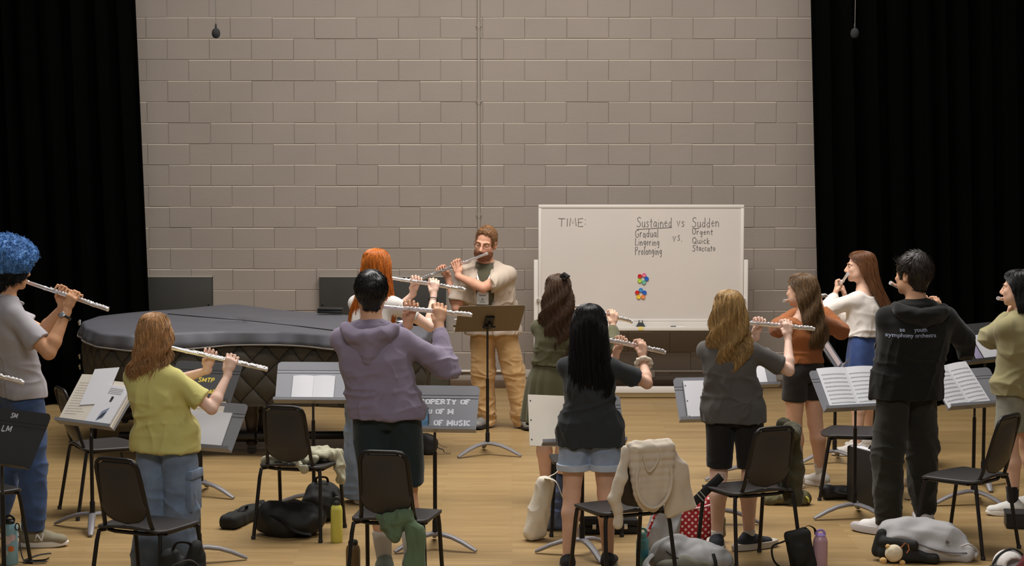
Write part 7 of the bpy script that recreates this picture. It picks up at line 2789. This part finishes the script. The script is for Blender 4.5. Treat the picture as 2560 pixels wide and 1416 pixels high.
b = blob('bunched_body', gm, t, lambda F: (F.cone(Q(0.02, -0.14, 0.02), Q(0.10, -0.21, 0.01), 0.04, 0.05, 0), F.cone(Q(0.0, -0.225, 0.0), Q(0.03, -0.25, -0.08), 0.036, 0.02, 0.03), F.cone(Q(0.08, -0.23, 0.0), Q(0.06, -0.25, -0.08), 0.038, 0.022, 0.03), F.cone(Q(-0.05, -0.2, 0.0), Q(0.045, -0.26, -0.11), 0.02, 0.014, 0.03)),
         (-0.3, -0.42, -0.25), (0.34, 0.15, 0.12), folds=0.009, freq=40, seed=44, cut=False, h=0.006)
blob('hanging_sleeve', gm, t, lambda F: (F.cone(Q(0.12, -0.22, 0.02), Q(0.17, -0.245, -0.08), 0.036, 0.042, 0, ((Y.x, Y.y, 0), 0.5)), F.cone(Q(0.17, -0.245, -0.08), Q(0.16, -0.26, -0.26), 0.042, 0.05, 0.03, ((Y.x, Y.y, 0), 0.5)), F.cone(Q(0.16, -0.26, -0.26), Q(0.155, -0.265, -0.43), 0.055, 0.06, 0.03, ((Y.x, Y.y, 0), 0.5))),
     (-0.2, -0.42, -0.468), (0.36, 0.0, 0.12), folds=0.008, freq=34, seed=47, cut=False, h=0.006, stretch=(1.3, 1.3, 0.3))
O, X, Y = on_chair('cream')
base = O + U3 * 0.80
t = thing('sweatshirt', 'cream hooded sweatshirt draped over the chair by the polka dot bag', 'sweatshirt', base)
cm = fabric('cream_fleece', srgb(206, 194, 176), 0.95, 0.5, 350)
fy = ((Y.x, Y.y, 0), 0.42)
def hood_cloth(F):
    F.cone(Q(-0.105, -0.295, 0.05), Q(0.13, -0.292, 0.05), 0.022, 0.024, 0)
    zz = [(0.03, 0.108), (-0.06, 0.112), (-0.14, 0.104), (-0.21, 0.082), (-0.27, 0.050), (-0.32, 0.010)]
    for i in range(len(zz) - 1):
        for u in (0.0, 0.5):
            z = zz[i][0] * (1 - u) + zz[i + 1][0] * u
            w_ = zz[i][1] * (1 - u) + zz[i + 1][1] * u
            F.cone(Q(0.02 - w_, -0.318 + 0.02 * (0.03 - z) * 2, z), Q(0.02 + w_, -0.318 + 0.02 * (0.03 - z) * 2, z), 0.027, 0.027, 0.015)


blob('hood', cm, t, hood_cloth, (-0.45, -0.45, -0.5), (0.45, 0.2, 0.12), folds=0.005, freq=26, seed=51, cut=False, h=0.0055, stretch=(1.3, 1.3, 0.4))
mb = MB()
hp = [Q(0.02 + 0.108 * math.sin(a) * (1.0 if abs(a) < 1.6 else 1.02), -0.342, -0.14 - 0.155 * math.cos(a)) for a in [R(-118) + R(236) * i / 30 for i in range(31)]]
mb.tube(hp, 0.0095, 10)
hd = mb.build('hood_edge', cm, t)
strap('drawcord', [Q(-0.05, -0.345, 0.0), Q(-0.02, -0.35, -0.09), Q(0.03, -0.348, -0.05), Q(0.05, -0.345, 0.01)], hd, cm, 0.006, 0.8)
blob('left_sleeve', cm, t, lambda F: (F.cone(Q(-0.125, -0.29, 0.03), Q(-0.165, -0.305, -0.13), 0.026, 0.030, 0), F.cone(Q(-0.165, -0.305, -0.13), Q(-0.205, -0.30, -0.235), 0.030, 0.036, 0.02), F.cone(Q(-0.205, -0.30, -0.235), Q(-0.185, -0.305, -0.30), 0.034, 0.030, 0.012), F.cone(Q(-0.185, -0.305, -0.30), Q(-0.18, -0.305, -0.375), 0.026, 0.026, 0.008)),
     (-0.45, -0.5, -0.5), (0.45, 0.2, 0.12), folds=0.004, freq=26, seed=54, cut=False, h=0.0055)
blob('right_side', cm, t, lambda F: (F.cone(Q(0.135, -0.29, 0.03), Q(0.195, -0.285, -0.12), 0.034, 0.055, 0, fy), F.cone(Q(0.195, -0.285, -0.12), Q(0.245, -0.27, -0.34), 0.055, 0.085, 0.03, fy, cut1=True), F.cone(Q(0.17, -0.285, -0.2), Q(0.17, -0.27, -0.33), 0.04, 0.05, 0.03, fy)),
     (-0.45, -0.5, -0.5), (0.5, 0.3, 0.12), folds=0.004, freq=20, seed=57, cut=False, h=0.0065)
O, X, Y = on_chair('gray')
base = O + U3 * 0.47
t = thing('jacket', 'olive jacket hanging over the far side of the chair behind the blonde person', 'jacket', base)
om = fabric('olive_jacket', srgb(74, 70, 50), 0.8, 0.5, 200, 0.3)
blob('jacket_body', om, t, lambda F: (F.cone(Q(0.22, -0.12, 0.32), Q(0.25, -0.10, 0.05), 0.045, 0.065, 0), F.cone(Q(0.235, -0.10, 0.05), Q(0.24, -0.12, -0.08), 0.06, 0.05, 0.03), F.cone(Q(0.15, -0.27, 0.33), Q(0.21, -0.14, 0.33), 0.03, 0.045, 0.03), F.cone(Q(0.20, 0.02, 0.18), Q(0.24, -0.04, 0.0), 0.04, 0.05, 0.03)),
     (-0.2, -0.4, -0.25), (0.45, 0.4, 0.45), folds=0.009, freq=26, seed=61, cut=False)
blob('hanging_sleeve', om, t, lambda F: (F.cone(Q(0.26, 0.02, 0.34), Q(0.275, 0.05, 0.12), 0.045, 0.04, 0), F.cone(Q(0.275, 0.05, 0.12), Q(0.27, 0.04, -0.05), 0.04, 0.036, 0.02), F.ell(Q(0.262, 0.02, 0.385), (0.032, 0.032, 0.02), 0.0, None, 's')),
     (-0.2, -0.4, -0.25), (0.5, 0.4, 0.45), folds=0.006, freq=30, seed=64, cut=False)

# --- round the chair with the cream sweatshirt
p = fl(1352, 1352)
t = thing('tote_bag', 'white canvas tote bag standing rolled beside the leg of the person in denim shorts', 'bag', p)
wm_ = mat('tote_canvas', srgb(224, 216, 198), 0.8, 0, 0.5, 160, 0.04, 12)
b = blob('body', wm_, t, lambda F: (F.cone((-0.055, 0, 0.05), (0.03, 0.02, 0.36), 0.062, 0.056, 0), F.cone((-0.02, 0.03, 0.05), (0.05, 0.05, 0.34), 0.055, 0.045, 0.02), F.ell((0.03, 0.02, 0.425), (0.05, 0.04, 0.03), 0.01, None, 's')),
         (-0.2, -0.16, 0), (0.2, 0.2, 0.46), folds=0.006, freq=26, seed=71, stretch=(1, 1, 0.5))
strap('strap', [(0.02, -0.02, 0.40), (0.09, -0.03, 0.38), (0.13, -0.02, 0.29), (0.15, 0.0, 0.24)], b, wm_, 0.016)
strap('strap', [(0.05, 0.02, 0.40), (0.10, 0.02, 0.43), (0.14, 0.05, 0.50), (0.11, 0.08, 0.56)], b, wm_, 0.013)
p = fl(1372, 1322)
t = thing('bag', 'dusty blue denim bag slumped behind the white tote bag', 'bag', p)
blob('body', denim('blue_bag', srgb(112, 128, 164)), t, lambda F: (F.cone((-0.12, 0, 0.03), (0.02, 0, 0.09), 0.03, 0.09, 0), F.cone((0.02, 0.0, 0.08), (0.06, 0.02, 0.30), 0.09, 0.05, 0.03)), (-0.25, -0.15, 0), (0.22, 0.2, 0.42), folds=0.009, freq=26, seed=74)
p = fl(1522, 1332)
t = thing('instrument_case', 'long black case on the floor under the chair with the cream sweatshirt', 'case', p, R(3))
mb = MB()
mb.box((-0.185, -0.07, 0.004), (0.185, 0.07, 0.05), 0.012)
mb.box((-0.185, -0.07, 0.052), (0.185, 0.07, 0.095), 0.014)
b = mb.build('body', M_BAGK2, t)
mb = MB()
for x in (-0.1, 0.1):
    mb.box((x - 0.012, -0.076, 0.035), (x + 0.012, -0.068, 0.068), 0.002)
mb.build('latch', M_ZIP, b)

# polka dot bag
def polka():
    m = bpy.data.materials.new('red_polka')
    m.use_nodes = True
    nt = m.node_tree
    tc = nt.nodes.new('ShaderNodeTexCoord')
    mp = nt.nodes.new('ShaderNodeMapping')
    mp.inputs['Rotation'].default_value = (0, R(45), 0)
    mp.inputs['Scale'].default_value = (34, 0.001, 34)
    nt.links.new(tc.outputs['Object'], mp.inputs['Vector'])
    vo = nt.nodes.new('ShaderNodeTexVoronoi')
    vo.inputs['Scale'].default_value = 1.0
    vo.inputs['Randomness'].default_value = 0.0
    nt.links.new(mp.outputs[0], vo.inputs['Vector'])
    mr = nt.nodes.new('ShaderNodeMath')
    mr.operation = 'LESS_THAN'
    mr.inputs[1].default_value = 0.27
    nt.links.new(vo.outputs['Distance'], mr.inputs[0])
    mx = nt.nodes.new('ShaderNodeMix')
    mx.data_type = 'RGBA'
    mx.inputs['A'].default_value = (*srgb(170, 34, 44), 1)
    mx.inputs['B'].default_value = (*srgb(236, 214, 208), 1)
    nt.links.new(mr.outputs[0], mx.inputs['Factor'])
    nt.links.new(mx.outputs['Result'], nt.nodes['Principled BSDF'].inputs['Base Color'])
    nt.nodes['Principled BSDF'].inputs['Roughness'].default_value = 0.75
    return m


M_POLKA = polka()
M_GREYB = mat('grey_nylon', srgb(160, 160, 160), 0.55, 0, 0.35, 240, 0.06, 8, 0.4)
M_OLIVEB = mat('grey_olive_nylon', srgb(104, 102, 86), 0.65, 0, 0.4, 240, 0.1, 8)
p = fl(1728, 1352)
t = thing('tote_bag', 'red bag with white polka dots standing behind the grey backpack', 'bag', p)
b = blob('body', M_POLKA, t, lambda F: (F.box((0.0, 0.0, 0.12), (0.125, 0.07, 0.13), 0.06, 0), F.cone((-0.08, 0, 0.22), (0.10, 0, 0.235), 0.03, 0.03, 0.03), F.cone((0.09, 0.0, 0.24), (0.12, 0.0, 0.27), 0.035, 0.02, 0.02)), (-0.2, -0.14, 0), (0.22, 0.14, 0.34), folds=0.006, freq=20, seed=81)
strap('pink_trim', [(-0.12, -0.075, 0.222), (-0.04, -0.082, 0.215), (0.05, -0.08, 0.225), (0.12, -0.06, 0.24)], b, mat('pink_binding', srgb(206, 170, 176), 0.7), 0.009, 0.5)
strap('side_band', [(0.125, -0.05, 0.23), (0.15, -0.05, 0.15), (0.15, -0.05, 0.04)], b, M_STRAP, 0.02)
blob('side_gusset', mat('olive_webbing', srgb(126, 120, 98), 0.8), t, lambda F: F.path([(0.13, -0.02, 0.22), (0.19, -0.03, 0.14), (0.19, -0.04, 0.05), (0.14, -0.05, 0.02)], 0.022, 0.01), (0.0, -0.15, 0), (0.3, 0.1, 0.3), folds=0.002, seed=83)
p = fl(1655, 1372)
t = thing('sling_bag', 'grey bag with pink dotted edge leaning left of the polka dot bag', 'bag', p)
b = blob('body', M_GREYB, t, lambda F: (F.cone((-0.05, 0, 0.05), (0.0, 0.02, 0.20), 0.06, 0.06, 0), F.cone((0.04, 0.0, 0.06), (0.07, 0.02, 0.2), 0.07, 0.045, 0.03)), (-0.18, -0.14, 0), (0.2, 0.14, 0.3), folds=0.007, freq=24, seed=85)
strap('dotted_edge', [(-0.105, -0.05, 0.04), (-0.085, -0.055, 0.12), (-0.05, -0.05, 0.21), (-0.02, -0.04, 0.25)], b, M_POLKA, 0.014, 0.5)
p = fl(1722, 1428)
t = thing('backpack', 'pale grey backpack lying in front of the polka dot bag', 'backpack', p)
b = blob('body', M_GREYB, t, lambda F: (F.ell((0.0, 0, 0.07), (0.235, 0.15, 0.095), 0), F.ell((-0.09, 0.0, 0.13), (0.13, 0.10, 0.075), 0.05), F.cone((0.05, -0.02, 0.10), (0.20, -0.03, 0.06), 0.08, 0.05, 0.04)), (-0.3, -0.24, 0), (0.3, 0.24, 0.26), folds=0.010, freq=16, seed=88)
blob('front_pocket', M_OLIVEB, t, lambda F: (F.ell((-0.03, -0.115, 0.05), (0.17, 0.06, 0.06), 0), F.cone((0.05, -0.1, 0.03), (0.24, -0.05, 0.03), 0.035, 0.03, 0.03)), (-0.3, -0.24, 0), (0.32, 0.1, 0.2), folds=0.006, freq=22, seed=90)
strap('zip', [(-0.16, -0.07, 0.15), (-0.11, -0.12, 0.12), (-0.04, -0.15, 0.09), (0.05, -0.155, 0.075)], b, M_STRAP, 0.007, 0.6)
strap('shoulder_strap', [(-0.2, -0.05, 0.12), (-0.26, -0.10, 0.06), (-0.2, -0.19, 0.03), (-0.08, -0.21, 0.03)], b, M_GREYB, 0.022, 0.3)
strap('compression_strap', [(0.13, -0.11, 0.125), (0.14, -0.13, 0.09), (0.145, -0.14, 0.05)], b, M_STRAP, 0.012)
a_, b_ = fl(1718, 1345), None
p = fl(1745, 1402)
t = thing('strap', 'wide black shoulder strap with buckle rising from the polka dot bag to the chair', 'strap', p)
A = at(1722, 1268, p.y - 0.09) - p
B = at(1803, 1192, p.y - 0.05) - p
s_ = strap('webbing', [A, A.lerp(B, 0.33) + Vector((0, -0.01, 0)), A.lerp(B, 0.66) + Vector((0, -0.01, 0.004)), B], t, M_STRAP, 0.027, 0.25, up=(0, 1, 0))
mb = MB()
dv = (B - A).normalized()
sv = Vector((dv.z, 0, -dv.x))
c_ = A.lerp(B, 0.38) + Vector((0, -0.018, 0))
mb.tube([c_ - sv * 0.03 - dv * 0.01, c_ + sv * 0.03 - dv * 0.01, c_ + sv * 0.03 + dv * 0.012, c_ - sv * 0.03 + dv * 0.012], 0.0035, 6, closed=True)
mb.tube([B - sv * 0.02, B + dv * 0.02, B + sv * 0.02 + dv * 0.005, B + sv * 0.012 - dv * 0.01], 0.004, 6)
mb.build('buckle', M_ZIP, s_)
bottle('teal bottle with a grip lid left of the grey backpack', 1606, 1420, 0.038, 0.215, srgb(96, 150, 148), srgb(110, 158, 148), 0.74, loop=True, sleeve=(0.30, 0.52, srgb(70, 150, 170)))

# --- behind the blonde person's chair
p = fl(1962, 1262)
t = thing('pouch', 'patterned olive pouch on the floor under the chair behind the blonde person', 'pouch', p)
b = blob('body', mat('camo_cloth', srgb(98, 94, 64), 0.85, 0, 0.5, 160, 0.55, 24), t, lambda F: (F.cone((-0.12, 0, 0.035), (0.12, 0, 0.04), 0.045, 0.06, 0), F.ell((0.06, -0.02, 0.06), (0.09, 0.07, 0.05), 0.02)), (-0.22, -0.14, 0), (0.24, 0.14, 0.16), folds=0.006, seed=101)
strap('lime_tag', [(0.13, -0.05, 0.07), (0.15, -0.055, 0.05), (0.155, -0.05, 0.03)], b, mat('lime_tab', srgb(196, 196, 90), 0.6), 0.014, 0.5)
p = fl(1992, 1424)
t = thing('crossbody_bag', 'black crossbody bag standing by the chair leg beside the lilac bottle', 'bag', p)
b = blob('body', M_BAGK2, t, lambda F: (F.box((0.02, 0, 0.115), (0.075, 0.05, 0.12), 0.03, 0, (Vector((0.97, 0, 0.22)), Vector((0, 1, 0)), Vector((-0.22, 0, 0.97)))), F.ell((0.01, -0.05, 0.10), (0.05, 0.03, 0.07), 0.02)), (-0.16, -0.14, 0), (0.16, 0.14, 0.3), folds=0.003, seed=104)
strap('shoulder_strap', [(-0.03, -0.02, 0.19), (-0.09, -0.04, 0.17), (-0.15, -0.04, 0.14), (-0.14, -0.06, 0.06), (-0.08, -0.07, 0.02), (-0.02, -0.06, 0.05)], b, M_STRAP, 0.014)
strap('top_handle', [(0.03, 0.0, 0.23), (0.06, -0.01, 0.26), (0.10, 0.0, 0.24), (0.11, 0.01, 0.2)], b, M_STRAP, 0.011)
bottle('lilac bottle with a purple lid beside the black crossbody bag', 2050, 1424, 0.043, 0.215, srgb(186, 150, 160), srgb(160, 134, 200), 0.80, loop=True, rough=0.3)
p = fl(2096, 1248)
t = thing('instrument_case', 'small rounded black case on the floor under the chair left of the black hoodie', 'case', p)
b = blob('body', M_BAGK, t, lambda F: (F.box((0, 0, 0.045), (0.115, 0.06, 0.045), 0.04, 0), F.ell((-0.08, -0.02, 0.06), (0.05, 0.05, 0.045), 0.02)), (-0.2, -0.14, 0), (0.2, 0.14, 0.16), folds=0.004, seed=107)
strap('handle', [(-0.04, -0.055, 0.07), (-0.02, -0.08, 0.06), (0.05, -0.08, 0.05), (0.08, -0.06, 0.05)], b, M_STRAP, 0.009)

# tall flat case behind the joggers
a_ = fl(2126, 1252)
b_ = fl(2246, 1288)
t = thing('portfolio_case', 'tall flat black case standing on its edge behind the charcoal joggers', 'case', (a_ + b_) * 0.5)
d = (b_ - a_) * 0.5
Mx = axes_matrix(Vector((0, 0, 0)), d.normalized(), Vector((-d.y, d.x, 0)).normalized(), U3)
hc_ = 0.385
mb = MB()
mb.box((-d.length, -0.035, 0.0), (d.length, 0.035, hc_), 0.008, Mx)
b = mb.build('body', mat('black_board', srgb(30, 29, 28), 0.6, 0, 0.15, 200), t)
mb = MB()
mb.box((-d.length * 0.96, -0.028, hc_ - 0.002), (d.length * 0.6, 0.028, hc_ + 0.006), 0.002, Mx)
mb.build('white_top_papers', M_SHEET, b)
mb = MB()
mb.tube([Mx @ Vector((x, 0, z)) for x, z in ((-0.07, hc_ + 0.004), (-0.05, hc_ + 0.03), (0.05, hc_ + 0.03), (0.07, hc_ + 0.004))], 0.007, 8)
mb.build('handle', M_STRAP, b)

# clear bottle with white cap
M_CLEAR = mat('clear_plastic', (0.92, 0.94, 0.95), 0.08, trans=0.9, ior=1.2)
p = fl(2272, 1250)
t = thing('water_bottle', 'clear plastic water bottle with white cap behind the charcoal joggers', 'bottle', p, 0, 'water bottles')
mb = MB()
mb.lathe([(0.026, 0), (0.031, 0.006), (0.031, 0.04), (0.029, 0.05), (0.031, 0.06), (0.031, 0.15), (0.027, 0.175), (0.014, 0.2), (0.013, 0.215)], 24)
b = mb.build('body', M_CLEAR, t)
mb = MB()
mb.lathe([(0.0305, 0.09), (0.0318, 0.092), (0.0318, 0.138), (0.0305, 0.14)], 24)
mb.build('label_band', mat('label_peach', srgb(224, 196, 170), 0.6), b)
mb = MB()
mb.lathe([(0.0155, 0.21), (0.0165, 0.212), (0.0165, 0.236), (0.0145, 0.24)], 20)
mb.build('cap', mat('white_cap', srgb(226, 232, 244), 0.4), t)

# grey backpack at the front right with a round plush charm
p = fl(2312, 1396)
t = thing('backpack', 'large pale grey backpack lying on the floor in front of the black hoodie', 'backpack', p)
M_PALEB = mat('pale_grey_nylon', srgb(172, 170, 170), 0.6, 0, 0.4, 240, 0.05, 8, 0.35)
b = blob('body', M_PALEB, t, lambda F: (F.ell((-0.02, 0.02, 0.10), (0.245, 0.15, 0.135), 0), F.ell((-0.16, 0.0, 0.13), (0.12, 0.12, 0.11), 0.05), F.cone((0.12, -0.02, 0.09), (0.23, -0.06, 0.045), 0.10, 0.05, 0.05), F.cone((0.0, -0.10, 0.05), (0.22, -0.09, 0.03), 0.06, 0.04, 0.04)),
         (-0.36, -0.26, 0), (0.36, 0.26, 0.31), folds=0.010, freq=15, seed=111)
strap('front_zip', [(-0.14, -0.10, 0.15), (-0.02, -0.155, 0.10), (0.10, -0.165, 0.07), (0.22, -0.14, 0.06)], b, mat('zip_dark_grey', srgb(86, 84, 86), 0.5), 0.006, 0.6)
strap('top_handle', [(0.19, -0.13, 0.10), (0.23, -0.15, 0.115), (0.285, -0.13, 0.07), (0.27, -0.12, 0.035)], b, M_PALEB, 0.012, 0.5)
blob('back_panel', M_BAGK2, t, lambda F: (F.cone((-0.30, -0.05, 0.05), (-0.27, -0.05, 0.16), 0.035, 0.03, 0), F.cone((-0.26, -0.10, 0.12), (-0.10, -0.15, 0.11), 0.035, 0.03, 0.02), F.cone((-0.25, -0.1, 0.05), (0.02, -0.16, 0.03), 0.05, 0.03, 0.02)), (-0.4, -0.26, 0), (0.2, 0.1, 0.26), folds=0.004, seed=114)
mb = MB()
mb.add([(0.085, -0.158, 0.125), (0.105, -0.156, 0.115), (0.115, -0.150, 0.13), (0.095, -0.150, 0.142)], [(0, 1, 2, 3)])
mb.build('stitched_emblem', mat('emblem_grey', srgb(104, 100, 100), 0.7), b, smooth=False)
p = fl(2238, 1424)
t = thing('plush_charm', 'round cream plush keychain hanging at the front of the pale grey backpack', 'keychain', p)
cp_ = fabric('cream_plush', srgb(226, 212, 184), 0.95, 0.8, 300)
b = blob('body', cp_, t, lambda F: F.ell((-0.01, 0, 0.095), (0.052, 0.045, 0.052), 0), (-0.1, -0.1, 0), (0.1, 0.1, 0.2), folds=0.0015, freq=60, seed=117, h=0.005)
tn = fabric('tan_plush', srgb(216, 176, 112), 0.95, 0.8, 300)
for (x, y, z, r_) in ((-0.045, 0.0, 0.135, 0.015), (0.035, -0.03, 0.045, 0.018), (-0.075, -0.02, 0.055, 0.022), (0.0, -0.04, 0.022, 0.02)):
    mb = MB()
    mb.ball((x, y, z), (r_, r_, r_ * 0.9), 14)
    mb.build('paw', tn, b)
mb = MB()
mb.tube([(0.03, -0.01, 0.13), (0.05, -0.02, 0.16), (0.07, -0.02, 0.15), (0.075, -0.02, 0.12), (0.06, -0.02, 0.10)], 0.004, 8)
mb.build('clip_ring', mat('copper_metal', srgb(206, 140, 104), 0.3, 0.9), t)

# cap and dark red cloth at the corner
p = fl(2520, 1432)
t = thing('baseball_cap', 'white cap with a black brim on the floor at the bottom right corner', 'cap', p)
b = blob('crown', mat('white_cotton', srgb(220, 214, 210), 0.85, 0, 0.4, 300), t, lambda F: (F.ell((0, 0, 0.05), (0.09, 0.10, 0.085), 0), F.ell((0.02, -0.08, 0.06), (0.05, 0.05, 0.035), 0.01, None, 's')), (-0.15, -0.16, 0), (0.15, 0.16, 0.18), folds=0.002, seed=121)
strap('brim', [(-0.11, -0.04, 0.03), (-0.07, -0.03, 0.10), (0.0, -0.02, 0.142), (0.06, -0.02, 0.125), (0.095, -0.03, 0.08)], b, M_BAGK2, 0.010, 0.6)
blob('sweatband', M_BAGK2, t, lambda F: (F.cone((-0.11, -0.06, 0.03), (0.0, -0.10, 0.03), 0.028, 0.03, 0)), (-0.2, -0.2, 0), (0.1, 0.1, 0.1), folds=0.001, seed=123)
p = fl(2566, 1440)
t = thing('garment', 'dark red cloth lying on the floor at the bottom right corner', 'garment', p)
blob('cloth', fabric('dark_red', srgb(92, 34, 36), 0.9, 0.5, 250), t, lambda F: (F.cone((-0.07, -0.03, 0.03), (0.06, 0, 0.10), 0.035, 0.06, 0), F.ell((0.05, 0.0, 0.05), (0.1, 0.08, 0.06), 0.02)), (-0.2, -0.16, 0), (0.2, 0.16, 0.2), folds=0.007, seed=125)
p = fl(2556, 1318)
t = thing('storage_box', 'dark grey box on the floor beside the white sneaker of the sage sweater', 'box', p, R(-8))
mb = MB()
mb.box((-0.11, -0.08, 0.0), (0.11, 0.08, 0.09), 0.008)
b = mb.build('body', mat('box_dark', srgb(40, 41, 43), 0.5), t)
mb = MB()
mb.box((-0.114, -0.084, 0.085), (0.114, 0.084, 0.102), 0.006)
mb.build('lid', mat('box_dark', (0, 0, 0)), t)
# flute of a player outside the picture at the left edge
pe = at(58, 958, 10.75)
ps = at(-150, 902, 10.55)
a_ = (pe - ps).normalized()
u_ = (U3 - a_ * a_.z).normalized()
make_flute('silver flute end entering at the left edge in front of the blue jeans', pe - a_ * 0.603, a_, u_, u_.cross(a_))
